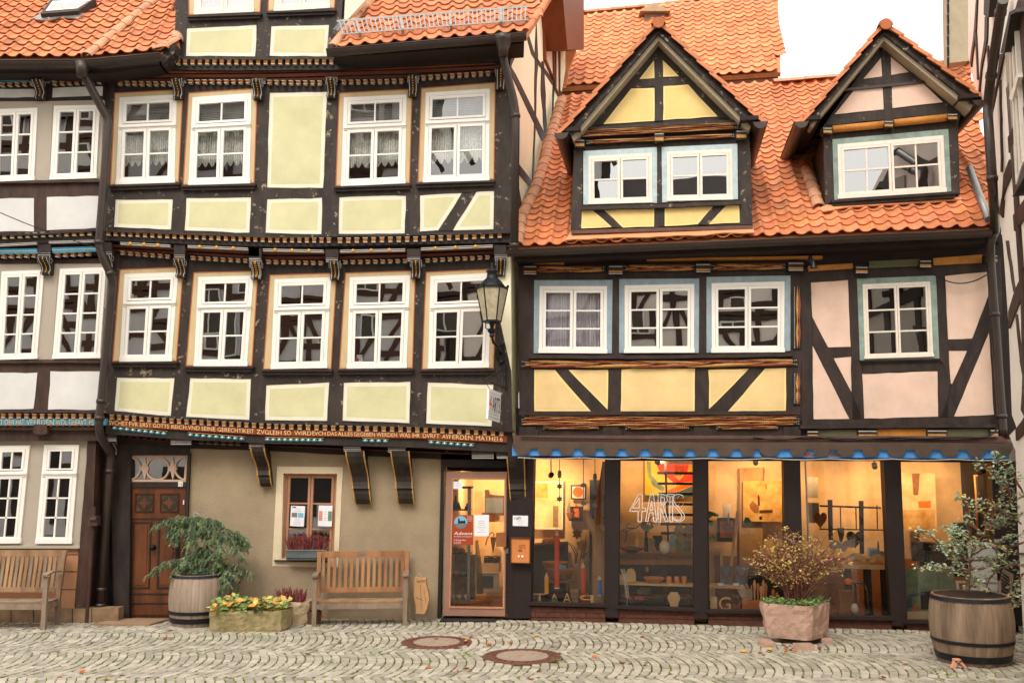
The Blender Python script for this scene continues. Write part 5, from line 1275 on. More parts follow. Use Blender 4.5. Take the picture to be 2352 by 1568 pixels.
for q in (g_(505,990,566,985,553,1558,483,1560), g_(1070,965,1103,965,1105,1385,1070,1388), g_(1053,1400,1121,1398,1121,1545,1053,1548), g_(1622,940,1700,920,1722,1530,1636,1532)): timber(shop, D1, q, 'post', 'timber', off=.012)
mb = MB()
for q in (g_(505,985,482,1562), g_(1700,905,1722,1532)):
    P = [D1.at(*p, -.01) for p in q]; mb.prism([P[0], P[1], P[1]-D1.n*3, P[0]-D1.n*3], Vector((.05 if q[0][0] < 1400 else -.05,0,0)), 'timber_plain')
mb.build('dormer_cheek', shop)
mb = MB(); mb.px(D1.shift(-.7), g_(510,980,1700,905,1715,1380,490,1400), 0, .05, 'room_dark'); mb.build('interior_wall', shop)
ppoly(shop, D1, c(23,480,68,1722,35,1724,60,488,93), .03, .10, 'copper_brown', 'flashing')
mb = MB(); mb.prism([MPL.at(x, y, .085) for x, y in wobble(c(23,480,80,1725,50,1735,88,1500,86,1400,104,1200,106,1000,116,800,118,600,130,445,134), 1.2, 12)], -MPL.n*.02, 'lead_orange'); mb.build('apron_flashing', shop)
# pink dormer, set further up the roof
D2 = Y0.shift((MPL.at(2060,462,.06)-Y0.p).dot(Y0.n)+.03)
dormer_roof(shop, D2, c(14,915,188)[0], c(14,388,822)[0], c(14,1548,668)[0], c(14,918,268)[0], c(14,425,862)[0], c(14,1508,748)[0], (c(14,350,828)[0], 1.15), (c(14,1572,680)[0], 1.6), back=3.0, seed=51)
g_ = lambda *a: c(14, *a)
ppoly(shop, D2, g_(918,262,1440,770,1418,850,1432,1325,515,1405,500,920,480,890), -.006, .15, 'timber_plain', 'dormer_front')
for q in (g_(893,395,900,522,775,537), g_(957,388,1082,490,958,512), g_(708,618,903,597,912,745,578,780), g_(967,585,1172,563,1315,698,970,738)): panel(shop, D2, q, 'plaster_pink', None, wob=.6)
timber(shop, D2, g_(900,300,957,300,972,840,914,845), 'king_post', 'timber', off=.014); timber(shop, D2, g_(740,545,1120,490,1180,562,700,618), 'collar_beam', 'timber', off=.009); timber(shop, D2, g_(560,790,1340,705,1355,775,520,855), 'tie_beam', 'timber', off=.010)
ppoly(shop, D2, g_(628,605,1240,543,1242,560,630,622), .04, .05, 'gutter', 'cover_strip')
for q in (g_(560,860,915,826,915,872,562,906), g_(980,818,1346,780,1348,824,980,862)):
    a, b = lerp2(q[0], q[3], .5), lerp2(q[1], q[2], .5); mb = MB(); mb.tube([D2.at(*a, .05), D2.at(*b, .05)], .056, 'orange_paint', 12); shade(mb.build('round_moulding', shop))
blk2(D2, 14, 498, 870, 560, 910); blk2(D2, 14, 916, 824, 977, 868); blk2(D2, 14, 1349, 776, 1416, 818)
o_, i_ = g_(562,950,1352,880,1373,1305,575,1365), g_(597,985,1318,922,1337,1308,608,1355)
wn = window(shop, D2, i_, kind='S', rows=2, cols=2, wm='old_white_paint', gm='glass_dormer', fo=8, so_=6); casing(wn, D2, o_, inset(i_, 1), 'casing_green', None)
sill(wn, D2, g_(555,1365)[0], g_(1407,1308)[0], 13, 'timber_plain', off=.10)
for q in (g_(500,925,562,918,575,1365,515,1400), g_(1353,880,1415,850,1430,1320,1373,1310)): timber(shop, D2, q, 'post', 'timber', off=.012)
mb = MB()
for q in (g_(502,920,515,1402), g_(1418,850,1432,1325)):
    P = [D2.at(*p, -.01) for p in q]; mb.prism([P[0], P[1], P[1]-D2.n*3, P[0]-D2.n*3], Vector((.05 if q[0][0] < 2050 else -.05,0,0)), 'timber_plain')
mb.build('dormer_cheek', shop)
mb = MB(); mb.px(D2.shift(-.7), g_(520,930,1400,860,1420,1320,530,1390), 0, .05, 'room_dark'); mb.build('interior_wall', shop)
mb = MB(); mb.prism([MPL.at(x, y, .075) for x, y in wobble(g_(515,1395,560,1400,1400,1345,1432,1330,1450,1355,1250,1375,1000,1390,800,1402,640,1415,500,1440,460,1425), 1.0, 12)], -MPL.n*.02, 'lead_orange'); mb.build('apron_flashing', shop)
vl = [MPL.at(*p, .05) for p in g_(470,1415,430,1300,385,1160)]
for a, b in zip(vl, vl[1:]): ridge(mroof, a, b, .09, .22, 'tile_pale')
mb = MB(); mb.tube([MPL.at(*c('rt',555,1175)[0], .14), MPL.at(*c('rt',615,1340)[0], .12), MPL.at(*c('rt',690,1530)[0], .12)], .055, 'zinc', 10); shade(mb.build('downpipe', shop))
# downpipe on the right corner, cables, small spotlight under the eaves
PPTS = [RW.at(*c('rt',790,0)[0], .10), RW.at(*c('rt',770,90)[0], .10), RW.at(*c('rt',703,540)[0], .12), RW.at(*c('rt',680,740)[0], .12), RW.at(*c('rt',685,850)[0], .16), RW.at(*c('rt',715,1290)[0], .16), Y0.at(*c('rm',440,40)[0], .42), Y0.at(*c('rm',410,100)[0], .40), Y0.at(*c('rm',410,200)[0], .18), Y0.at(*c('rm',485,1240)[0], .10), Y0.at(*c('rm',490,1330)[0], .10)]
mb = MB(); mb.tube([Y0.at(1860,590,.3), Y0.at(1866,606,.35)], .03, 'black_metal'); mb.lathe([(.02,0),(.055,-.10)], Y0.at(1868,600,.36), 'black_metal', 12); mb.build('floodlight', shop)
def cable(par, pl, pts, r=.006, m='cable', off=.05, name='cable'):
    mb = MB(); P = []
    for a, b, c_, d in zip([pts[0]]+pts, pts, pts[1:], pts[2:]+[pts[-1]]):
        for i in range(6):
            t = i/6; P.append(tuple(.5*((2*b[j])+(-a[j]+c_[j])*t+(2*a[j]-5*b[j]+4*c_[j]-d[j])*t*t+(-a[j]+3*b[j]-3*c_[j]+d[j])*t**3) for j in (0,1)))
    P.append(pts[-1]); mb.tube([pl.at(x, y, off) for x, y in P], r, m, 5); return mb.build(name, par)
cable(shop, Y0, c(24,1150,285,1260,375,1340,415,1430,432,1530,415,1625,368), .009, off=.12)
cable(shop, Y0, c(24,20,1480,200,1498,400,1478,650,1500,800,1492,1000,1482,1150,1490,1400,1480,1600,1480,1670,1440,1685,1410), .010, off=.34); cable(shop, Y0, [(1196,1003),(1300,1006),(1450,1008),(1700,1008),(1950,1007),(2100,1010),(2250,1008)], .010, off=.33); cable(shop, Y0, [(1900,1004),(1990,1009),(2080,1005),(2180,1009),(2290,1005)], .008, off=.32)
# ================================================================ REAR HOUSE
rear = thing('rear_house', 'pale orange tiled rear building rising behind the yellow gabled dormer', 'building', (4, 21, 0))
RE = vplane(1, 20.7, 8, 19.4)
r0 = RE.at(*c(13,415,590)[0], 0); r1 = RE.at(*c(13,1912,487)[0], 0)
tiles(rear, r0, r1, R(46), [c(13,405,592)[0], c(13,1914,486)[0], c(13,1895,-40)[0], c(13,1500,-5)[0], c(13,1040,52)[0], c(13,570,98)[0], c(13,560,345)[0], c(13,450,345)[0]], colw=.245, rowh=.27, seed=61, name='roof', bright=1.12)
ppoly(rear, RE, c(13,415,600,1862,500,1868,600,1866,700,418,760), -.12, .2, 'rust_board', 'eaves_wall')
ppoly(rear, RE, c(13,1862,500,1900,492,1894,560,1866,600), -.14, .2, 'copper_brown', 'box_gutter')
RRP = Plane(r0, Vector((0,-math.sin(R(46)),math.cos(R(46)))))
rdg = [RRP.at(*p, .05) for p in c(13,570,98,1040,52,1500,-5)]
for a, b in zip(rdg, rdg[1:]): ridge(rear, a, b, .12, .35, 'tile')
ppoly(rear, RE, c(13,440,345,520,345,470,470,450,600,415,600), .02, .1, 'lead_orange', 'valley_flashing')
mb = MB(); cz = RRP.at(*c(13,1047,165)[0], .15); mb.box(cz, (.52,.45,.34), 'mortar')
ap_ = cz+Vector((0,0,.56)); bs = [cz+Vector((x*.38,y*.34,.18)) for x, y in ((-1,-1),(1,-1),(1,1),(-1,1))]
for k in range(4): mb.face([bs[k], bs[(k+1)%4], ap_], 'step_stone')
mb.face(bs, 'step_stone'); mb.build('roof_vent', rear)
# ================================================================ WHITE HOUSE ON THE RIGHT (side wall running towards the viewer)
white = thing('timber_house', 'tall white half-timbered house whose side wall runs along the right edge', 'house', (7.6, 12.4, 0))
g_ = lambda *a: c('rt', *a)
ppoly(white, RW, g_(545,-60,1400,-260)+[(2700,300),(2700,1500)]+c('rb',905,1300,870,690,845,0)+[(2318,1000)]+c('rm',575,1270,545,1190,525,640,490,120)+g_(770,1568,740,1400,690,1000,655,700,610,690,560,470,545,380), -.004, .3, 'plaster_rose_white', 'side_wall')
def rt_(k, *a): ppoly(white, RW, c(k, *a), .02, .05, 'timber_brown', 'side_timber', 1.0)
rt_('rt',600,-20,608,-20,598,200,562,470,554,440,585,200); rt_('rt',590,230,597,230,612,560,606,560); rt_('rt',660,120,678,110,672,280,640,460,618,690,612,690,632,430,655,280); rt_('rt',725,0,732,0,732,120,728,120); rt_('rt',672,320,680,320,688,500,682,500)
rt_('rt',765,380,797,368,752,560,735,640,705,800,700,700,735,600,755,460); rt_('rt',757,560,763,560,775,1000,778,1200,770,1200,766,900); rt_('rt',830,1110,846,1125,845,1210,800,1320,778,1400,780,1330,790,1220)
rt_('rt',868,1360,884,1360,884,1568,876,1568); rt_('rt',775,1390,790,1400,780,1520,762,1490)
rt_('rm',621,275,621,395,560,555,525,650,520,545,560,410); rt_('rm',505,100,515,100,560,420,552,420); rt_('rm',570,20,578,20,610,270,602,300); rt_('rm',565,560,572,560,600,830,592,850); rt_('rm',600,450,608,450,612,800,605,820); rt_('rm',590,850,621,790,621,1200,600,1160,612,960); rt_('rm',565,1280,602,1230,621,1200,621,1290,606,1320,570,1350)
rt_('rt',890,0,960,0,960,1400,940,1400,905,900,880,200,870,70)
wq = g_(815,375,868,115,925,1140,862,1325)
mb = MB(); mb.ring(RW, wq, [wq[0], wq[1], wq[2], wq[3]], .03, .08, 'taupe')
mb.px(RW, g_(800,368,868,110,928,1150,860,1330), .03, .08, 'taupe'); wn = mb.build('window', white)
mb = MB()
for q in (g_(830,378,866,200,890,520,838,690), g_(850,700,884,540,925,1130,876,1285)):
    mb.ring(RW, q, inset(q, 3.2), .07, .06, 'old_white_paint')
    f_ = bil(q)
    mb.px(RW, [f_(.44,0), f_(.56,0), f_(.56,1), f_(.44,1)], .065, .05, 'old_white_paint')
mb.px(RW, g_(828,685,890,515,893,540,850,705), .09, .05, 'old_white_paint'); mb.build('sash', wn)
mb = MB()
for q in (g_(830,378,866,200,890,520,838,690), g_(850,700,884,540,925,1130,876,1285)): mb.px(RW, inset(q, 2), .05, .01, 'glass_dormer')
mb.build('pane', wn)
ppoly(wn, RW, g_(852,1372,935,1145,935,1235,868,1350), .14, .15, 'black_metal', 'window_sill')
ppoly(wn, RW, g_(768,372,830,85,880,60,884,85,840,105,797,370), .14, .12, 'timber_plain', 'hood_board')
ppoly(white, RW, g_(655,-20,698,-20,685,125,652,105), .10, .1, 'timber_plain', 'shutter_foot')
ppoly(white, RW.shift(-.3), c('rm',610,930,640,930,640,1100,606,1040), .35, .1, 'black_metal', 'wall_bracket')
mb = MB(); EB = vplane(6.2, 17.0, 9.5, 17.0); mb.px(EB, g_(408,-40,545,-40,550,425,415,440), 0, .25, 'soffit_cream'); mb.build('eaves_board', white)
mb = MB()
for k in range(8): y = k*75-50; mb.px(EB, g_(404,y,412,y,414,y+60,407,y+70), .03, .05, 'tile')
mb.build('verge_tiles', white)
for Y_ in (11.4, 10.3, 9.2, 8.1):
    q_ = Vector((6.98+.34*(Y_-13.75), Y_, 0))+RW.n*.0; mb = MB(); mb.beam(q_+Vector((0,0,.9)), q_+Vector((0,0,7.0)), .2, .06, 'timber_brown', up=tuple(RW.n)); mb.build('side_timber', white)
for z_ in (2.7, 3.7, 5.3, 6.3):
    mb = MB(); mb.beam(Vector((6.98+.34*(11.6-13.75),11.6,z_)), Vector((6.98+.34*(5.0-13.75),5.0,z_)), .06, .2, 'timber_brown'); mb.build('side_timber', white)
pipe(white, PPTS[:6]+[PPTS[6]], .062, 'gutter', bands=((1,.0),(1,.97),(4,.9)))
pipe(shop, PPTS[6:], .06, 'gutter', bands=((2,.35),(2,.96)))
mb = MB(); mb.px(RW.shift(.02), c('rb',905,690,845,690,850,700,905,705), .02, .1, 'black_metal'); mb.build('sill_bracket', white)
ppoly(white, RW.shift(-.5), [(2290,1000),(2600,1000),(2600,1600),(2318,1440)], 0, .2, 'stone_grey', 'cellar_wall')
# ================================================================ THINGS IN THE STREET
def zp(p, z): return Vector((p[0], p[1], z))
def gpt(x, y): return GND.at(x, y)
def bench(label, feet, seatz, backz, armz, nsl, mats, back_lean=.12, group='garden benches', plaque=False, curved=False, depth=.5):
    """feet: front-left and front-right ground points"""
    a, b = feet; d = (b-a).normalized(); bk = Vector((-d.y, d.x, 0)); bk = bk if bk.y > 0 else -bk
    m1, m2, m3 = mats; r = thing('garden_bench', label, 'bench', ((a+b)/2)+bk*depth/2, group)
    up = Vector((0,0,1)); W = (b-a).length
    for p in (a, b):
        mb = MB(); mb.beam(p, p+up*armz+bk*.0, .055, .065, m1, up=d); mb.build('leg', r)
        mb = MB(); q = p+bk*depth; mb.beam(q+bk*.02, q+up*seatz, .055, .065, m1, up=d); mb.beam(q+up*seatz, q+up*backz+bk*back_lean, .055, .06, m2, up=d); mb.build('leg', r)
        mb = MB(); n = 6; P = []
        for k in range(n+1): t = k/n; P.append(p-bk*.06+bk*((depth+.05)*t)+up*(armz+.012+.045*math.sin(math.pi*(t*.75+.1))))
        for u, v in zip(P, P[1:]): mb.beam(u, v+(v-u)*.04, .085, .024, m1, up=up)
        mb.build('armrest', r)
        mb = MB(); mb.beam(p+up*(seatz-.06)+bk*.02, p+bk*depth+up*(seatz-.06), .03, .06, m1, up=up); mb.build('side_rail', r)
    for k in range(7):
        o = .03+k*(depth-.08)/7+.03; mb = MB(); z_ = seatz-.008*math.sin(k/6*math.pi)
        mb.beam(a+bk*o+up*z_, b+bk*o+up*z_, .058, .022, m3, up=up); mb.build('seat_slat', r)
    mb = MB(); mb.beam(a+up*(seatz-.055)-bk*.0, b+up*(seatz-.055), .03, .075, m1, up=up); mb.build('front_rail', r)
    t0 = (armz*.0+seatz+.14); f = lambda z: bk*(depth+back_lean*(z-seatz)/(backz-seatz))+up*z
    mb = MB(); mb.beam(a+f(backz-.035)-d*.04, b+f(backz-.035)+d*.04, .035, .09, m2, up=up); tp = mb.build('top_rail', r)
    mb = MB(); mb.beam(a+f(seatz+.13), b+f(seatz+.13), .032, .07, m2, up=up); mb.build('lower_rail', r)
    for k in range(nsl):
        t = (k+.75)/(nsl+.5); p = a.lerp(b, t); mb = MB()
        mb.beam(p+f(seatz+.15), p+f(backz-.07), .045 if not curved else .05, .016, m2 if k % 3 else m3, up=-bk); mb.build('back_slat', r)
    if plaque:
        mb = MB(); p = a.lerp(b, .49); mb.beam(p+f(backz-.03)-bk*.02-d*.055, p+f(backz-.03)-bk*.02+d*.055, .004, .05, 'zinc'); mb.build('plaque', tp)
    return r
bench('weathered teak bench with orange-tinged vertical back slats below the stucco window', (gpt(721,1438.5), gpt(930,1436)), .34, 1.02, .69, 15, ('teak_grey','teak_orange','teak'), plaque=True, depth=.37, back_lean=.08)
fr_ = gpt(99.5,1447); bench('grey teak bench cut off by the left edge, before the orange rendered wall', (fr_-Vector((1.55,.0,0)), fr_), .38, 1.06, .74, 22, ('teak_grey','teak','teak_grey'), depth=.40, back_lean=.12)
# ---- barrels
def barrel(label, base, H, rb, rm, rt, m, hoops, soil=True, rz=0):
    r = thing('barrel_planter', label, 'barrel', base, 'cut wine barrels used as planters'); N = 40
    def rad(t): 
        return rb*(1-t)*(1-2*t)*1.0+4*t*(1-t)*rm+rt*t*(2*t-1)
    mb = MB(); n = 14; seg = 26*4; v0 = []
    rn = random.Random(8)
    jit = [rn.uniform(-.003,.003) for _ in range(26)]
    for j in range(n+1):
        t = j/n; R_ = rad(t)
        for k in range(seg):
            a = 2*math.pi*k/seg; e = (k % 4); rr = R_+jit[k//4]-(.005 if e == 0 else 0); mb.v.append((base.x+rr*math.cos(a), base.y+rr*math.sin(a), H*t+.012*0))
    for j in range(n):
        for k in range(seg): k2 = (k+1) % seg; mb.f.append((j*seg+k, j*seg+k2, (j+1)*seg+k2, (j+1)*seg+k)); mb.mi.append(mb._m(m))
    i0 = n*seg; ins = len(mb.v)
    for rr, z in ((rt-.03, H), (rt-.035, H-.09)):
        for k in range(seg): a = 2*math.pi*k/seg; mb.v.append((base.x+rr*math.cos(a), base.y+rr*math.sin(a), z))
    for k in range(seg):
        k2 = (k+1) % seg; mb.f.append((i0+k, i0+k2, ins+k2, ins+k)); mb.mi.append(mb._m(m)); mb.f.append((ins+k, ins+k2, ins+seg+k2, ins+seg+k)); mb.mi.append(mb._m(m))
    mb.build('staves', r)
    for (t0, t1) in hoops:
        h = MB(); h.lathe([(rad(t0)+.001,H*t0),(rad(t0)+.007,H*t0),(rad(t1)+.007,H*t1),(rad(t1)+.001,H*t1)], zp(base,0), 'hoop', 48); h.build('hoop', r, smooth=False)
    h = MB(); h.lathe([(rt-.034,H-.09),(rt-.034,H-.085)], zp(base,0), 'soil', 40); h.build('soil', r)
    return r
bl = gpt(452,1433); barrel('pale wine barrel beside the old door, planted with a weeping cedar', bl, .735, .35, .415, .362, 'barrel_pale', ((.945,.995),(.245,.31),(.08,.18)))
br = gpt(2236,1519); barrel('brown weathered wine barrel at the right edge, standing near the shop', br, .79, .39, .468, .43, 'barrel_brown', ((.93,.985),(.315,.365),(.065,.165)))
# ---- stone troughs
def rough(mb, poly, z0, z1, m, amp=.02, taper=.93, seed=1, nz=8, step=.05, wall=.07, soilm='soil', top_in=.0):
    P = []; n = len(poly)
    for k in range(n):
        a = Vector(poly[k]); b = Vector(poly[(k+1) % n]); q = max(2, int((b-a).length/step))
        for j in range(q): P.append(a.lerp(b, j/q))
    c0 = sum(P, Vector((0,0,0)))/len(P); N = len(P); base = len(mb.v); mi = mb._m(m)
    for j in range(nz+1):
        t = j/nz; s_ = taper+(1-taper)*t
        if j == 0: s_ -= .02
        for p in P:
            q = c0+(p-c0)*s_; z = z0+(z1-z0)*t; d = (p-c0).normalized(); k = amp*(noise.noise(Vector((q.x*9, q.y*9, z*9+seed)))+.5*noise.noise(Vector((q.x*26, q.y*26, z*26+seed))))
            if j == nz: k = k*.4-.008
            mb.v.append((q.x+d.x*k, q.y+d.y*k, z+(.006*noise.noise(Vector((q.x*7,q.y*7,seed))) if j == nz else 0)))
    for j in range(nz):
        for k in range(N): k2 = (k+1) % N; mb.f.append((base+j*N+k, base+j*N+k2, base+(j+1)*N+k2, base+(j+1)*N+k)); mb.mi.append(mi)
    mb.f.append(tuple(base+k for k in range(N-1,-1,-1))); mb.mi.append(mi)
    top = base+nz*N; i2 = len(mb.v)
    for dz, s_ in ((0, None), (-.06, None)):
        for p in P:
            d = (p-c0); L = d.length; q = c0+d*(max(0, L-wall)/L); mb.v.append((q.x, q.y, z1+dz))
    for k in range(N):
        k2 = (k+1) % N; mb.f.append((top+k, top+k2, i2+k2, i2+k)); mb.mi.append(mi); mb.f.append((i2+k, i2+k2, i2+N+k2, i2+N+k)); mb.mi.append(mi)
    mb.f.append(tuple(i2+N+k for k in range(N))); mb.mi.append(mb._m(soilm))
def trough(label, poly, H, m, seed, z0=0, **kw):
    mb = MB(); c0 = sum((Vector(p) for p in poly), Vector((0,0,0)))/len(poly); rough(mb, poly, z0, H, m, seed=seed, **kw)
    o = mb.build('stone_trough', origin=(c0.x, c0.y, 0)); return tag(o, label, 'trough', 'stone planting troughs')
a = gpt(479,1451); b = gpt(646,1451); dy = Vector((0,.42,0))
T1_ = [a, b, b+Vector((.06,.14,0)), b+Vector((.06,.46,0)), a+dy*1.05]; trough('long low mossy stone trough filled with yellowing leaves', T1_, .285, 'sandstone_moss', 1, taper=.97)
a2 = gpt(640,1437); b2 = gpt(690,1437); T2_ = [a2-Vector((.1,0,0)), b2-Vector((.02,0,0)), b2+Vector((.10,.1,0)), b2+Vector((.10,.4,0)), a2+Vector((-.1,.4,0))]; trough('small pale stone trough with heather, behind the long trough', T2_, .33, 'sandstone_pale', 5, taper=.95)
f_ = gpt(1864,1486.5); Lc = Vector((f_.x-.54, f_.y+.30, 0)); Rc = Vector((f_.x+.385, f_.y+.36, 0)); Bk = Vector((f_.x-.10, f_.y+.72, 0))
T3_ = [Vector((f_.x-.04,f_.y,0)), Vector((f_.x+.04,f_.y+.01,0)), Rc, Rc+Vector((-.04,.3,0)), Bk+Vector((.12,.08,0)), Bk-Vector((.15,.0,0)), Lc+Vector((0,.15,0)), Lc]; o3 = trough('pinkish sandstone trough on stone blocks with a twiggy yellow shrub', T3_, .51, 'sandstone_pink', 9, z0=.075, taper=.86, amp=.018)
for i, (x, y, w_) in enumerate(((1763,1486,.17),(1851,1495,.24),(1900,1478,.14))):
    p = gpt(x, y); mb = MB(); rough(mb, [p+Vector((-w_/2,0,0)), p+Vector((w_/2,0,0)), p+Vector((w_/2,.16,0)), p+Vector((-w_/2,.16,0))], 0, .078, 'sandstone_pink', amp=.008, seed=i, nz=3, wall=.02, soilm='sandstone_pink', taper=1)
    tag(mb.build('stone_block', origin=p), ('left small','front','right rear')[i]+' rough stone block under the pinkish trough', 'stone block', 'blocks under the pink trough')
# ---- plants
def rc_(rn, cols, v=.15):
    c_ = rn.choice(cols); k = rn.uniform(1-v, 1+v); return (c_[0]*k, c_[1]*k, c_[2]*k, 1)
GR = lambda r, g, b: (lin(r), lin(g), lin(b))
# weeping cedar
ced = thing('cedar', 'blue-green weeping cedar with drooping boughs growing in the pale barrel', 'conifer', zp(bl, .6))
CP_ = lambda x, y, dz=0.: Plane((0, bl.y+dz, 0), (0,-1,0)).at(*c('pl', x, y)[0])
mb = MB(); mb.tube([CP_(905,900), CP_(885,780), CP_(875,600), CP_(885,480), CP_(870,330), CP_(800,250)], [.028,.026,.022,.02,.016,.01], 'bark', 8)
boughs = [[(880,470),(780,270),(560,225),(300,340)],[(870,330),(820,240),(660,240),(500,330),(480,420)],[(860,300),(900,240),(1000,280),(1060,330)],[(850,300),(760,300),(690,420),(670,560)],[(860,330),(820,330),(760,420),(740,520)],[(875,420),(600,330),(560,400),(540,500)],
 [(890,480),(1000,420),(1120,370),(1240,400),(1340,530)],[(890,490),(1040,430),(1130,450),(1180,560),(1270,680)],[(890,480),(980,470),(1030,560),(1040,650)],[(1000,470),(1150,430),(1250,480),(1300,560)],
 [(880,780),(760,740),(560,690),(400,730),(265,850)],[(870,790),(700,700),(600,720),(520,830)],[(870,800),(680,640),(640,680),(600,790)],[(880,790),(960,780),(1100,740),(1240,770),(1370,850)],[(900,830),(1010,820),(1120,820),(1180,900)],[(900,880),(840,860),(720,860),(560,900),(540,940)],
 [(900,870),(960,880),(1000,930),(1020,1040)],[(910,860),(1060,850),(1090,900),(1100,980)],[(880,600),(840,560),(790,600),(800,660)],[(890,620),(960,640),(1010,700),(1000,740)],[(870,880),(700,880),(640,860),(560,880)],[(880,850),(790,790),(700,800),(620,860)],[(890,560),(900,600),(870,680),(860,700)],
 [(840,280),(740,230),(640,260),(560,330),(500,480)],[(860,290),(940,260),(960,340),(930,440)],[(700,650),(720,660),(760,730),(770,800)]]
rn = random.Random(12); wood = mb; fol = MB()
NC = [GR(118,142,104), GR(98,122,90), GR(146,166,128), GR(76,98,70), GR(152,158,100)]
for bi, bo in enumerate(boughs):
    for rep in range(2):
        dz0 = rn.uniform(-.30,.22); P = []
        n = 14
        for i in range(n+1):
            t = i/n*(len(bo)-1); k = min(int(t), len(bo)-2); u = t-k; p = lerp2(bo[k], bo[k+1], u); P.append(CP_(p[0]+rn.uniform(-10,10), p[1]+rn.uniform(-8,8)+rep*14, dz0*(i/n)))
        wood.tube(P, [.010*(1-i/n)+.003 for i in range(n+1)], 'bark', 5)
        for i in range(1, n+1):
            for q in range(5):
                # side spray drooping
                a = P[i-1].lerp(P[i], rn.random()); out = Vector((rn.uniform(-1,1), rn.uniform(-1,1), rn.uniform(-.5,.25))); out.normalize(); Ls = rn.uniform(.05,.13); pt_ = a.copy(); dcur = out
                col = rc_(rn, NC, .25)
                for s_ in range(6):
                    nx = pt_+dcur*(Ls/6); dcur = (dcur+Vector((0,0,-.35))).normalized()
                    for h in range(5):
                        th = rn.uniform(0, 6.28); nd = (dcur*.5+Vector((math.cos(th), math.sin(th)*.8, math.sin(th+1)*.8))).normalized(); L_ = rn.uniform(.018,.034)
                        sd = nd.orthogonal().normalized()*.0042; fol.tface([nx-sd, nx+sd, nx+nd*L_], 'needle', col)
                    pt_ = nx
wood.build('trunk', ced); fol.build('foliage', ced)
# yellowing leaves
def leafbed(name, label, cat, poly, z, n, cols, L, spread=.10, hz=(.0,.12), seed=1, group=None, stems=False, curl=.2, org_=None):
    rn = random.Random(seed); xs = [p[0] for p in poly]; ys = [p[1] for p in poly]; mb = MB(); k = 0
    P2 = [(p[0], p[1]) for p in poly]
    while k < n:
        x = rn.uniform(min(xs), max(xs)); y = rn.uniform(min(ys), max(ys))
        if not pip(x, y, P2): continue
        k += 1; p = Vector((x, y, z+rn.uniform(*hz))); th = rn.uniform(0, 6.28); d = Vector((math.cos(th), math.sin(th), rn.uniform(-.5,.7))).normalized(); l = L*rn.uniform(.6,1.2)
        if stems: mb.tube([Vector((x,y,z)), p], .0025, 'leaf', 3, False, tint=rc_(rn, [GR(90,110,50)]))
        leafquad(mb, p, d, Vector((rn.uniform(-.4,.4),rn.uniform(-.9,-.1),.8)).normalized(), l, l*.62, 'leaf', rc_(rn, cols), curl)
    c0 = Vector((sum(xs)/len(xs), sum(ys)/len(ys), z)); o = mb.build(name, origin=c0); return tag(o, label, cat, group)
YL = [GR(222,164,80)]*4+[GR(206,184,96)]*2+[GR(124,148,80)]*8+[GR(218,140,76)]+[GR(150,160,84)]+[GR(60,44,34)]
leafbed('bedding_plants', 'bed of yellow, orange and green leaves spilling over the long mossy trough', 'plants', [p+Vector((0,-.03,0)) for p in T1_[:2]]+T1_[2:], .265, 300, YL, .115, hz=(0,.17), seed=3, stems=True)
def heather(label, base0, base1, dep, z, n, H, seed, group='heather plants'):
    rn = random.Random(seed); mb = MB()
    for k in range(n):
        t = rn.random(); p = base0.lerp(base1, t)+Vector((0, rn.uniform(-dep, dep), 0)); p.z = z; lean = (t-.5)*.5; h = H*rn.uniform(.45,1)*(1-.25*abs(t-.5)); d = Vector((lean+rn.uniform(-.3,.3), rn.uniform(-.4,.25), 1)).normalized()
        q = p+d*h*.5; e = q+(d+Vector((rn.uniform(-.15,.15),0,.1)))*h*.5; col = rc_(rn, [(1.25,.8,.8),(1,.9,.95),(1.5,1.0,1.1),(.7,.9,.6),(1.1,.6,.6)], .25)
        mb.tube([p, q, e], [.0035,.006,.0025], 'heather', 4, False, tint=col)
        for s_ in range(5):
            b_ = p.lerp(e, rn.uniform(.3,.95)); f2 = b_+Vector((rn.uniform(-.02,.02), rn.uniform(-.02,.02), rn.uniform(.01,.03))); mb.tube([b_, f2], [.003,.002], 'heather', 3, False, tint=col)
    return tag(mb.build('heather', origin=base0.lerp(base1,.5)), label, 'heather', group)
heather('dark red heather in the small pale stone trough', a2+Vector((-.06,.15,0)), b2+Vector((.0,.15,0)), .10, .28, 150, .27, 4)
# window box with heather
sb = c('pl',1735,590,2163,598); wb0 = G0.at(*c(32,232,712)[0], .12); wb1 = G0.at(*c(32,500,712)[0], .12); wbb = G0.at(*c(32,240,776)[0], .12)
mb = MB(); h_ = wb0.z-wbb.z; zc = wbb.z+.012
for (z0, z1, w0, w1) in ((0,.25,.055,.062),(.25,.6,.075,.075),(.6,1,.066,.072)):
    x0, x1 = wb0.x+.02, wb1.x-.0
    for sg in (-1, 1): mb.face([(x0, wb0.y+sg*w0, zc+h_*z0), (x1, wb0.y+sg*w0, zc+h_*z0), (x1, wb0.y+sg*w1, zc+h_*z1), (x0, wb0.y+sg*w1, zc+h_*z1)], 'zinc_box')
    for xx in (x0, x1): mb.face([(xx, wb0.y-w0, zc+h_*z0), (xx, wb0.y+w0, zc+h_*z0), (xx, wb0.y+w1, zc+h_*z1), (xx, wb0.y-w1, zc+h_*z1)], 'zinc_box')
for (z0, w0, w1) in ((.25,.062,.075),(.6,.066,.075)): mb.face([(x0,wb0.y-w0,zc+h_*z0),(x1,wb0.y-w0,zc+h_*z0),(x1,wb0.y-w1,zc+h_*z0),(x0,wb0.y-w1,zc+h_*z0)], 'zinc_box')
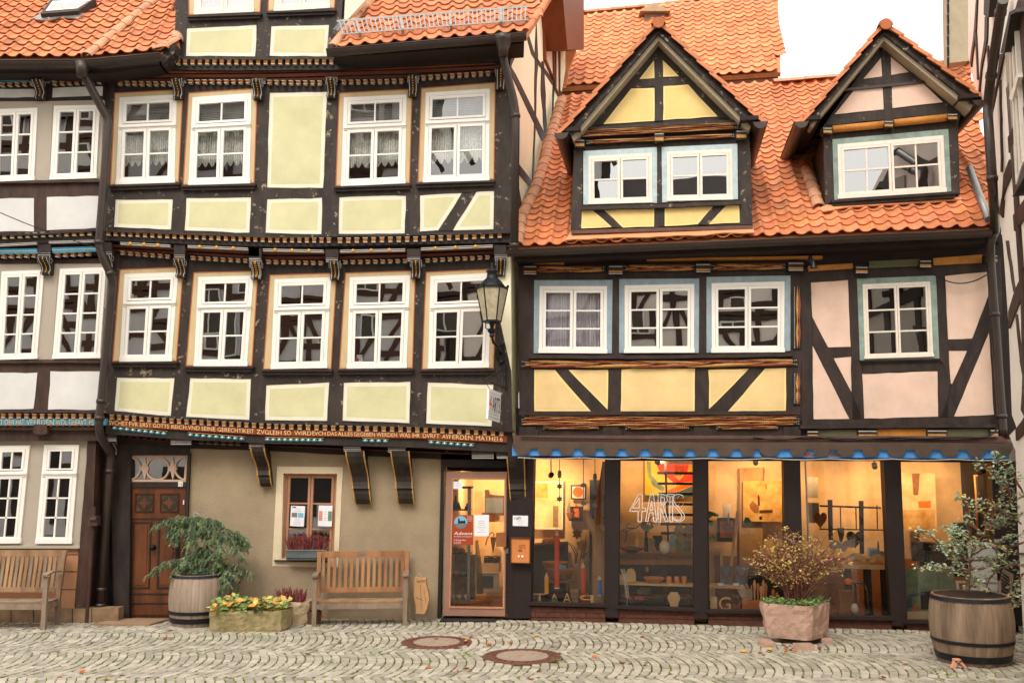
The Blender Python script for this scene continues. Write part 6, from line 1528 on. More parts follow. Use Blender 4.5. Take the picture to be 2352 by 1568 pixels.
mb.face([(x0,wb0.y-.07,zc+h_*.9),(x1,wb0.y-.07,zc+h_*.9),(x1,wb0.y+.07,zc+h_*.9),(x0,wb0.y+.07,zc+h_*.9)], 'soil'); mb.face([(x0,wb0.y-.055,zc),(x1,wb0.y-.055,zc),(x1,wb0.y+.055,zc),(x0,wb0.y+.055,zc)], 'zinc_box')
mb.tube([(x0,wb0.y-.074,zc+h_),(x1,wb0.y-.074,zc+h_)], .008, 'zinc_box', 6)
tag(mb.build('flower_box', origin=(wb0.lerp(wb1,.5).x, wb0.y, zc)), 'grey ribbed zinc flower box on the stucco window sill', 'flower box')
heather('row of dark red heather in the zinc window box', Vector((x0+.03,wb0.y,0)), Vector((x1-.03,wb0.y,0)), .05, zc+h_*.85, 330, .27, 6)
# shrub in the pink trough
def shrub(name, label, cat, base, spots, nst, R_, H, cols, nleaf, L, seed, stemm='twig', top_flat=.0, leafz=(.3,1), start_r=.12, group=None, droop=0, twigs=5):
    rn = random.Random(seed); r = thing(name, label, cat, base, group); st = MB(); lf = MB(); tips = []
    for k in range(nst):
        th = rn.uniform(0, 6.283); rr = R_*math.sqrt(rn.random()); tgt = base+Vector((math.cos(th)*rr*spots[0], math.sin(th)*rr*spots[1], H*(1-.45*(rr/R_)**2)*rn.uniform(.7,1)))
        s0 = base+Vector((rn.uniform(-1,1)*start_r, rn.uniform(-1,1)*start_r*.6, 0)); mid = s0.lerp(tgt, .5)+Vector((rn.uniform(-.05,.05), rn.uniform(-.05,.05), .06)); P = [s0, s0.lerp(mid,.6)+Vector((0,0,.03)), mid, mid.lerp(tgt,.55)+Vector((rn.uniform(-.03,.03),0,.01)), tgt]
        st.tube(P, [.007,.006,.005,.004,.002], stemm, 4, False)
        for q in range(twigs):
            a = P[2].lerp(P[4], rn.random()) if rn.random() < .8 else P[1].lerp(P[2], rn.random()); d = Vector((rn.uniform(-1,1), rn.uniform(-1,1), rn.uniform(-.3,.9)-droop)).normalized(); e = a+d*rn.uniform(.08,.22); m_ = a.lerp(e,.5)+Vector((0,0,.015)); st.tube([a, m_, e], [.003,.0022,.0013], stemm, 3, False); tips.append((a, e))
    for k in range(nleaf):
        a, e = rn.choice(tips); p = a.lerp(e, rn.uniform(.1,1.05)); d = Vector((rn.uniform(-1,1), rn.uniform(-1,1), rn.uniform(-.8,.4))).normalized(); l = L*rn.uniform(.6,1.2)
        leafquad(lf, p, d, Vector((rn.uniform(-.6,.6), rn.uniform(-.9,0), .7)).normalized(), l, l*.62, 'leaf', rc_(rn, cols), .2)
    st.build('branch', r); lf.build('foliage', r); return r
sbase = Vector((f_.x-.05, f_.y+.38, .46))
shrub('shrub', 'twiggy shrub with small yellow leaves and pink berries in the sandstone trough', 'shrub', sbase, (1.0,.75), 95, .68, 1.12, [GR(206,182,96)]*4+[GR(176,160,80)]*3+[GR(150,124,60)]*2+[GR(226,130,140)]*1+[GR(200,150,110)], 2700, .036, 7, twigs=9)
leafbed('ivy', 'green ivy covering the top of the sandstone trough', 'ivy', T3_, .495, 700, [GR(92,128,64)]*4+[GR(120,150,84)]*2+[GR(70,104,54)]+[GR(150,150,80)], .045, hz=(0,.075), seed=9)
# rose-like bush rising from the brown barrel
bush = thing('bush', 'loose bush with grey-green and yellow leaves growing in the brown barrel', 'bush', zp(br, .72)); st = MB(); lf = MB(); rn = random.Random(19)
BPp = lambda x, y, dz=0.: Plane((0, br.y+dz, 0), (0,-1,0)).at(*c('rb', x, y)[0])
st.tube([BPp(520,945), BPp(525,890), BPp(535,820)], [.03,.026,.022], 'bark', 7)
BB = [[(535,820),(545,740),(600,600),(650,540),(620,400),(590,380)],[(535,820),(560,650),(545,590),(480,545),(420,540)],[(540,760),(460,700),(350,640),(240,545),(170,545)],[(550,740),(640,740),(760,745),(880,770)],[(560,700),(680,640),(780,600),(900,560)],[(620,560),(520,480),(530,420),(510,330),(470,300)],[(600,600),(700,500),(780,400),(860,330),(900,300)],[(650,540),(700,420),(760,300),(800,220),(740,180),(700,150)],
      [(780,400),(820,300),(780,250),(720,190),(640,130),(580,60)],[(900,300),(840,180),(780,110),(720,60),(700,10)],[(880,500),(820,430),(700,380),(600,330)],[(900,620),(820,650),(700,660),(600,640),(500,650),(400,640)],[(535,830),(440,760),(400,680),(340,640)],[(545,800),(640,790),(740,730),(800,660)],[(900,420),(820,470),(740,520),(640,470)],[(550,760),(450,640),(420,560),(400,520)],[(870,760),(760,790),(680,850),(640,950),(590,1110)],[(535,930),(560,900),(600,860)],[(535,820),(470,820),(380,800),(250,790),(200,790)],[(900,820),(850,900),(840,1000),(860,1050)]]
BC = [GR(156,176,146)]*4+[GR(128,154,120)]*4+[GR(166,180,150)]*2+[GR(220,184,80)]*1+[GR(160,170,96)]*1
for bo in BB:
    for rep in range(2):
        dz0 = rn.uniform(-.35,.35); P = []; n = 12
        for i in range(n+1):
            t = i/n*(len(bo)-1); k = min(int(t), len(bo)-2); p = lerp2(bo[k], bo[k+1], t-k); P.append(BPp(p[0]+rn.uniform(-7,7)+rep*rn.uniform(-20,20)*i/n, p[1]+rn.uniform(-6,6)+rep*rn.uniform(-20,20)*i/n, dz0*i/n))
        st.tube(P, [.006*(1-i/n)+.002 for i in range(n+1)], 'twig', 5)
        for i in range(3, n+1):
            for q in range(2):
                a = P[i-1].lerp(P[i], rn.random()); d = Vector((rn.uniform(-1,1), rn.uniform(-1,1), rn.uniform(-.4,.6))).normalized(); e = a+d*rn.uniform(.05,.14); st.tube([a, e], [.0022,.0015], 'twig', 3, False)
                for s_ in range(rn.choice((2,3,5))):
                    b_ = a.lerp(e, rn.uniform(.2,1.1)); dd = Vector((rn.uniform(-1,1), rn.uniform(-1,1), rn.uniform(-.5,.4))).normalized(); l = rn.uniform(.03,.06)
                    leafquad(lf, b_, dd, Vector((rn.uniform(-.5,.5),-.5,.75)).normalized(), l, l*.6, 'leaf', rc_(rn, BC), .12)
st.build('branch', bush); lf.build('foliage', bush)
# ---- fallen leaves, each one by itself
lm = []
for k, (col, nm) in enumerate(((GR(196,112,62),'rust'),(GR(216,168,70),'yellow'),(GR(134,72,44),'brown'))):
    rn = random.Random(k); mb = MB()
    for i in range(5):
        a = -1.1+i*.55; leafquad(mb, Vector((0,0,.008)), Vector((math.sin(a), math.cos(a), .25)), Vector((0,-.2,1)).normalized(), .05-.006*abs(i-2), .022, 'leaf', (*col,1), .3)
    o = mb.build('fallen_leaf'); lm.append((o, nm))
spots = []; rn = random.Random(33)
for _ in range(64): spots.append((rn.uniform(120,2300), 1432+132*rn.random()**1.1))
for _ in range(16): spots.append((rn.gauss(1800,48), rn.gauss(1493,5)))
for _ in range(12): spots.append((rn.uniform(1230,1960), rn.uniform(1422,1432)))
for _ in range(8): spots.append((rn.uniform(1000,1090), rn.uniform(1462,1490)))
for i, (x, y) in enumerate(spots):
    k = rn.choice((0,0,1,2,2)); o, nm = lm[k]
    if not o.get('used'): n_ = o; o['used'] = 1
    else: n_ = o.copy(); COL.objects.link(n_)
    n_.location = gpt(x, min(y, 1562)); n_.rotation_euler = (rn.uniform(-.3,.3), rn.uniform(-.3,.3), rn.uniform(0,6.28)); s_ = rn.uniform(.7,1.6); n_.scale = (s_, s_, s_)
    tag(n_, nm+' fallen leaf lying loose on the grey cobbles', 'leaf', nm+' fallen leaves')
for o in list(COL.objects):
    if 'used' in o.keys(): del o['used']
# moss and weeds in the joints
mb = MB(); rn = random.Random(71)
WS = [(980,1437,16),(905,1432,8),(745,1442,10),(470,1442,20),(520,1440,14),(2060,1425,8),(1815,1500,22),(1760,1484,10),(2160,1537,22),(2200,1550,22),(2260,1545,18),(1300,1432,5),(600,1462,18),(700,1456,10),(60,1440,6),(850,1505,14),(760,1520,12),(1080,1505,10),(1900,1498,8),(1275,1515,10),(560,1460,20)]
for x, y, s_ in WS:
    for q in range(int(s_*5)):
        p = gpt(x+rn.gauss(0, s_), min(1566, y+rn.gauss(0, 2.2))); th = rn.uniform(0,6.28); d = Vector((math.cos(th), math.sin(th), rn.uniform(.2,1))).normalized(); leafquad(mb, p+Vector((0,0,.004)), d, Vector((0,-.5,.8)), rn.uniform(.012,.03), .009, 'leaf', rc_(rn, [GR(110,140,70), GR(84,120,56), GR(140,150,80)]), .1)
tag(mb.build('weeds'), kind='stuff')
# ---- manhole covers
for i, (mx_, my_, mr_) in enumerate(MANH):
    lab = ('round rusty manhole cover with a concrete centre, the one nearer the shop door', 'round rusty manhole cover with a concrete centre, the one nearer the viewer')[i]
    r = thing('manhole_cover', lab, 'manhole', (mx_, my_, 0), 'manhole covers')
    mb = MB(); mb.lathe([(mr_+.0,-.01),(mr_+.0,.006),(mr_-.03,.012),(mr_-.06,.012),(mr_-.065,.004),(mr_-.085,.004),(mr_-.09,.012),(mr_-.16,.012),(mr_-.165,.006)], (mx_,my_,0), 'iron_rust', 56)
    mb.build('frame', r)
    mb = MB()
    for ring_, nn in ((mr_-.125, 26),):
        for k in range(nn):
            a = 2*math.pi*k/nn; mb.box((mx_+ring_*math.cos(a), my_+ring_*math.sin(a), .014), (.045,.022,.008), 'iron_rust', rz=a)
    mb.build('rib', r)
    mb = MB(); mb.lathe([(mr_-.17,.005),(mr_-.17,.013),(0.05,.017),(.001,.017)], (mx_,my_,0), 'concrete_disc', 48); mb.build('cover_disc', r)
# ---- doormat, door step
mt = [gpt(x, y) for x, y in c(32,1262,1136,1622,1137,1580,1179,1224,1175)]
mb = MB(); mb.prism([p+Vector((0,0,.022)) for p in mt], Vector((0,0,-.02)), 'doormat'); tag(mb.build('doormat', origin=sum(mt, Vector((0,0,0)))/4), 'black rubber doormat before the glass shop door', 'doormat')
mt = [gpt(x, y) for x, y in [(c(31,600,1197)[0]), c(31,965,1200)[0], c(31,1065,1172)[0], c(31,1130,1160)[0], c(31,760,1162)[0]]]
mb = MB(); mb.prism([p+Vector((0,0,.03)) for p in mt], Vector((0,0,-.03)), 'step_stone'); tag(mb.build('door_step', origin=mt[0]), 'thin sandstone slab at the foot of the old wooden door', 'step')
# ---- paper bag beside the bench
bgp = gpt(c(32,1100,1118)[0][0], 1428.5); BG = Plane((0,bgp.y,0),(0,-1,0))
r = thing('paper_bag', 'crumpled brown paper carrier bag leaning by the right end of the bench', 'bag', bgp)
mb = MB(); q0 = c(32,1062,895,1135,895,1155,1030,1132,1120,1075,1115,1060,1000)
fr_p = [BG.at(*p, .10) for p in wobble(q0, 1.5, 10)]; mb.prism(fr_p, Vector((0,.17,0)), 'paper_bag', back=True); 
for pts in ((1075,905,1130,900,1128,912,1080,918),(1098,930,1104,930,1112,1105,1106,1105),(1120,960,1124,955,1140,1040,1134,1045),(1070,1010,1118,1030,1116,1036,1070,1016)): mb.px(BG, c(32,*pts), .104, .004, 'teak')  # darker strips paint the shading of the bag's creases
mb.build('bag_body', r)
mb = MB(); mb.tube([BG.at(*p, .10) for p in c(32,1080,900,1078,875,1090,862,1105,872,1108,900)], .007, 'paper_bag', 6); mb.build('handle', r)
# ---- tap with hose, small pot
TPp = G0.shift(.08); q = c('pl',1255,860,1237,880,1237,945); r = thing('garden_tap', 'wall tap with an orange hose connector and a short green hose', 'tap', TPp.at(*q[0]))
mb = MB(); mb.lathe([(.035,0),(.035,.02),(.018,.03),(.018,.08)], G0.at(*q[0], .0), 'zinc', 12, (0,-1,0)); mb.tube([TPp.at(*q[0]), TPp.at(*q[1])], .016, 'zinc'); mb.tube([TPp.at(*p) for p in c('pl',1218,868,1250,862)], .012, 'zinc'); mb.build('tap_body', r)
mb = MB(); mb.tube([TPp.at(*p) for p in c('pl',1237,893,1237,905)], .02, 'zinc'); mb.tube([TPp.at(*p) for p in c('pl',1237,905,1237,932)], .019, 'plastic_orange'); mb.tube([TPp.at(*p) for p in c('pl',1237,932,1236,948)], .018, 'plastic_black'); mb.build('hose_connector', r)
mb = MB(); mb.tube([TPp.at(*p) for p in c('pl',1236,948,1230,1000,1212,1060,1185,1110)], .010, 'hose_green', 8); mb.build('hose', r)
pp_ = gpt(c('pl',2038,1395)[0][0], c('pl',2038,1392)[0][1]); mb = MB(); mb.lathe([(.10,0),(.115,.15),(.12,.19),(.105,.19),(.10,.16)], pp_, 'copper_brown', 20); r = tag(mb.build('plant_pot', origin=pp_), 'small dark brown pot on the ground at the left end of the bench', 'pot')
PL_ = Plane((0,pp_.y,0),(0,-1,0)); mb = MB(); mb.tube([PL_.at(*p, .02) for p in c('pl',1960,1330,1965,1308,2000,1295,2060,1288,2090,1290)], .011, 'plastic_black', 6); mb.tube([PL_.at(*p, .02) for p in c('pl',2090,1290,2130,1300,2165,1330)], .012, 'hose_orange', 6)
tag(mb.build('garden_hose', origin=pp_), 'piece of black and orange hose lying over the small brown pot', 'hose')
mb = MB(); pth = c('pl',745,235,742,200,760,188,785,195,800,212); mb.tube([CP_(x_*1.0, y_*1.0) for x_, y_ in ((745,235),(742,200),(760,188),(785,195),(800,212))], .008, 'cable_grey', 6); tag(mb.build('wire_hook', origin=CP_(760,200)), 'pale wire loop sticking up from the top of the cedar', 'wire')
p = gpt(c(34,1350,1478)[0][0], c(34,1350,1478)[0][1]); mb = MB(); mb.beam(p+Vector((-.07,0,.01)), p+Vector((-.035,0,.10)), .07, .03, 'terracotta'); mb.beam(p+Vector((.0,0,.10)), p+Vector((.075,0,.01)), .07, .03, 'terracotta'); mb.box(p+Vector((-.02,0,.10)), (.075,.07,.035), 'terracotta'); tag(mb.build('pot_foot', origin=p), 'little terracotta pot foot poking out under the brown barrel', 'pot foot')
# slatted crate end and white plinth behind the brown barrel
pr = gpt(c('rb',700,0)[0][0], 1462); SPp = Plane((0,pr.y,0),(0,-1,0)); mb = MB()
r = thing('slatted_chair', 'wooden folding chair with diagonal slats behind the brown barrel', 'chair', pr)
mb.px(SPp, c('rb',765,800,835,835,820,975,722,965), -.02, .02, 'teak_grey'); mb.build('backrest', r)
mb = MB()
for k in range(7): y = 815+k*22; mb.px(SPp, c('rb',748-k*3,y,805,y+42,805,y+48,748-k*3,y+6), .0, .02, 'shop_black')
mb.build('slat_gap', r)
mb = MB(); mb.beam(SPp.at(*c('rb',445,885)[0], 0), SPp.at(*c('rb',725,895)[0], 0), .03, .03, 'teak_grey'); 
for x_ in (452,735): a_ = SPp.at(*c('rb',x_,880)[0]); mb.beam(a_, zp(a_, 0), .04, .03, 'teak_grey', up=(1,0,0))
mb.build('frame', r)
mb = MB(); bx = SPp.at(*c('rb',628,870)[0], -.25); mb.box((bx.x,bx.y,.62), (.27,.25,1.24), 'grey_plinth'); tag(mb.build('white_plinth', origin=(bx.x,bx.y,0)), 'plain pale grey plinth standing behind the brown barrel', 'plinth')
# ---- wall lantern
LP = G1.shift(.50); lp0 = LP.at(1130, 700)
r = thing('street_lamp', 'black hexagonal wall lantern with frosted panes on the corner post', 'lamp', lp0)
def lz(yz): return LP.at(1130, c(22,0,yz)[0][1]).z
X, Y_ = LP.at(1130,700).x, LP.at(1130,700).y
def rz_(w_): return w_*.33688/F*LP.p.y*1.0
mb = MB(); mb.lathe([(rz_(108),lz(468)),(rz_(60),lz(692))], (X,Y_,0), 'lamp_glass', 6); mb.build('lamp_glass', r)
mb = MB()
for k in range(6):
    a = math.pi*k/3; p0 = Vector((X+rz_(109)*math.cos(a), Y_+rz_(109)*math.sin(a), lz(466))); p1 = Vector((X+rz_(61)*math.cos(a), Y_+rz_(61)*math.sin(a), lz(694))); mb.tube([p0, p1], .010, 'black_metal', 6); mb.ball(p0+Vector((0,0,.03)), .022, 'black_metal', 6)
for w_, y_ in ((109,466),(61,692)):
    P = [Vector((X+rz_(w_)*math.cos(math.pi*k/3), Y_+rz_(w_)*math.sin(math.pi*k/3), lz(y_))) for k in range(7)]
    for a_, b_ in zip(P, P[1:]): mb.beam(a_, b_, .02, .028, 'black_metal')
mb.build('lamp_frame', r)
mb = MB(); mb.lathe([(rz_(98),lz(462)),(rz_(90),lz(450)),(rz_(62),lz(415)),(rz_(38),lz(395)),(rz_(34),lz(362)),(rz_(44),lz(352)),(rz_(40),lz(346)),(rz_(14),lz(330)),(rz_(9),lz(318)),(rz_(13),lz(308)),(rz_(4),lz(290))], (X,Y_,0), 'black_metal', 18); mb.build('lamp_roof', r, smooth=True)
mb = MB(); mb.lathe([(rz_(56),lz(695)),(rz_(20),lz(702)),(rz_(12),lz(735)),(rz_(32),lz(745)),(rz_(30),lz(758)),(rz_(16),lz(775)),(rz_(20),lz(790)),(rz_(8),lz(802))], (X,Y_,0), 'black_metal', 14)
for sg in (-1,1): mb.tube([(X+sg*rz_(44),Y_,lz(700)),(X+sg*rz_(46),Y_,lz(735)),(X+sg*rz_(18),Y_,lz(750))], .008, 'black_metal', 5)
mb.build('lamp_stem', r)
mb = MB(); wp = G1.at(*c(22,1712,850)[0], .06); P = [Vector((X,Y_,lz(795))), Vector((X+.02,Y_+.05,lz(830))), Vector((X+.08,Y_+.2,lz(850))), Vector((wp.x,wp.y,lz(880)))]; mb.tube(P, [.02,.022,.022,.025], 'black_metal', 8)
mb.tube([G1.at(*p, o_) for p, o_ in zip(c(22,1690,960,1672,900,1690,850,1735,840), (.05,.12,.2,.1))], .012, 'black_metal', 6)
mb.px(G1, c(22,1690,845,1735,838,1742,965,1700,972), .045, .03, 'black_metal'); mb.ball(G1.at(*c(22,1712,965)[0], .06), .04, 'black_metal', 8); mb.build('bracket', r)
# ---- hanging shop sign
SGp = vplane(-.345,13.84,-.175,14.48); sq = c('sg',672,118,1085,268,1037,1300,632,1165); fs_ = bil(sq)
r = thing('hanging_sign', 'pale hanging shop sign with a red 4 and dark letters on an iron bracket', 'sign', SGp.at(*sq[0]))
mb = MB(); mb.px(SGp, sq, 0, .03, 'paper'); bd_ = mb.build('sign_board', r)
mb = MB()
for u, v in ((.02,.11),(.02,.73)): mb.px(SGp, [fs_(u,v), fs_(.97,v), fs_(.97,v+.006), fs_(u,v+.006)], .003, .002, 'paper_line')
text_px(mb, '4', lambda u, v: fs_(.07+.20*u, .70-.52*v), SGp, .004, 'red_print')
text_px(mb, 'ARTS', lambda u, v: fs_(.33+.62*u, .70-.50*v), SGp, .004, 'black_print')
text_px(mb, 'Wohnambiente', lambda u, v: fs_(.05+.86*u, .83-.055*v), SGp, .004, 'paper_line'); text_px(mb, 'Foto-Kunst-Handwerk', lambda u, v: fs_(.05+.88*u, .93-.055*v), SGp, .004, 'paper_text_dark'); mb.build('lettering', bd_)
mb = MB(); w0 = G1.at(*c(22,1748,985)[0], .06); w1 = G1.at(*c(22,1746,1165)[0], .06); arm = SGp.at(*c(22,1597,1085)[0]); armw = G1.at(*c(22,1748,1150)[0], .06)
mb.beam(w0, w1, .03, .03, 'black_metal'); mb.tube([w0+Vector((0,0,-.05)), arm], .010, 'black_metal'); mb.tube([arm, armw], .008, 'black_metal')
for t in (.35,.6,.8): a_ = w0.lerp(arm, t*.6); b_ = armw.lerp(arm, t*.6); mb.tube([a_, (a_+b_)/2+Vector((.03,0,0)), b_], .006, 'black_metal', 5)
for t in (0,.9): mb.tube([arm.lerp(armw, t*.9), SGp.at(*fs_(t,0))], .005, 'black_metal', 4)
mb.build('bracket', r)
cb_ = MB(); P = [L2.at(x, y, .9-.7*i/8) for i, (x, y) in enumerate((-60+i*38, 462+i*14.2-7*math.sin(i/8*math.pi)*-1) for i in range(9))]; cb_.tube(P, .007, 'cable', 5); tag(cb_.build('overhead_cable', origin=P[0]), 'thin overhead cable sloping across the left white house to the downpipe', 'cable')
# ---- notices
def notice(name, label, cat, pl, q, off, m='paper', lines=6, th=.003, group=None, extra=None, lm_='paper_line', l0=.15, l1=.9, lx=(.2,.8)):
    o0 = pl.at(*q[0], off); r = MB(); r.px(pl, q, off, th, m); ob = r.build(name, origin=o0); tag(ob, label, cat, group); f = bil(q); mb = MB(); rn = random.Random(len(label))
    for k in range(lines):
        v = l0+(l1-l0)*k/max(1, lines-1); w_ = rn.uniform(.5,1)*(lx[1]-lx[0])/2; mb.px(pl, [f(.5-w_,v), f(.5+w_,v), f(.5+w_,v+.012), f(.5-w_,v+.012)], off+.0015, .001, lm_)
    if extra: extra(mb, f)
    if mb.v: mb.build('print', ob)
    return ob
def ex1(mb, f):
    for x0, mm in ((.06,'sky_print'),(.17,'black_print'),(.28,'red_print')): mb.px(G0.shift(-.10), [f(x0,.03), f(x0+.09,.03), f(x0+.09,.11), f(x0,.11)], .056, .001, mm)
    mb.px(G0.shift(-.10), [f(.08,.34),f(.47,.34),f(.47,.56),f(.08,.56)], .056, .001, 'grey_print'); mb.px(G0.shift(-.10), [f(.54,.34),f(.92,.34),f(.92,.56),f(.54,.56)], .056, .001, 'sky_print')
notice('notice', 'white printed notice with two small pictures, left pane of the stucco window', 'notice', G0.shift(-.10), c(32,265,422,356,425,347,557,258,553), .054, extra=ex1, lines=9)
def ex2(mb, f): mb.px(G0.shift(-.10), [f(.04,.27),f(.30,.27),f(.30,.74),f(.04,.74)], .056, .001, 'art_rose'); mb.px(G0.shift(-.10), [f(.70,.27),f(.98,.27),f(.98,.74),f(.70,.74)], .056, .001, 'art_green')
notice('notice', 'white printed notice with photo strips at both sides, right pane of the stucco window', 'notice', G0.shift(-.10), c(32,444,420,533,422,528,556,438,553), .054, extra=ex2, lines=5, l0=.3, l1=.7, lx=(.36,.66))
# ================================================================ SHOP DOOR AND INTERIOR
DO = vplane(-1.0, 14.87, .2, 14.80)
g_ = lambda *a: c('dr', *a)
do_, di_ = g_(15,15,705,15,685,1568,0,1568), g_(84,92,648,97,630,1487,50,1478)
do_ = [g_(15,15)[0], g_(700,15)[0], (c(32,1665,1135)[0]), (c(32,1248,1132)[0])]
mb = MB(); mb.ring(DO, do_, di_, .0, .07, 'pink_brown'); mb.ring(DO, inset(di_, -2.2), inset(di_, 1.5), .012, .05, 'wood_pink'); sd_ = mb.build('shop_door', shop)
mb = MB(); mb.px(DO, di_, -.03, .006, 'glass_shop'); mb.build('pane', sd_)
mb = MB(); mb.px(DO, wobble(g_(553,676,662,672,664,826,550,826), .6, 8), .06, .05, 'mid_wood'); mb.build('door_handle', sd_)
mb = MB(); mb.px(DO, g_(658,843,683,843,683,898,657,898), .01, .01, 'zinc'); mb.px(DO, g_(667,860,673,860,673,880,667,880), .013, .002, 'black_print'); mb.build('lock_plate', sd_)
ppoly(shop, DO, [(1165,1046),(1190,1046),(1184,1419),(1160,1418)], .0, .2, 'shop_black', 'shopfront_post')
# poster and sheets on the door
PO = DO.shift(.004)
q = g_(85,483,306,484,304,805,84,803); f = bil(q)
def exp(mb, f_):
    ctr = f_(.39,.25); rr = math.dist(f_(0,0), f_(1,0))*.32; circ = [(ctr[0]+rr*math.cos(a*math.pi/14), ctr[1]+rr*math.sin(a*math.pi/14)) for a in range(28)]; mb.px(PO, circ, .005, .001, 'sky_print')
    mb.px(PO, [(ctr[0]+rr*math.cos(a), ctr[1]+rr*math.sin(a)) for a in [math.pi*(.05+.9*k/12) for k in range(13)]], .0056, .0005, 'grey_print')
    mb.px(PO, [f_(.25,.13), f_(.29,.10), f_(.33,.13), f_(.33,.20), f_(.55,.19), f_(.60,.16), f_(.62,.28), f_(.25,.28)], .006, .0005, 'black_print')
    text_px(mb, 'Advent', lambda u, v: f_(.06+.90*u+.02*v, .665-.105*v), PO, .007, 'white_print'); text_px(mb, 'auf Burg Ludwigstein', lambda u, v: f_(.05+.90*u, .735-.035*v), PO, .007, 'white_print')
    text_px(mb, '7.-8. Dezember', lambda u, v: f_(.05+.60*u, .86-.045*v), PO, .007, 'white_print'); text_px(mb, 'Sa. 10-18 Uhr', lambda u, v: f_(.05+.36*u, .918-.03*v), PO, .007, 'white_print'); text_px(mb, 'So. 10-17 Uhr', lambda u, v: f_(.05+.36*u, .965-.03*v), PO, .007, 'white_print')
    for k, s_ in enumerate(('Krippen-','ausstellung','& Kunst-','handwerk')): text_px(mb, s_, lambda u, v, k=k: f_(.70+.26*u, .06+.048*k-.026*v), PO, .007, 'white_print')
notice('poster', 'rust red Advent poster with a round castle picture on the shop door glass', 'poster', PO, q, .002, 'poster_red', lines=0, extra=exp)
notice('notice', 'blank-looking white sheet with faint lines beside the red poster', 'notice', PO, g_(316,481,476,481,475,711,316,710), .002, lines=6, l0=.28, l1=.8)
notice('notice', 'small white card at the top left corner of the shop door glass', 'notice', PO, g_(88,120,187,124,186,202,88,200), .002, lines=4, l0=.3, l1=.85)
def ex4(mb, f_): text_px(mb, '4', lambda u, v: f_(.06+.12*u, .42-.30*v), Y0.shift(.02), .0065, 'art_rose'); text_px(mb, 'ARTS', lambda u, v: f_(.22+.34*u, .42-.30*v), Y0.shift(.02), .0065, 'black_print')
notice('notice', 'white business card sign pinned to the dark post beside the shop door', 'notice', Y0.shift(.02), c(33,83,485,181,487,180,555,82,552), .004, lines=3, l0=.55, l1=.9, lx=(.08,.6), extra=ex4)
r = thing('letter_box', 'honey coloured wooden letter box with two white bell buttons on the dark post', 'letter box', Y0.at(*c(33,130,710)[0], .1))
q = c(33,66,626,197,630,196,798,66,794); mb = MB(); LB = Y0.shift(.02); mb.ring(LB, q, inset(q, 2.2), .11, .11, 'dark_wood'); mb.build('frame', r)
mb = MB(); qi = inset(q, 2.2); mb.px(LB, qi, .095, .09, 'letter_wood'); fr = mb.build('front_panel', r); f = bil(qi)
mb = MB(); text_px(mb, 'ARTS', lambda u, v: f(.42+.36*u, .42-.17*v), LB, .0965, 'dark_wood'); mb.tube([LB.at(*f(.5+.11*math.cos(a*.7), .49+.035*math.sin(a*.7)), .098) for a in range(9)], .004, 'dark_wood', 5); mb.build('emblem', fr)
mb = MB()
for s_ in (.42,.62): mb.lathe([(.016,0),(.016,.008),(.012,.012)], LB.at(*f(s_,.74), .095), 'white_print', 14, tuple(LB.n))
mb.build('bell_button', r)
# lettering painted on the glass
mb = MB(); g2 = lambda *a: c('s2', *a)
TG = Y0.shift(-.05)
def outl(pts, closed=True, w_=.009):
    P = [TG.at(*p, .004) for p in g2(*pts)]; 
    if closed: P.append(P[0])
    for a_, b_ in zip(P, P[1:]): mb.beam(a_, b_, .002, w_, 'white_print', up=(0,0,1)) if abs((b_-a_).normalized().z) < .6 else mb.beam(a_, b_, w_, .002, 'white_print', up=tuple(TG.n))
for pts in ((138,528,225,368,262,368,258,500,292,502,290,530,255,532,252,630,218,630,220,532),(165,500,228,500,232,405),(290,627,335,368,365,370,395,628,368,628,360,545,325,545,315,628),(330,520,358,520,348,430),(407,632,410,368,440,366),(407,632,432,632,436,500,478,628,506,628,458,480,498,430,488,380,440,366),(436,395,438,475,468,450,470,405,436,395),(497,368,563,368,560,388,545,390,548,630,520,630,522,390,500,388)):
    outl(pts)
sp_ = [(648,410),(645,380),(600,368),(560,380),(555,430),(580,470),(630,520),(660,570),(655,610),(610,632),(555,612),(552,590),(585,615),(625,610),(635,570),(610,530),(560,480),(540,430)]
outl([v for p in sp_ for v in p], closed=False)
for k in range(26):
    rn = random.Random(k); x_ = rn.choice((235,345,420,450,530,600,640)); y_ = rn.uniform(385,610); outl([x_-12,y_+14,x_+12,y_-10], False, .0035)
tag(mb.build('window_lettering', origin=TG.at(*g2(400,500)[0])), 'white outlined hand-drawn 4ARTS lettering on the second shop window', 'lettering')
st_ = MB(); st_.px(G1, c(22,728,918,766,918,766,966,728,966), -.02, .002, 'paper'); x_, y_ = c(22,728,953)[0]; st_.px(G1, [(x_+4.8*math.cos(a*.63), y_+4.8*math.sin(a*.63)) for a in range(10)], -.018, .002, 'red_print'); tag(st_.build('sticker', origin=G1.at(x_, y_)), 'white sticker with a red dot in the fourth window of the green house', 'sticker')
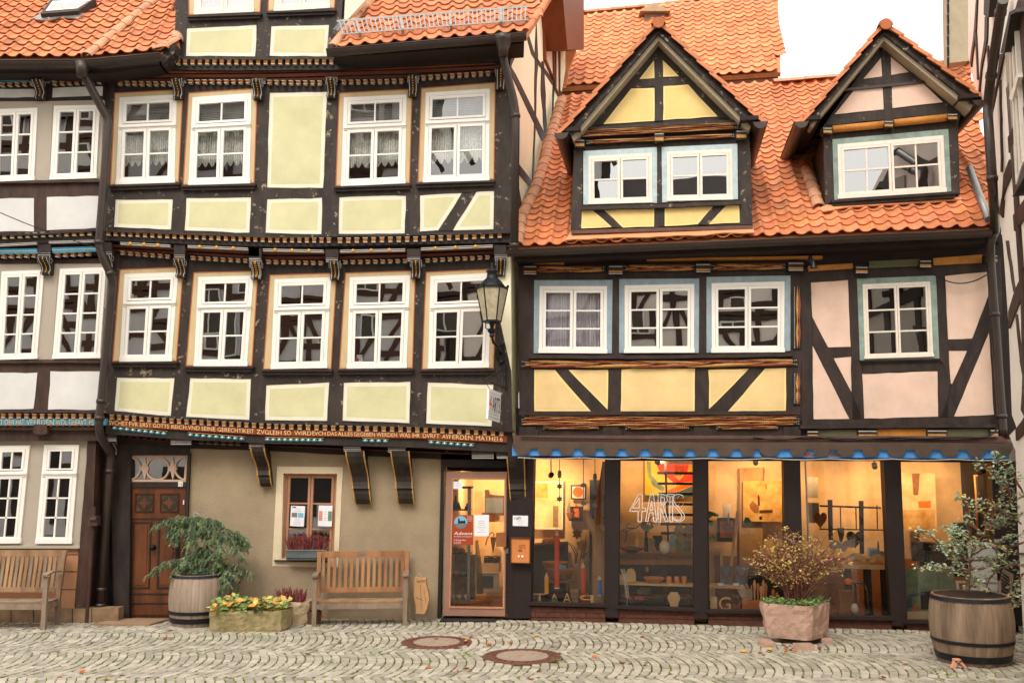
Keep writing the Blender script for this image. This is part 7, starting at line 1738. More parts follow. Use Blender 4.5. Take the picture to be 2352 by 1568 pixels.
# ---- the room
room = thing('shop_room', 'lit shop interior with cream walls and a wooden floor behind the big windows', 'room', (3, 16, 0)); room['kind'] = 'structure'
if 'category' in room.keys(): del room['category']
del room['label']
BW = Y0.shift(-2.3); nx = Y0.n; dxn = Vector((-nx.y, nx.x, 0)); dxn = dxn if dxn.x > 0 else -dxn
L_ = Y0.at(1190,1300,-.12)-dxn*1.15; R_ = Y0.at(2330,1300,-.12); 
A0, B0_ = Vector((L_.x,L_.y,0)), Vector((R_.x,R_.y,0)); bkv = -nx*2.25
def wallq(pts, m, nm): mb = MB(); mb.face(pts, m); o = mb.build(nm, room); return o
ZT = 2.62
wallq([A0+bkv, B0_+bkv, B0_+bkv+Vector((0,0,ZT)), A0+bkv+Vector((0,0,ZT))], 'shop_wall', 'rear_wall')
wallq([A0, A0+bkv, A0+bkv+Vector((0,0,ZT)), A0+Vector((0,0,ZT))], 'shop_wall', 'side_wall'); wallq([B0_, B0_+bkv, B0_+bkv+Vector((0,0,ZT)), B0_+Vector((0,0,ZT))], 'dark_furniture', 'side_wall')
wallq([A0+Vector((0,0,.03)), B0_+Vector((0,0,.03)), B0_+bkv+Vector((0,0,.03)), A0+bkv+Vector((0,0,.03))], 'shop_floor', 'floor'); wallq([A0+Vector((0,0,ZT)), B0_+Vector((0,0,ZT)), B0_+bkv+Vector((0,0,ZT)), A0+bkv+Vector((0,0,ZT))], 'shop_ceiling', 'ceiling')
mb = MB(); mb.face([A0+bkv*.985+dxn*4.2, B0_+bkv*.985, B0_+bkv*.985+Vector((0,0,.78)), A0+bkv*.985+dxn*4.2+Vector((0,0,.78))], 'mid_wood'); mb.build('dark_lower_band', room)  # brown band added to darken the lower part of the rear wall
def lamp(pos, tgt, e, size=1.2, blend=.8, rad=.05, col=(1,.62,.29)):
    l = bpy.data.lights.new('spot', 'SPOT'); l.energy = e; l.spot_size = size; l.spot_blend = blend; l.shadow_soft_size = rad; l.color = col
    o = bpy.data.objects.new('spotlight_beam', l); COL.objects.link(o); o.location = pos; o.rotation_euler = (Vector(tgt)-Vector(pos)).to_track_quat('-Z','Y').to_euler(); return o
def spot(px_, off, tgt_px, tgt_off, e, size, label, col=(1,.62,.29)):
    p = Y0.at(px_[0], px_[1], off); t = Y0.at(tgt_px[0], tgt_px[1], tgt_off); r = thing('spotlight', label, 'spotlight', p, 'ceiling spotlights of the shop'); d = (t-p).normalized()
    mb = MB(); mb.lathe([(.028,-.10),(.042,-.09),(.042,.0),(.038,.0)], p, 'brass_lamp', 14, tuple(d)); mb.tube([p-d*.05, Vector(((p-d*.05).x,(p-d*.05).y,ZT))], .010, 'brass_lamp', 6); mb.build('lamp_head', r)
    lo = lamp(p+d*.01, t, e, size, .9, .04, col); lo.parent = r; lo.location = d*.02
    return r
s1 = lambda *a: c('s1', *a); s3 = lambda *a: c('s3', *a); s4 = lambda *a: c('s4', *a); rb_ = lambda *a: c('rb', *a)
spot(s1(195,195)[0], -.9, s1(60,380)[0], -2.2, 105, 1.5, 'small black track spotlight in the first shop window, aimed at the pale painting')
spot(g2(410,70)[0], -.8, g2(560,180)[0], -2.2, 38, 1.6, 'grey spotlight above the colourful painting in the second window')
spot(s3(530,75)[0], -.9, s3(580,400)[0], -2.2, 55, 1.3, 'grey spotlight above the golden picture in the third window')
spot(s4(690,110)[0], -1.1, s4(760,480)[0], -2.2, 36, 1.7, 'crumpled grey spotlight at the top of the fourth window')
spot(rb_(605,150)[0], -1.0, rb_(240,350)[0], -2.2, 38, 1.7, 'brass coloured spotlight near the right end of the shop')
spot(g_(330,60)[0], -1.0, g_(300,420)[0], -2.2, 60, 2.0, 'spotlight just inside the glass shop door')
lb = bpy.data.lights.new('shop_fill_light', 'AREA'); lb.shape = 'RECTANGLE'; lb.size = 6.0; lb.size_y = .12; lb.energy = 88; lb.color = (1,.60,.27)  # added fill light, no visible source; brightens the goods near the glass
lo = bpy.data.objects.new('shop_fill_light', lb); COL.objects.link(lo); lo.location = (A0+B0_)/2+bkv*.055+Vector((0,0,ZT-.03)); lo.rotation_euler = (.45,0,math.atan2(dxn.y, dxn.x)); lo.parent = None
tag(lo, 'added warm fill light along the shop ceiling', 'lamp')
# ---- goods: flat-ish things traced on their own planes, with real thickness
def good(name, label, cat, k, pts, off, th, m, group=None, wob=0, frame=None, inner=None, fb=3, stand=False):
    p = c(k, *pts); c0 = (sum(x for x, y in p)/len(p), sum(y for x, y in p)/len(p)); o0 = Y0.at(*c0, off)
    mb = MB(); mb.px(Y0, p, off, th, m, wob, back=True); o = mb.build(name, origin=o0); tag(o, label, cat, group)
    if frame:
        fm = MB(); fm.ring(Y0, p, inset(p, fb), off+.015, .03, frame); fm.build('frame', o)
    if inner:
        for ip, im in inner: im_ = MB(); im_.px(Y0, c(k, *ip), off+.008, .006, im, .6); im_.build('motif', o)
    return o
def round_(name, label, cat, k, cx, prof, off, m, group=None, seg=22, smooth=True):
    """prof: (half width, y) in crop pixels"""
    x, _ = c(k, cx, 0)[0]; s_ = KV/KZ[k][2]; pr = []
    for hw, y in prof:
        yy = c(k, 0, y)[0][1]; p = Y0.at(x, yy, off); pr.append((hw*s_*p.y/F, p.z, p))
    b = pr[-1][2]; mb = MB(); mb.lathe([(r_, z_) for r_, z_, _ in pr], (b.x, b.y, 0), m if isinstance(m, str) else m[0], seg, mfun=None if isinstance(m, str) else (lambda j: m[min(j, len(m)-1)]))
    return tag(mb.build(name, origin=b, smooth=False), label, cat, group)
BK = -2.15
good('painting', 'large pale gold abstract painting glowing at the left of the first shop window', 'painting', 's1', (38,250,315,245,312,705,38,700), BK, .05, 'art_pale', frame='old_white_paint', inner=[((220,480,270,480,270,680,220,680),'stone_grey'),((60,265,170,265,170,400,60,400),'art_gold')])
good('framed_picture', 'black framed picture of a round orange disc in the first window', 'picture', 's1', (388,282,537,280,532,422,386,418), BK, .06, 'old_white_paint', frame='shop_black', fb=3, inner=[([455+47*math.cos(a*math.pi/8)*(1) if i == 0 else 348+48*math.sin(a*math.pi/8) for a in range(16) for i in (0,1)],'art_orange')])
good('framed_picture', 'dark relief picture of orange wooden blocks in the first window', 'picture', 's1', (372,488,505,485,500,628,370,622), BK, .06, 'shop_black', frame='dark_wood', inner=[((390,505,465,505,468,590,392,592),'art_orange'),((412,540,440,540,440,562,412,562),'shop_black')])
def boat(k, hull, sail, label, off=-1.9):
    r = thing('sailing_boat', label, 'boat', Y0.at(*c(k, *hull)[0], off), 'wooden toy sailing boats'); mb = MB(); mb.px(Y0, c(k, *hull), off, .10, 'mid_wood', back=True); mb.build('hull', r)
    mb = MB(); mb.px(Y0, c(k, *sail), off-.04, .01, 'slate_board', back=True); mb.build('sail', r); mb = MB(); p = c(k, *sail); mb.tube([Y0.at(p[1][0], p[1][1]-3, off-.04), Y0.at(p[1][0], c(k,*hull)[0][1], off-.04)], .008, 'pale_wood', 6); mb.build('mast', r)
boat('s1', (340,543,408,543,395,600,365,612), (350,535,372,385,390,540), 'toy sailing boat with a brown hull beside the block relief in the first window')
boat('s3', (235,678,318,680,300,738,250,735), (245,670,272,560,300,672), 'toy sailing boat with a red hull before the dark picture in the third window', -1.7)
def starpts(cx, cy, r, n=6, rot=0):
    o = []
    for a in range(2*n): t = math.pi*a/n-math.pi/2+rot; rr = r if a % 2 == 0 else r*.55; o += [cx+rr*math.cos(t), cy+rr*math.sin(t)]
    return o
good('wooden_star', 'large brown six-pointed wooden star on the shop wall in the first window', 'star', 's1', starpts(445,750,52), BK+.05, .03, 'dark_wood')
for k, x_, ys, y0, lab in (('s1',280,(180,295,415),38,'left star garland in the first window, with a grey block on top'),('s1',508,(285,455),38,'middle star garland in the first window, hanging before the framed pictures'),('s1',617,(210,350,475),38,'right star garland in the first window, hanging before the tree trunk')):
    r = thing('star_garland', lab, 'garland', Y0.at(*c(k,x_,y0)[0], -.35), 'hanging star garlands'); mb = MB(); mb.tube([Y0.at(*c(k,x_,y0)[0], -.35), Y0.at(*c(k,x_,ys[-1])[0], -.35)], .006, 'dark_wood', 5); mb.build('cord', r)
    for i, yy in enumerate(ys):
        mb = MB(); p_ = starpts(x_, yy, 34) if (i or x_ == 508) else [x_-16,yy-34,x_+16,yy-34,x_+16,yy-8,x_+22,yy,x_+16,yy+8,x_+16,yy+34,x_-16,yy+34,x_-16,yy+8,x_-22,yy,x_-16,yy-8]
        mb.px(Y0, c(k, *p_), -.34, .03, 'silver_star', back=True); mb.build('star', r)
def pencil(k, cx, y0, y1, hw, m, label, off, blackend=False):
    tip = y0+(y1-y0)*(.0); L = y1-y0; cone = min(3.0*hw, L*.28)
    r = thing('giant_pencil', label, 'pencil', Y0.at(*c(k,cx,y1)[0], off), 'giant wooden pencils'); s_ = KV/KZ[k][2]
    def pr(l, mm, nm):
        mb = MB(); pts = []
        for hw_, y in l: p = Y0.at(*c(k, cx, y)[0], off); pts.append((max(.002, hw_*s_*p.y/F), p.z))
        b = Y0.at(*c(k,cx,y1)[0], off); mb.lathe(pts, (b.x,b.y,0), mm, 14); mb.build(nm, r)
    pr([(hw*.05,y0),(hw*.35,y0+cone*.4)], m, 'lead'); pr([(hw*.35,y0+cone*.4),(hw,y0+cone)], 'pale_wood', 'sharpened_tip'); pr([(hw,y0+cone),(hw,y1-L*.02)], m, 'shaft'); pr([(hw,y1-L*.02),(hw,y1)], 'white_print', 'end_band')
    if blackend: pr([(hw*.9,y1),(hw*.9,y1+70)], 'shop_black', 'base')
pencil('s1', 257, 690, 1265, 23, 'pencil_red', 'tallest red giant pencil in the first shop window', -.40, True); pencil('s1', 507, 995, 1410, 24, 'pencil_red', 'shorter red giant pencil beside the stone vase', -.45)
pencil('s1', 158, 1105, 1312, 21, 'pencil_yellow', 'small yellow giant pencil at the left of the first window', -.25); pencil('s1', 663, 1122, 1332, 20, 'pencil_blue', 'small blue giant pencil at the right of the first window', -.25)
for x_, y_ in ((158,1312),(663,1332)):
    pass
good('sideboard', 'dark chest with a fabric front behind the pencils in the first window', 'chest', 's1', (20,852,340,838,340,1400,20,1400), -1.7, .45, 'dark_furniture', inner=[((20,852,340,840,340,858,20,868),'dark_wood')])
for i, x_ in enumerate((158,205,242)):
    p = Y0.at(*c('s1',x_,825)[0], -1.8); mb = MB(); mb.ball(p, .085, 'mid_wood', 12); tag(mb.build('wooden_apple', origin=p, smooth=True), ('leftmost','middle','rightmost')[i]+' of the brown wooden apples on the dark chest', 'apple', 'wooden apples on the chest')
round_('basket', 'wide wicker basket standing behind the tall red pencil', 'basket', 's1', 245, ((128,1012),(110,1060),(95,1090)), -1.1, 'wicker'); round_('basket', 'lower wicker basket with papers on the stool', 'basket', 's1', 285, ((132,1075),(122,1120),(100,1165)), -.9, 'wicker')
good('booklet', 'pale blue printed booklet lying in the wicker basket', 'booklet', 's1', (278,1037,345,1050,330,1092,278,1090), -.85, .01, 'sky_print')
r = thing('stool', 'round wooden stool with black legs under the lower basket', 'stool', Y0.at(*c('s1',285,1175)[0], -.9)); mb = MB(); p = Y0.at(*c('s1',285,1175)[0], -.9); mb.lathe([(.24,-.03),(.24,.0)], p, 'mid_wood', 24); mb.build('seat', r)
for a in range(4): mb = MB(); t = math.pi/4+a*math.pi/2; mb.tube([p+Vector((math.cos(t)*.16,math.sin(t)*.16,-.02)), Vector((p.x+math.cos(t)*.22,p.y+math.sin(t)*.22,.03))], .014, 'shop_black', 6); mb.build('leg', r)
round_('log', 'upright birch log section on the window ledge', 'log', 's1', 428, ((39,1275),(38,1405)), -.30, 'birch'); round_('vase', 'tall square-looking pale stone vase with long dark leaves', 'vase', 's1', 512, ((52,990),(54,1300)), -.75, 'stone_grey', seg=4)
mb = MB()
for pts in ((430,1030,432,940,390,860,340,810),(440,1030,450,930,420,870,370,830),(480,985,500,900,525,840,530,760),(500,985,520,900,530,860,535,800),(510,980,530,930,550,920,555,915)):
    P = [Y0.at(*q_, -.75) for q_ in c('s1', *pts)]; mb.tube(P, [.012,.012,.008,.003], 'dark_wood', 5)
tag(mb.build('dried_leaves', origin=Y0.at(*c('s1',500,980)[0], -.75)), 'long dark dried leaves rising from the stone vase', 'leaves')
mb = MB(); TK = lambda x_, y_, o_=-.62: Y0.at(*c('s1',x_,y_)[0], o_)
mb.tube([TK(672,1410), TK(670,1100), TK(668,850), TK(660,720), TK(640,660)], [.155,.135,.125,.12,.09], 'trunk_pale', 12); mb.tube([TK(655,760), TK(600,680), TK(560,600), TK(535,530)], [.10,.075,.055,.05], 'trunk_pale', 10); mb.tube([TK(660,740), TK(650,620), TK(655,450), TK(690,250), TK(715,60)], [.10,.07,.06,.05,.045], 'mid_wood', 10)
tag(mb.build('tree_trunk', origin=TK(672,1410)), 'forked bare tree trunk standing at the right of the first window', 'trunk')
good('panel_screen', 'grey hanging panel behind the forked trunk', 'panel', 's1', (568,235,718,235,718,1420,560,1420), -1.6, .05, 'dark_furniture', inner=[((568,235,718,235,718,375,568,375),'slate_board'),((568,425,718,425,718,580,568,575),'slate_board')])
# wooden letters on the ledge (seen from their back, so mirrored)
def letter(k, ch, x0, x1, y0, y1, label, mirror=True, off=-.16):
    mb = MB(); p = c(k, x0, y0, x1, y1); (xa, ya), (xb, yb) = p
    for o_ in (off, off-.025): text_px(mb, ch, lambda u, v: ((xb-(xb-xa)*u) if mirror else (xa+(xb-xa)*u), yb-(yb-ya)*v), Y0, o_, 'pale_wood')
    o = mb.build('wooden_letter', origin=Y0.at(xa, yb, off)); md = o.modifiers.new('s', 'SOLIDIFY'); md.thickness = .02; return tag(o, label, 'letter', 'wooden letters on the window ledge')
letter('s1','T',34,152,1310,1392,'wooden letter T at the left end of the first window ledge'); letter('s1','A',190,270,1312,1400,'first wooden letter A, behind the green ball'); letter('s1','A',312,392,1302,1405,'second wooden letter A, left of the birch log'); letter('s1','P',470,604,1322,1412,'mirrored wooden letter P at the foot of the red pencil')
letter('s3','I',98,162,1338,1468,'wooden letter I at the left of the third window'); letter('s3','G',180,292,1345,1470,'wooden letter G beside the letter I in the third window', False)
p = TK(227,1383,-.14); mb = MB(); mb.ball(p, .052, 'grass_green', 14); tag(mb.build('green_ball', origin=p, smooth=True), 'shiny green ball on the first window ledge', 'ball')
# second window
o = good('painting', 'large colourful abstract painting in red, yellow and green in the second window', 'painting', 's2', (285,40,742,40,742,392,285,392), BK, .05, 'art_yellow', inner=[((390,75,740,80,740,250,560,260,420,150),'art_red'),((300,60,340,60,345,180,420,270,470,300,460,350,360,290,310,180),'art_green'),((560,90,610,75,650,110,650,200,610,240,560,200),'art_gold'),((700,90,740,85,740,180,690,150),'art_yellow'),((480,345,600,290,742,250,742,285,640,320,560,355),'art_orange'),((560,358,742,290,742,392,540,392),'slate_board'),((285,378,742,378,742,392,285,392),'grass_green')])
r = thing('slat_rack', 'tall black slatted rack with keys and ornaments in the second window', 'rack', Y0.at(*g2(490,900)[0], -.95))
mb = MB(); mb.px(Y0, g2(468,75,490,75,515,880,500,880), -.98, .04, 'shop_black', back=True); mb.build('upright', r)
for y_, xa in ((52,430),(155,402),(255,408),(352,412),(450,480),(550,440),(640,432),(727,436)):
    mb = MB(); mb.px(Y0, g2(xa,y_,748,y_+4,748,y_+28,xa,y_+25), -.95, .03, 'shop_black', back=True); mb.build('slat', r)
rn = random.Random(9)
def heart(cx, cy, s_, rot=0, sy=1.0):
    o = []
    for a in range(24):
        t = 2*math.pi*a/24; x_ = 16*math.sin(t)**3; y_ = -(13*math.cos(t)-5*math.cos(2*t)-2*math.cos(3*t)-math.cos(4*t)); cr, sr = math.cos(rot), math.sin(rot); o += [cx+(x_*cr-y_*sr)*s_/16, cy+(x_*sr+y_*cr)*s_/16*sy]
    return o
o = good('stone_heart', 'big grey stone heart with a hole in it, right side of the second window', 'heart', 's2', heart(655,755,92,0,1.45), -.55, .10, 'stone_grey', inner=[([664+12*math.cos(a*.7) if i == 0 else 752+17*math.sin(a*.7) for a in range(9) for i in (0,1)],'shop_black')])
for x0, y0, x1, y1, m_, lab in ((525,740,562,872,'sky_print','pale blue paper strip beside the stone heart'),(575,790,720,922,'art_green','mint green card behind the stone heart')): good('card', lab, 'card', 's2', (x0,y0,x1,y0+4,x1,y1,x0+4,y1), -.9, .01, m_)
r = thing('display_table', 'long dark wooden display table across the second window', 'table', Y0.at(*g2(400,950)[0], -1.0)); mb = MB(); a_, b_ = Y0.at(*g2(30,950)[0], -1.0), Y0.at(*g2(752,952)[0], -1.0); mb.beam(a_, b_, .5, .05, 'dark_wood'); mb.build('tabletop', r)
mb = MB(); mb.beam(a_+Vector((0,-.2,-.07)), b_+Vector((0,-.2,-.07)), .03, .10, 'mid_wood'); mb.build('apron', r)
for t in (.06,.62,.95): mb = MB(); q_ = a_.lerp(b_, t); mb.beam(q_, Vector((q_.x,q_.y,.03)), .06, .06, 'dark_wood', up=(1,0,0)); mb.build('leg', r)
good('drapery', 'dark patterned cloth hanging behind the shelf in the second window', 'cloth', 's2', (20,945,752,945,752,1460,20,1460), -1.3, .03, 'dark_furniture', wob=1)
round_('bottle', 'dark slim bottle with a dried hydrangea on the display table', 'bottle', 's2', 298, ((9,712),(10,770),(18,785),(18,912)), -.95, 'shop_black')
mb = MB(); rn = random.Random(3)
for k in range(60): q_ = Y0.at(*g2(300+rn.gauss(0,26), 680+rn.gauss(0,13))[0], -.95+rn.uniform(-.05,.05)); mb.ball(q_, .022, 'felt_green', 5)
tag(mb.build('hydrangea', origin=Y0.at(*g2(300,690)[0], -.95)), 'faded green hydrangea head standing in the slim bottle', 'flower')
good('stone_tile', 'grey upright stone tile beside the slim bottle', 'tile', 's2', (322,790,380,795,378,912,320,912), -.92, .04, 'stone_grey'); good('box', 'dark open box on the display table', 'box', 's2', (358,768,450,768,442,905,390,905), -1.0, .15, 'dark_furniture')
p = Y0.at(*g2(474,872)[0], -.85); mb = MB(); mb.ball(p, .10, 'ceramic', 18, (.95,.95,1.08)); tag(mb.build('ceramic_ball', origin=p, smooth=True), 'cream ceramic egg-shaped ball on the display table', 'ball')
round_('figurine', 'golden duck-shaped figurine on the display table', 'figurine', 's2', 212, ((3,735),(10,760),(8,790),(22,830),(26,860),(16,885)), -.9, 'gold'); round_('bowl', 'flat wooden tray with small coloured balls on the display table', 'bowl', 's2', 160, ((115,878),(112,890),(60,910),(50,925)), -.9, 'dark_wood')
for i, (x_, m_) in enumerate(((88,'art_red'),(150,'grass_green'),(210,'felt_green'))): p = Y0.at(*g2(x_,874)[0], -.9); mb = MB(); mb.ball(p, .045, m_, 10, (1,1,.7)); tag(mb.build('felt_ball', origin=p, smooth=True), ('red','bright green','olive green')[i]+' felt ball in the flat tray', 'ball')
mb = MB()
for pts in ((50,720,120,690,200,690,260,640,330,630),(120,690,110,660,140,650),(200,690,160,700,100,720,60,715),(260,650,300,640,360,570,420,590),(330,630,400,660,420,620),(110,720,100,800,90,820)):
    P = [Y0.at(*q_, -.8) for q_ in g2(*pts)]; mb.tube(P, .008, 'dark_wood', 5)
tag(mb.build('twisted_branch', origin=Y0.at(*g2(200,690)[0], -.8)), 'twisted dark hazel branch above the display table', 'branch')
r = thing('shelf', 'narrow pale wooden shelf with bowl and jars across the second window', 'shelf', Y0.at(*g2(400,1235)[0], -.55)); mb = MB(); mb.px(Y0, g2(40,1212,755,1232,755,1250,40,1228), -.42, .28, 'pale_wood', back=True); mb.build('board', r)
r = thing('shelf', 'lower brown wooden shelf near the floor of the second window', 'shelf', Y0.at(*g2(520,1345)[0], -.7)); mb = MB(); mb.px(Y0, g2(80,1330,735,1345,735,1362,80,1345), -.65, .28, 'mid_wood', back=True); mb.build('board', r)
good('wooden_heart', 'tilted pale wooden heart standing on the narrow shelf', 'heart', 's2', (80,1205,78,1135,105,1120,118,1085,150,1074,180,1085,196,1125,198,1195,160,1205), -.5, .05, 'pale_wood')
round_('bowl', 'wide turned wooden bowl on the narrow shelf', 'bowl', 's2', 372, ((98,1157),(98,1163),(85,1185),(45,1213),(40,1216)), -.55, 'letter_wood')
for i, x_ in enumerate((514,589,659)): round_('wooden_jar', ('first','second','third')[i]+' of three small pale wooden jars on the narrow shelf, from the left', 'jar', 's2', x_, ((20,1148),(25,1160),(27,1175),(25,1195),(26,1222)), -.52, 'letter_wood', 'small wooden jars')
p = Y0.at(*g2(58,1175)[0], -.5); mb = MB(); mb.ball(p, .055, 'pale_wood', 12, (.8,.8,1.4)); tag(mb.build('wooden_egg', origin=p, smooth=True), 'pale wooden egg shape at the left end of the narrow shelf', 'egg')
p = Y0.at(*g2(305,1080)[0], -.9); mb = MB(); mb.ball(p, .035, 'pale_wood', 12, (.8,.8,1.3)); tag(mb.build('wooden_egg', origin=p, smooth=True), 'small brown egg hanging alone before the dark cloth', 'egg')
good('neck_bust', 'flat pale wooden necklace bust on the second window ledge', 'bust', 's2', (522,1297,598,1300,598,1318,612,1325,620,1360,600,1410,598,1447,528,1445,520,1408,498,1360,505,1325,522,1316), -.2, .03, 'pale_wood')
good('card', 'cream wooden star card on the lower shelf', 'card', 's2', (205,1280,245,1255,328,1255,328,1318,215,1318), -.7, .03, 'stone_grey')
round_('bowl', 'big dark bowl of pink wool balls at the left of the second ledge', 'bowl', 's2', 178, ((130,1365),(130,1375),(110,1405),(60,1430)), -.45, 'dark_furniture')
for i, x_ in enumerate((138,205,250)): p = Y0.at(*g2(x_,1368)[0], -.45); mb = MB(); mb.ball(p, .045, 'pink_wool' if i != 1 else 'mid_wood', 10); tag(mb.build('wool_ball', origin=p, smooth=True), ('left pink','middle brown','right pink')[i]+' wool ball in the big dark bowl', 'ball')
mb = MB(); P = [Y0.at(*q_, -.2) for q_ in g2(112,1425,118,1360,105,1250,88,1150,66,1078)]; mb.tube(P, .004, 'white_print', 4)
for k in range(24):
    t = .25+.72*k/24; j = min(int(t*4), 3); a_ = P[j].lerp(P[j+1], t*4-j)
    for sg in (-1,1): mb.face([a_, a_+Vector((sg*.03,0,.025)), a_+Vector((sg*.028,0,.040))], 'feather' if k % 2 else 'white_print')
mb.lathe([(.045,-.03),(.045,0)], P[0], 'ceramic', 12)
tag(mb.build('feather', origin=P[0]), 'banded feather standing upright in a little white base', 'feather')
# third window
good('golden_picture', 'glowing gold picture of a small church with a tower in the third window', 'picture', 's3', (410,245,812,245,812,632,410,628), BK+.14, .05, 'art_gold', inner=[((470,470,500,430,540,470,560,490,560,545,515,545,475,500),'mid_wood'),((548,390,558,370,568,390,568,480,548,480),'dark_wood'),((565,520,690,515,690,545,565,548),'dark_wood'),((565,578,590,578,590,608,565,608),'shop_black'),((620,270,635,270,635,320,620,320),'art_orange')])
good('column', 'rough timber column at the back of the third window', 'column', 's3', (375,120,600,120,590,1480,375,1480), -2.14, .12, 'trunk_pale', wob=1.5)
good('painting', 'plain cream canvas leaning high in the third window', 'painting', 's3', (215,460,300,462,302,600,215,600), -1.9, .03, 'ceramic')
good('framed_picture', 'dark framed picture with an orange square behind the red toy boat', 'picture', 's3', (162,592,337,595,333,825,163,820), -1.75, .04, 'shop_black', frame='dark_wood', inner=[((190,628,315,628,315,782,192,780),'art_orange'),((212,655,260,655,260,725,212,725),'art_rose')])
good('plank', 'long pale plank leaning against the timber column', 'plank', 's3', (345,538,366,540,312,1052,286,1050), -1.5, .05, 'pale_wood')
good('picture_frame', 'empty pale wooden frame standing in the third window', 'frame', 's3', (105,880,216,882,216,1060,195,1060,192,905,105,900), -1.4, .04, 'pale_wood')
for i, x_ in enumerate((195,340)):
    r = good('necklace_stand', ('left','right')[i]+' slate board with a red bead necklace in the third window', 'display', 's3', (x_,1052,x_+114,1054,x_+114,1238,x_,1232), -.62, .02, 'slate_board', group='slate necklace boards'); mb = MB()
    for k in range(13): a = math.pi*k/12; q_ = Y0.at(*c('s3', x_+57-36*math.cos(a), 1105+52*math.sin(a))[0], -.60); mb.ball(q_, .014, 'bead_red', 6)
    mb.build('necklace', r)
r = thing('shelf', 'narrow pale wooden shelf below the slate boards in the third window', 'shelf', Y0.at(*s3(230,1250)[0], -.6)); mb = MB(); mb.px(Y0, s3(78,1234,420,1240,420,1265,78,1260), -.48, .28, 'pale_wood', back=True); mb.build('board', r)
for i, x_ in enumerate((165,318)): good('name_card', ('left','right')[i]+' small white card on the shelf below the slate boards', 'card', 's3', (x_,1212,x_+60,1214,x_+58,1238,x_+2,1236), -.46, .01, 'paper')
good('grey_box', 'dark cushioned box behind the wooden spoons', 'box', 's3', (380,1060,800,1060,800,1400,380,1400), -1.2, .2, 'dark_furniture')
r = thing('crate', 'shallow pale wooden crate full of feathers and wooden spoons', 'crate', Y0.at(*s3(590,1470)[0], -.3)); mb = MB(); mb.px(Y0, s3(400,1392,578,1395,578,1482,402,1478), -.22, .25, 'letter_wood', back=True); mb.px(Y0, s3(590,1395,776,1398,776,1488,590,1484), -.22, .25, 'letter_wood', back=True); mb.build('crate_front', r)
rn = random.Random(2)
for k in range(9):
    x0 = 425+k*8+rn.uniform(-3,3); x1 = x0-75+k*9; p0, p1 = Y0.at(*s3(x0,1400)[0], -.35), Y0.at(*s3(x1,1215+rn.uniform(-20,40))[0], -.38); mb = MB(); d = (p1-p0).normalized(); sd_v = d.cross(Y0.n)*.016; mb.face([p0, p0+sd_v+d*.1, p1-d*.03+sd_v*.6, p1, p1-d*.03-sd_v*.6, p0-sd_v+d*.1], 'feather'); tag(mb.build('feather', origin=p0), 'brown and white feather among those fanned out in the crate', 'feather', 'feathers in the wooden crate')
for k in range(9):
    x0 = 520+k*28+rn.uniform(-4,4); p0, p1 = Y0.at(*s3(x0,1400)[0], -.35), Y0.at(*s3(x0+rn.uniform(-10,20),1180+(k % 3)*30+(90 if k > 4 else 0))[0], -.38); mb = MB(); mb.tube([p0, p0.lerp(p1,.5), p0.lerp(p1,.8), p1], [.010,.014,.026,.008], rn.choice(('pale_wood','letter_wood')), 6); tag(mb.build('wooden_spoon', origin=p0), 'carved wooden spoon standing among those in the crate', 'spoon', 'wooden spoons in the crate')
for i, pts in enumerate(((75,530,110,535,185,565,170,585,120,575,85,605,75,580),(78,610,118,620,132,670,110,685,80,650),(85,780,120,755,160,780,158,822,140,822,118,785,95,820),(405,650,430,590,465,592,500,650,495,690,475,680,455,625,425,665))):
    good('felt_mitten', ('green felt shape hanging high at the left of the third window','green felt shape hanging in the middle at the left of the third window','green felt arch hanging lowest at the left of the third window','light green felt wings before the golden picture')[i], 'felt figure', 's3', pts, -.9, .03, 'felt_green')
# fourth window
r = thing('clothes_rail', 'black iron rail with two flat uprights in the fourth window', 'rail', Y0.at(*s4(400,900)[0], -1.5))
for x0, y0, x1, y1 in ((257,410,305,780),(545,420,592,910)): mb = MB(); mb.px(Y0, s4(x0,y0,x1-6,y0,x1,y1,x0+10,y1), -1.5, .04, 'shop_black', back=True); mb.build('upright', r)
mb = MB(); mb.tube([Y0.at(*s4(180,466)[0], -1.4), Y0.at(*s4(745,485)[0], -1.4)], .014, 'shop_black'); mb.tube([Y0.at(*s4(180,680)[0], -1.4), Y0.at(*s4(900,690)[0], -1.4)], .010, 'shop_black'); mb.build('crossbar', r)
good('hanging_heart', 'dark wooden heart hanging from the iron rail', 'heart', 's4', heart(512,765,82,0,1.05), -1.35, .05, 'dark_wood'); good('hanging_cone', 'slim dark wooden drop hanging left of the wooden heart', 'ornament', 's4', (343,672,412,672,405,740,385,805,370,790), -1.35, .05, 'dark_wood'); good('hanging_heart', 'brown half-hidden heart at the left of the fourth window', 'heart', 's4', heart(190,590,60,0,1.4), -1.35, .05, 'mid_wood')
for i, (x_, y0, y1) in enumerate(((372,480,672),(515,485,690),(710,460,680))): mb = MB(); mb.tube([Y0.at(*s4(x_,y0)[0], -1.36), Y0.at(*s4(x_+5,y1)[0], -1.36)], .010, 'shop_black', 5); tag(mb.build('knotted_cord', origin=Y0.at(*s4(x_,y0)[0], -1.36)), ('left','middle','right')[i]+' knotted cord hanging from the iron rail', 'cord', 'knotted cords on the rail')
good('ceramic_leaf', 'curled grey-white ceramic leaf shape above the table', 'ceramic', 's4', (275,820,300,785,340,785,390,820,450,785,508,775,512,830,495,850,440,845,420,885,380,890,350,860,310,870,285,855), -1.0, .12, 'grey_plinth', wob=.5)
good('canvas', 'pale canvas hanging high at the left of the fourth window', 'painting', 's4', (68,200,168,205,166,392,72,392), -1.6, .04, 'ceramic'); good('canvas', 'greyish canvas below the pale one in the fourth window', 'painting', 's4', (75,435,175,438,180,625,85,622), -1.6, .04, 'grey_plinth')
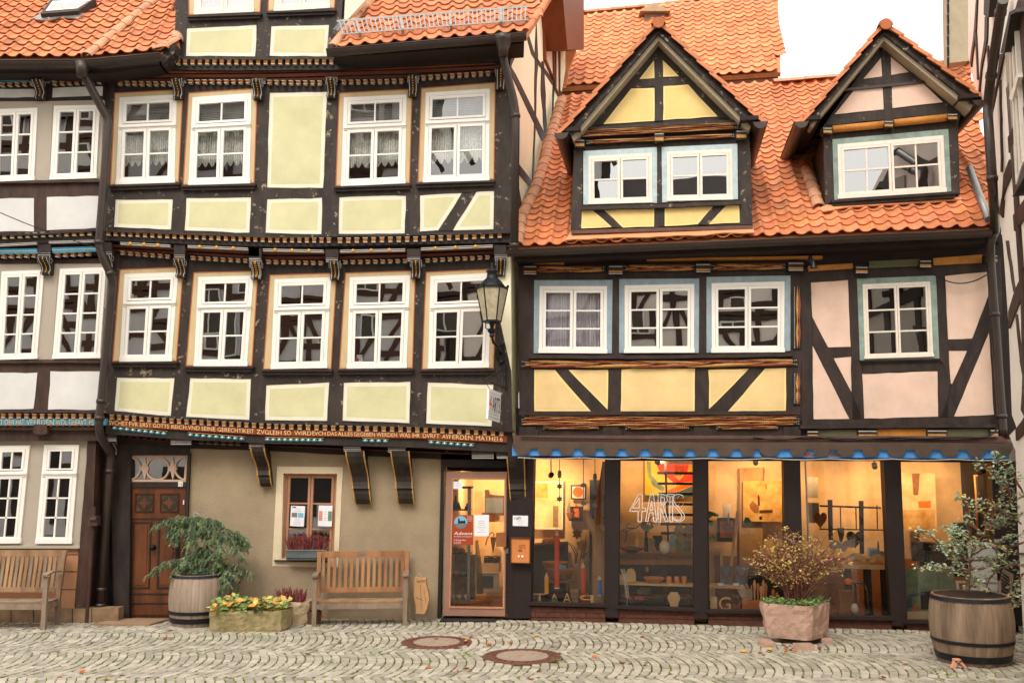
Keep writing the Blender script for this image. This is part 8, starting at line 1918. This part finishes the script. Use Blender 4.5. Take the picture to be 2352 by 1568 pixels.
r = thing('glass_case', 'tall glass case with a thin metal edge behind the third post', 'case', Y0.at(*s4(90,1160)[0], -.5)); mb = MB(); mb.tube([Y0.at(*s4(48,55)[0], -.5), Y0.at(*s4(92,1160)[0], -.5)], .014, 'chrome', 6); mb.build('metal_edge', r)
round_('horn', 'curved dark horn on a wooden block', 'horn', 's4', 724, ((2,790),(8,830),(8,885)), -1.1, 'dark_wood')
good('wood_block', 'square wooden block carrying the curved horn', 'block', 's4', (665,885,775,888,775,940,662,938), -1.1, .12, 'stone_grey'); good('photo_card', 'small blue and white photo card leaning beside the horn', 'card', 's4', (628,850,716,854,712,940,618,938), -1.15, .02, 'paper', inner=[((640,862,708,866,705,928,634,926),'sky_print')])
for i, pts in enumerate(((420,985,440,940,490,908,560,905,605,940,612,985,560,985,520,945,470,985),(640,985,660,930,720,915,780,935,805,990,770,985,720,950,680,988))): good('wooden_arch', ('left','right')[i]+' carved wooden arch on the table in the fourth window', 'arch', 's4', pts, -.85, .08, 'pale_wood', group='carved arches on the table')
r = thing('work_table', 'rustic plank table with dark legs in the fourth window', 'table', Y0.at(*s4(600,1010)[0], -.9)); mb = MB(); a_, b_ = Y0.at(*s4(360,1010)[0], -.95), Y0.at(*s4(812,1018)[0], -.95); mb.beam(a_, b_, .5, .06, 'pale_wood'); mb.build('tabletop', r)
for t in (.12,.52,.86): mb = MB(); q_ = a_.lerp(b_, t)+Vector((0,-.1,0)); mb.beam(q_-Vector((0,0,.03)), Vector((q_.x,q_.y,.03)), .09, .09, 'dark_furniture', up=(1,0,0)); mb.build('leg', r)
r = thing('tube_chair', 'chair frame of bent grey metal tube under the table', 'chair', Y0.at(*s4(620,1450)[0], -.7)); mb = MB(); mb.tube([Y0.at(*q_, -.7) for q_ in s4(450,1160,560,1175,600,1200,620,1260,632,1460)], .018, 'chrome', 8); mb.tube([Y0.at(*q_, -1.0) for q_ in s4(450,1160,500,1160,512,1200,512,1400)], .018, 'chrome', 8); mb.build('tube_frame', r)
good('timber_block', 'upright squared timber block on the fourth window floor', 'block', 's4', (370,1248,488,1255,480,1490,362,1478), -.45, .2, 'mid_wood'); p = Y0.at(*s4(505,1415)[0], -.45); mb = MB(); mb.ball(p, .07, 'ceramic', 14, (.8,.8,1.2)); tag(mb.build('ceramic_pear', origin=p, smooth=True), 'white ceramic pear beside the timber block', 'pear')
round_('lantern', 'orange apple shaped lantern at the edge of the yellow shrub', 'apple', 's4', 447, ((6,1130),(34,1145),(36,1170),(22,1192)), -.3, 'art_orange')
# fifth window
good('painting', 'large tan and cream abstract painting with a thick edge in the fifth window', 'painting', 'rb', (72,150,302,155,318,545,78,535), BK+.25, .10, 'art_pale', inner=[((150,155,200,155,190,300,160,300),'mid_wood'),((190,345,275,340,275,385,195,385),'art_orange'),((85,400,300,400,305,530,90,525),'art_gold')])
good('street_painting', 'green and ochre street painting leaning at the bottom of the fifth window', 'painting', 'rb', (98,795,435,800,440,1150,115,1140), -.35, .04, 'art_green', inner=[((120,970,290,945,292,960,120,990),'slate_board'),((205,950,280,950,282,1070,210,1070),'dark_furniture'),((160,1040,190,1040,190,1080,160,1080),'art_orange'),((115,1085,300,1080,300,1138,118,1138),'art_pale'),((115,990,150,985,152,1060,118,1062),'slate_board')])
round_('table_lamp', 'table lamp with a wide dark drum shade in the fifth window', 'lamp', 'rb', 232, ((76,620),(78,742)), -1.5, 'dark_furniture'); good('wooden_stand', 'dark wooden stand holding the drum shaded lamp', 'stand', 'rb', (205,745,330,745,330,800,205,800), -1.5, .2, 'dark_wood')
round_('second_lamp', 'dark bulky lamp shade partly hidden by the barrel bush', 'lamp', 'rb', 350, ((70,625),(74,770)), -1.3, 'dark_wood'); good('black_figure', 'black upright carved figure behind the barrel bush', 'figure', 'rb', (440,490,512,490,515,560,495,600,520,700,500,850,440,850,425,700,440,600,420,550), -1.0, .15, 'shop_black')
good('tall_mirror', 'tall orange framed mirror at the right of the fifth window', 'mirror', 'rb', (565,165,680,170,692,700,600,700), -1.5, .05, 'dark_furniture', frame='letter_wood')
# seen through the door
r = thing('glass_cabinet', 'tall grey framed glass cabinet of pottery just inside the shop door', 'cabinet', Y0.at(*g_(200,1400)[0], -.7)); 
CB = DO.shift(-.55)
for pts in ((60,180,84,180,80,1400,60,1400),(245,190,285,190,262,1430,240,1430),(60,1395,262,1400,262,1432,60,1425)): mb = MB(); mb.px(CB, g_(*pts), 0, .03, 'zinc', back=True); mb.build('frame', r)
mb = MB(); mb.px(CB, g_(60,178,288,176,288,198,60,198), 0, .3, 'dark_furniture', back=True); mb.build('cabinet_top', r)
for y_ in (425,900,1140): mb = MB(); mb.px(CB, g_(75,y_,270,y_+3,270,y_+12,75,y_+9), -.02, .3, 'dark_furniture', back=True); mb.build('shelf', r)
mb = MB(); mb.px(CB, g_(70,910,330,910,330,1400,70,1400), -.42, .02, 'stone_grey'); mb.build('back_panel', r)
for i, (x_, y0, y1, w_) in enumerate(((115,265,425,32),(150,345,425,24),(240,355,425,30))): 
    mb = MB(); q0_, q1_ = CB.at(*g_(x_,y0)[0], -.15), CB.at(*g_(x_,y1)[0], -.15); h_ = q0_.z-q1_.z; rr = w_*.2124/F*15.3; mb.lathe([(rr*.9,0),(rr,h_*.2),(rr*.7,h_*.55),(rr*.3,h_*.7),(rr*.45,h_*.85),(rr*.1,h_)], q1_, 'shop_black', 12); tag(mb.build('figurine', origin=q1_), ('tall crowned','short','round headed')[i]+' dark figurine on the top shelf of the glass cabinet', 'figurine')
for i, (x_, y_, m_) in enumerate(((90,1368,'ceramic'),(125,1365,'felt_green'),(158,1365,'art_gold'),(195,1365,'slate_board'),(235,1362,'ceramic'),(110,850,'slate_board'),(180,860,'mid_wood'),(120,1110,'mid_wood'),(200,1100,'slate_board'))): 
    q_ = CB.at(*g_(x_,y_)[0], -.12); mb = MB(); mb.lathe([(.02,-.045),(.05,-.03),(.055,0),(.03,.03)], q_, m_, 12); tag(mb.build('pottery_bowl', origin=q_), ('white pot at the left of the bottom cabinet shelf','green pot on the bottom cabinet shelf','yellow pot on the bottom cabinet shelf','grey pot on the bottom cabinet shelf','white pot at the right of the bottom cabinet shelf','grey bowl on the upper glass shelf','brown bowl on the upper glass shelf','brown bowl on the middle glass shelf','grey bowl on the middle glass shelf')[i], 'bowl', 'pottery in the glass cabinet')
good('mirror', 'rustic driftwood framed mirror on the wall seen through the door', 'mirror', 'dr', (430,212,472,212,474,262,640,275,640,488,398,480,400,460,432,462), BK, .06, 'dark_wood', inner=[((440,300,628,300,628,460,440,458),'slate_board')])
good('wooden_cone', 'flat brown wooden cone on the wall beside the door handle', 'ornament', 'dr', (490,722,552,724,516,902), BK+.1, .06, 'dark_wood')
mb = MB(); mb.tube([Y0.at(*q_, BK+.1) for q_ in g_(440,810,450,760,480,690,510,668,530,690,525,725)], .012, 'mid_wood', 6); tag(mb.build('leather_strap', origin=Y0.at(*g_(510,670)[0], BK+.1)), 'curved leather strap hanging above the wooden cone', 'strap')
for i, (x0, x1) in enumerate(((418,487),(500,585))): good('green_pot', ('left','right')[i]+' dark green pot on the plinth seen through the door', 'pot', 'dr', (x0+6,930,x1-2,938,x1,998,x0,998), -1.75, .2, 'dark_furniture', inner=[((x0+15,932,x1-22,934,x1-26,946,x0+20,944),'art_orange')])
good('plinth', 'pale plinth below the two green pots', 'plinth', 'dr', (393,1002,582,1006,578,1110,395,1105), -1.75, .3, 'shop_wall'); good('picture_frame', 'white picture frame with a grey centre on the floor behind the door', 'frame', 'dr', (380,1102,582,1106,575,1318,385,1312), -1.6, .05, 'old_white_paint', frame='ceramic', inner=[((398,1140,522,1142,520,1272,402,1270),'slate_board')])
for i in range(5): good('leaning_frame', 'grey picture frame edge leaning in a row beside the glass cabinet', 'frame', 'dr', (328+i*8,760+i*60,336+i*8,760+i*60,350+i*12,1335,340+i*12,1335), -1.2-i*.06, .2, 'zinc', group='leaning frames')
# ================================================================ HOUSES ACROSS THE STREET (seen only as reflections)
def opposite(x0, x1, y, H, wallm, timm, label, eave=7.8, seed=1):
    rn = random.Random(seed); r = thing('timber_house', label, 'house', ((x0+x1)/2, y, 0)); n = Vector((0,1,0)); mb = MB()
    mb.box(((x0+x1)/2, y-1.5, eave/2), (x1-x0, 3.0, eave), wallm); mb.build('wall', r)
    mb = MB(); mb.face([(x0-.3,y+.4,eave-.1),(x1+.3,y+.4,eave-.1),(x1+.3,y-3,H),(x0-.3,y-3,H)], 'rafter_dark'); mb.face([(x0-.3,y-3,H),(x1+.3,y-3,H),(x1+.3,y-3.1,0),(x0-.3,y-3.1,0)], 'rafter_dark'); mb.build('roof', r)
    tm_ = MB(); wn_ = MB(); fr_ = MB(); z = 2.9
    tm_.box(((x0+x1)/2, y+.02, 2.8), (x1-x0, .12, .35), timm)
    while z < eave-.5:
        for zz in (z, z+.95, z+2.3): tm_.box(((x0+x1)/2, y+.02, zz), (x1-x0, .07, .2), timm)
        x = x0+.1; k = 0
        while x < x1:
            tm_.box((x, y+.021, z+1.2), (.2, .07, 2.4), timm)
            if k % 3 == 0 and x+1.2 < x1: wn_.box((x+.75, y+.03, z+1.63), (.8, .05, 1.1), 'room_mid'); [fr_.box((x+.75+s_*.42, y+.06, z+1.63), (.05,.06,1.15), 'white_paint') for s_ in (-1,0,1)]; [fr_.box((x+.75, y+.061, z+1.63+s_*.56), (.9,.06,.05), 'white_paint') for s_ in (-1,1)]
            else: tm_.box((x+.7, y+.019, z+1.2), (.16,.07,2.5), timm, ry=.5*(1 if k % 3 == 1 else -1))
            x += 1.45; k += 1
        z += 2.45
    tm_.build('timber_frame', r); wn_.build('window_opening', r); fr_.build('window_frame', r)
    g0 = MB(); 
    for k in range(int((x1-x0)/2.2)): g0.box((x0+1.1+k*2.2, y+.03, 1.3), (1.3,.06,1.9), 'room_dark')
    g0.build('shop_opening', r)
opposite(-28, -3.0, -3.5, 17.2, 'plaster_white', 'dark_wood', 'white house with dark red timbers across the street, seen only in the panes', 14.8, 1)
opposite(-2.8, 4.2, -4.0, 12.6, 'plaster_rose_white', 'timber_brown', 'cream timbered house across the street, mirrored in the middle windows', 9.6, 2)
opposite(4.6, 13, -4.5, 9.0, 'stucco', 'timber_brown', 'low ochre house across the street, mirrored in the right windows', 6.0, 3)
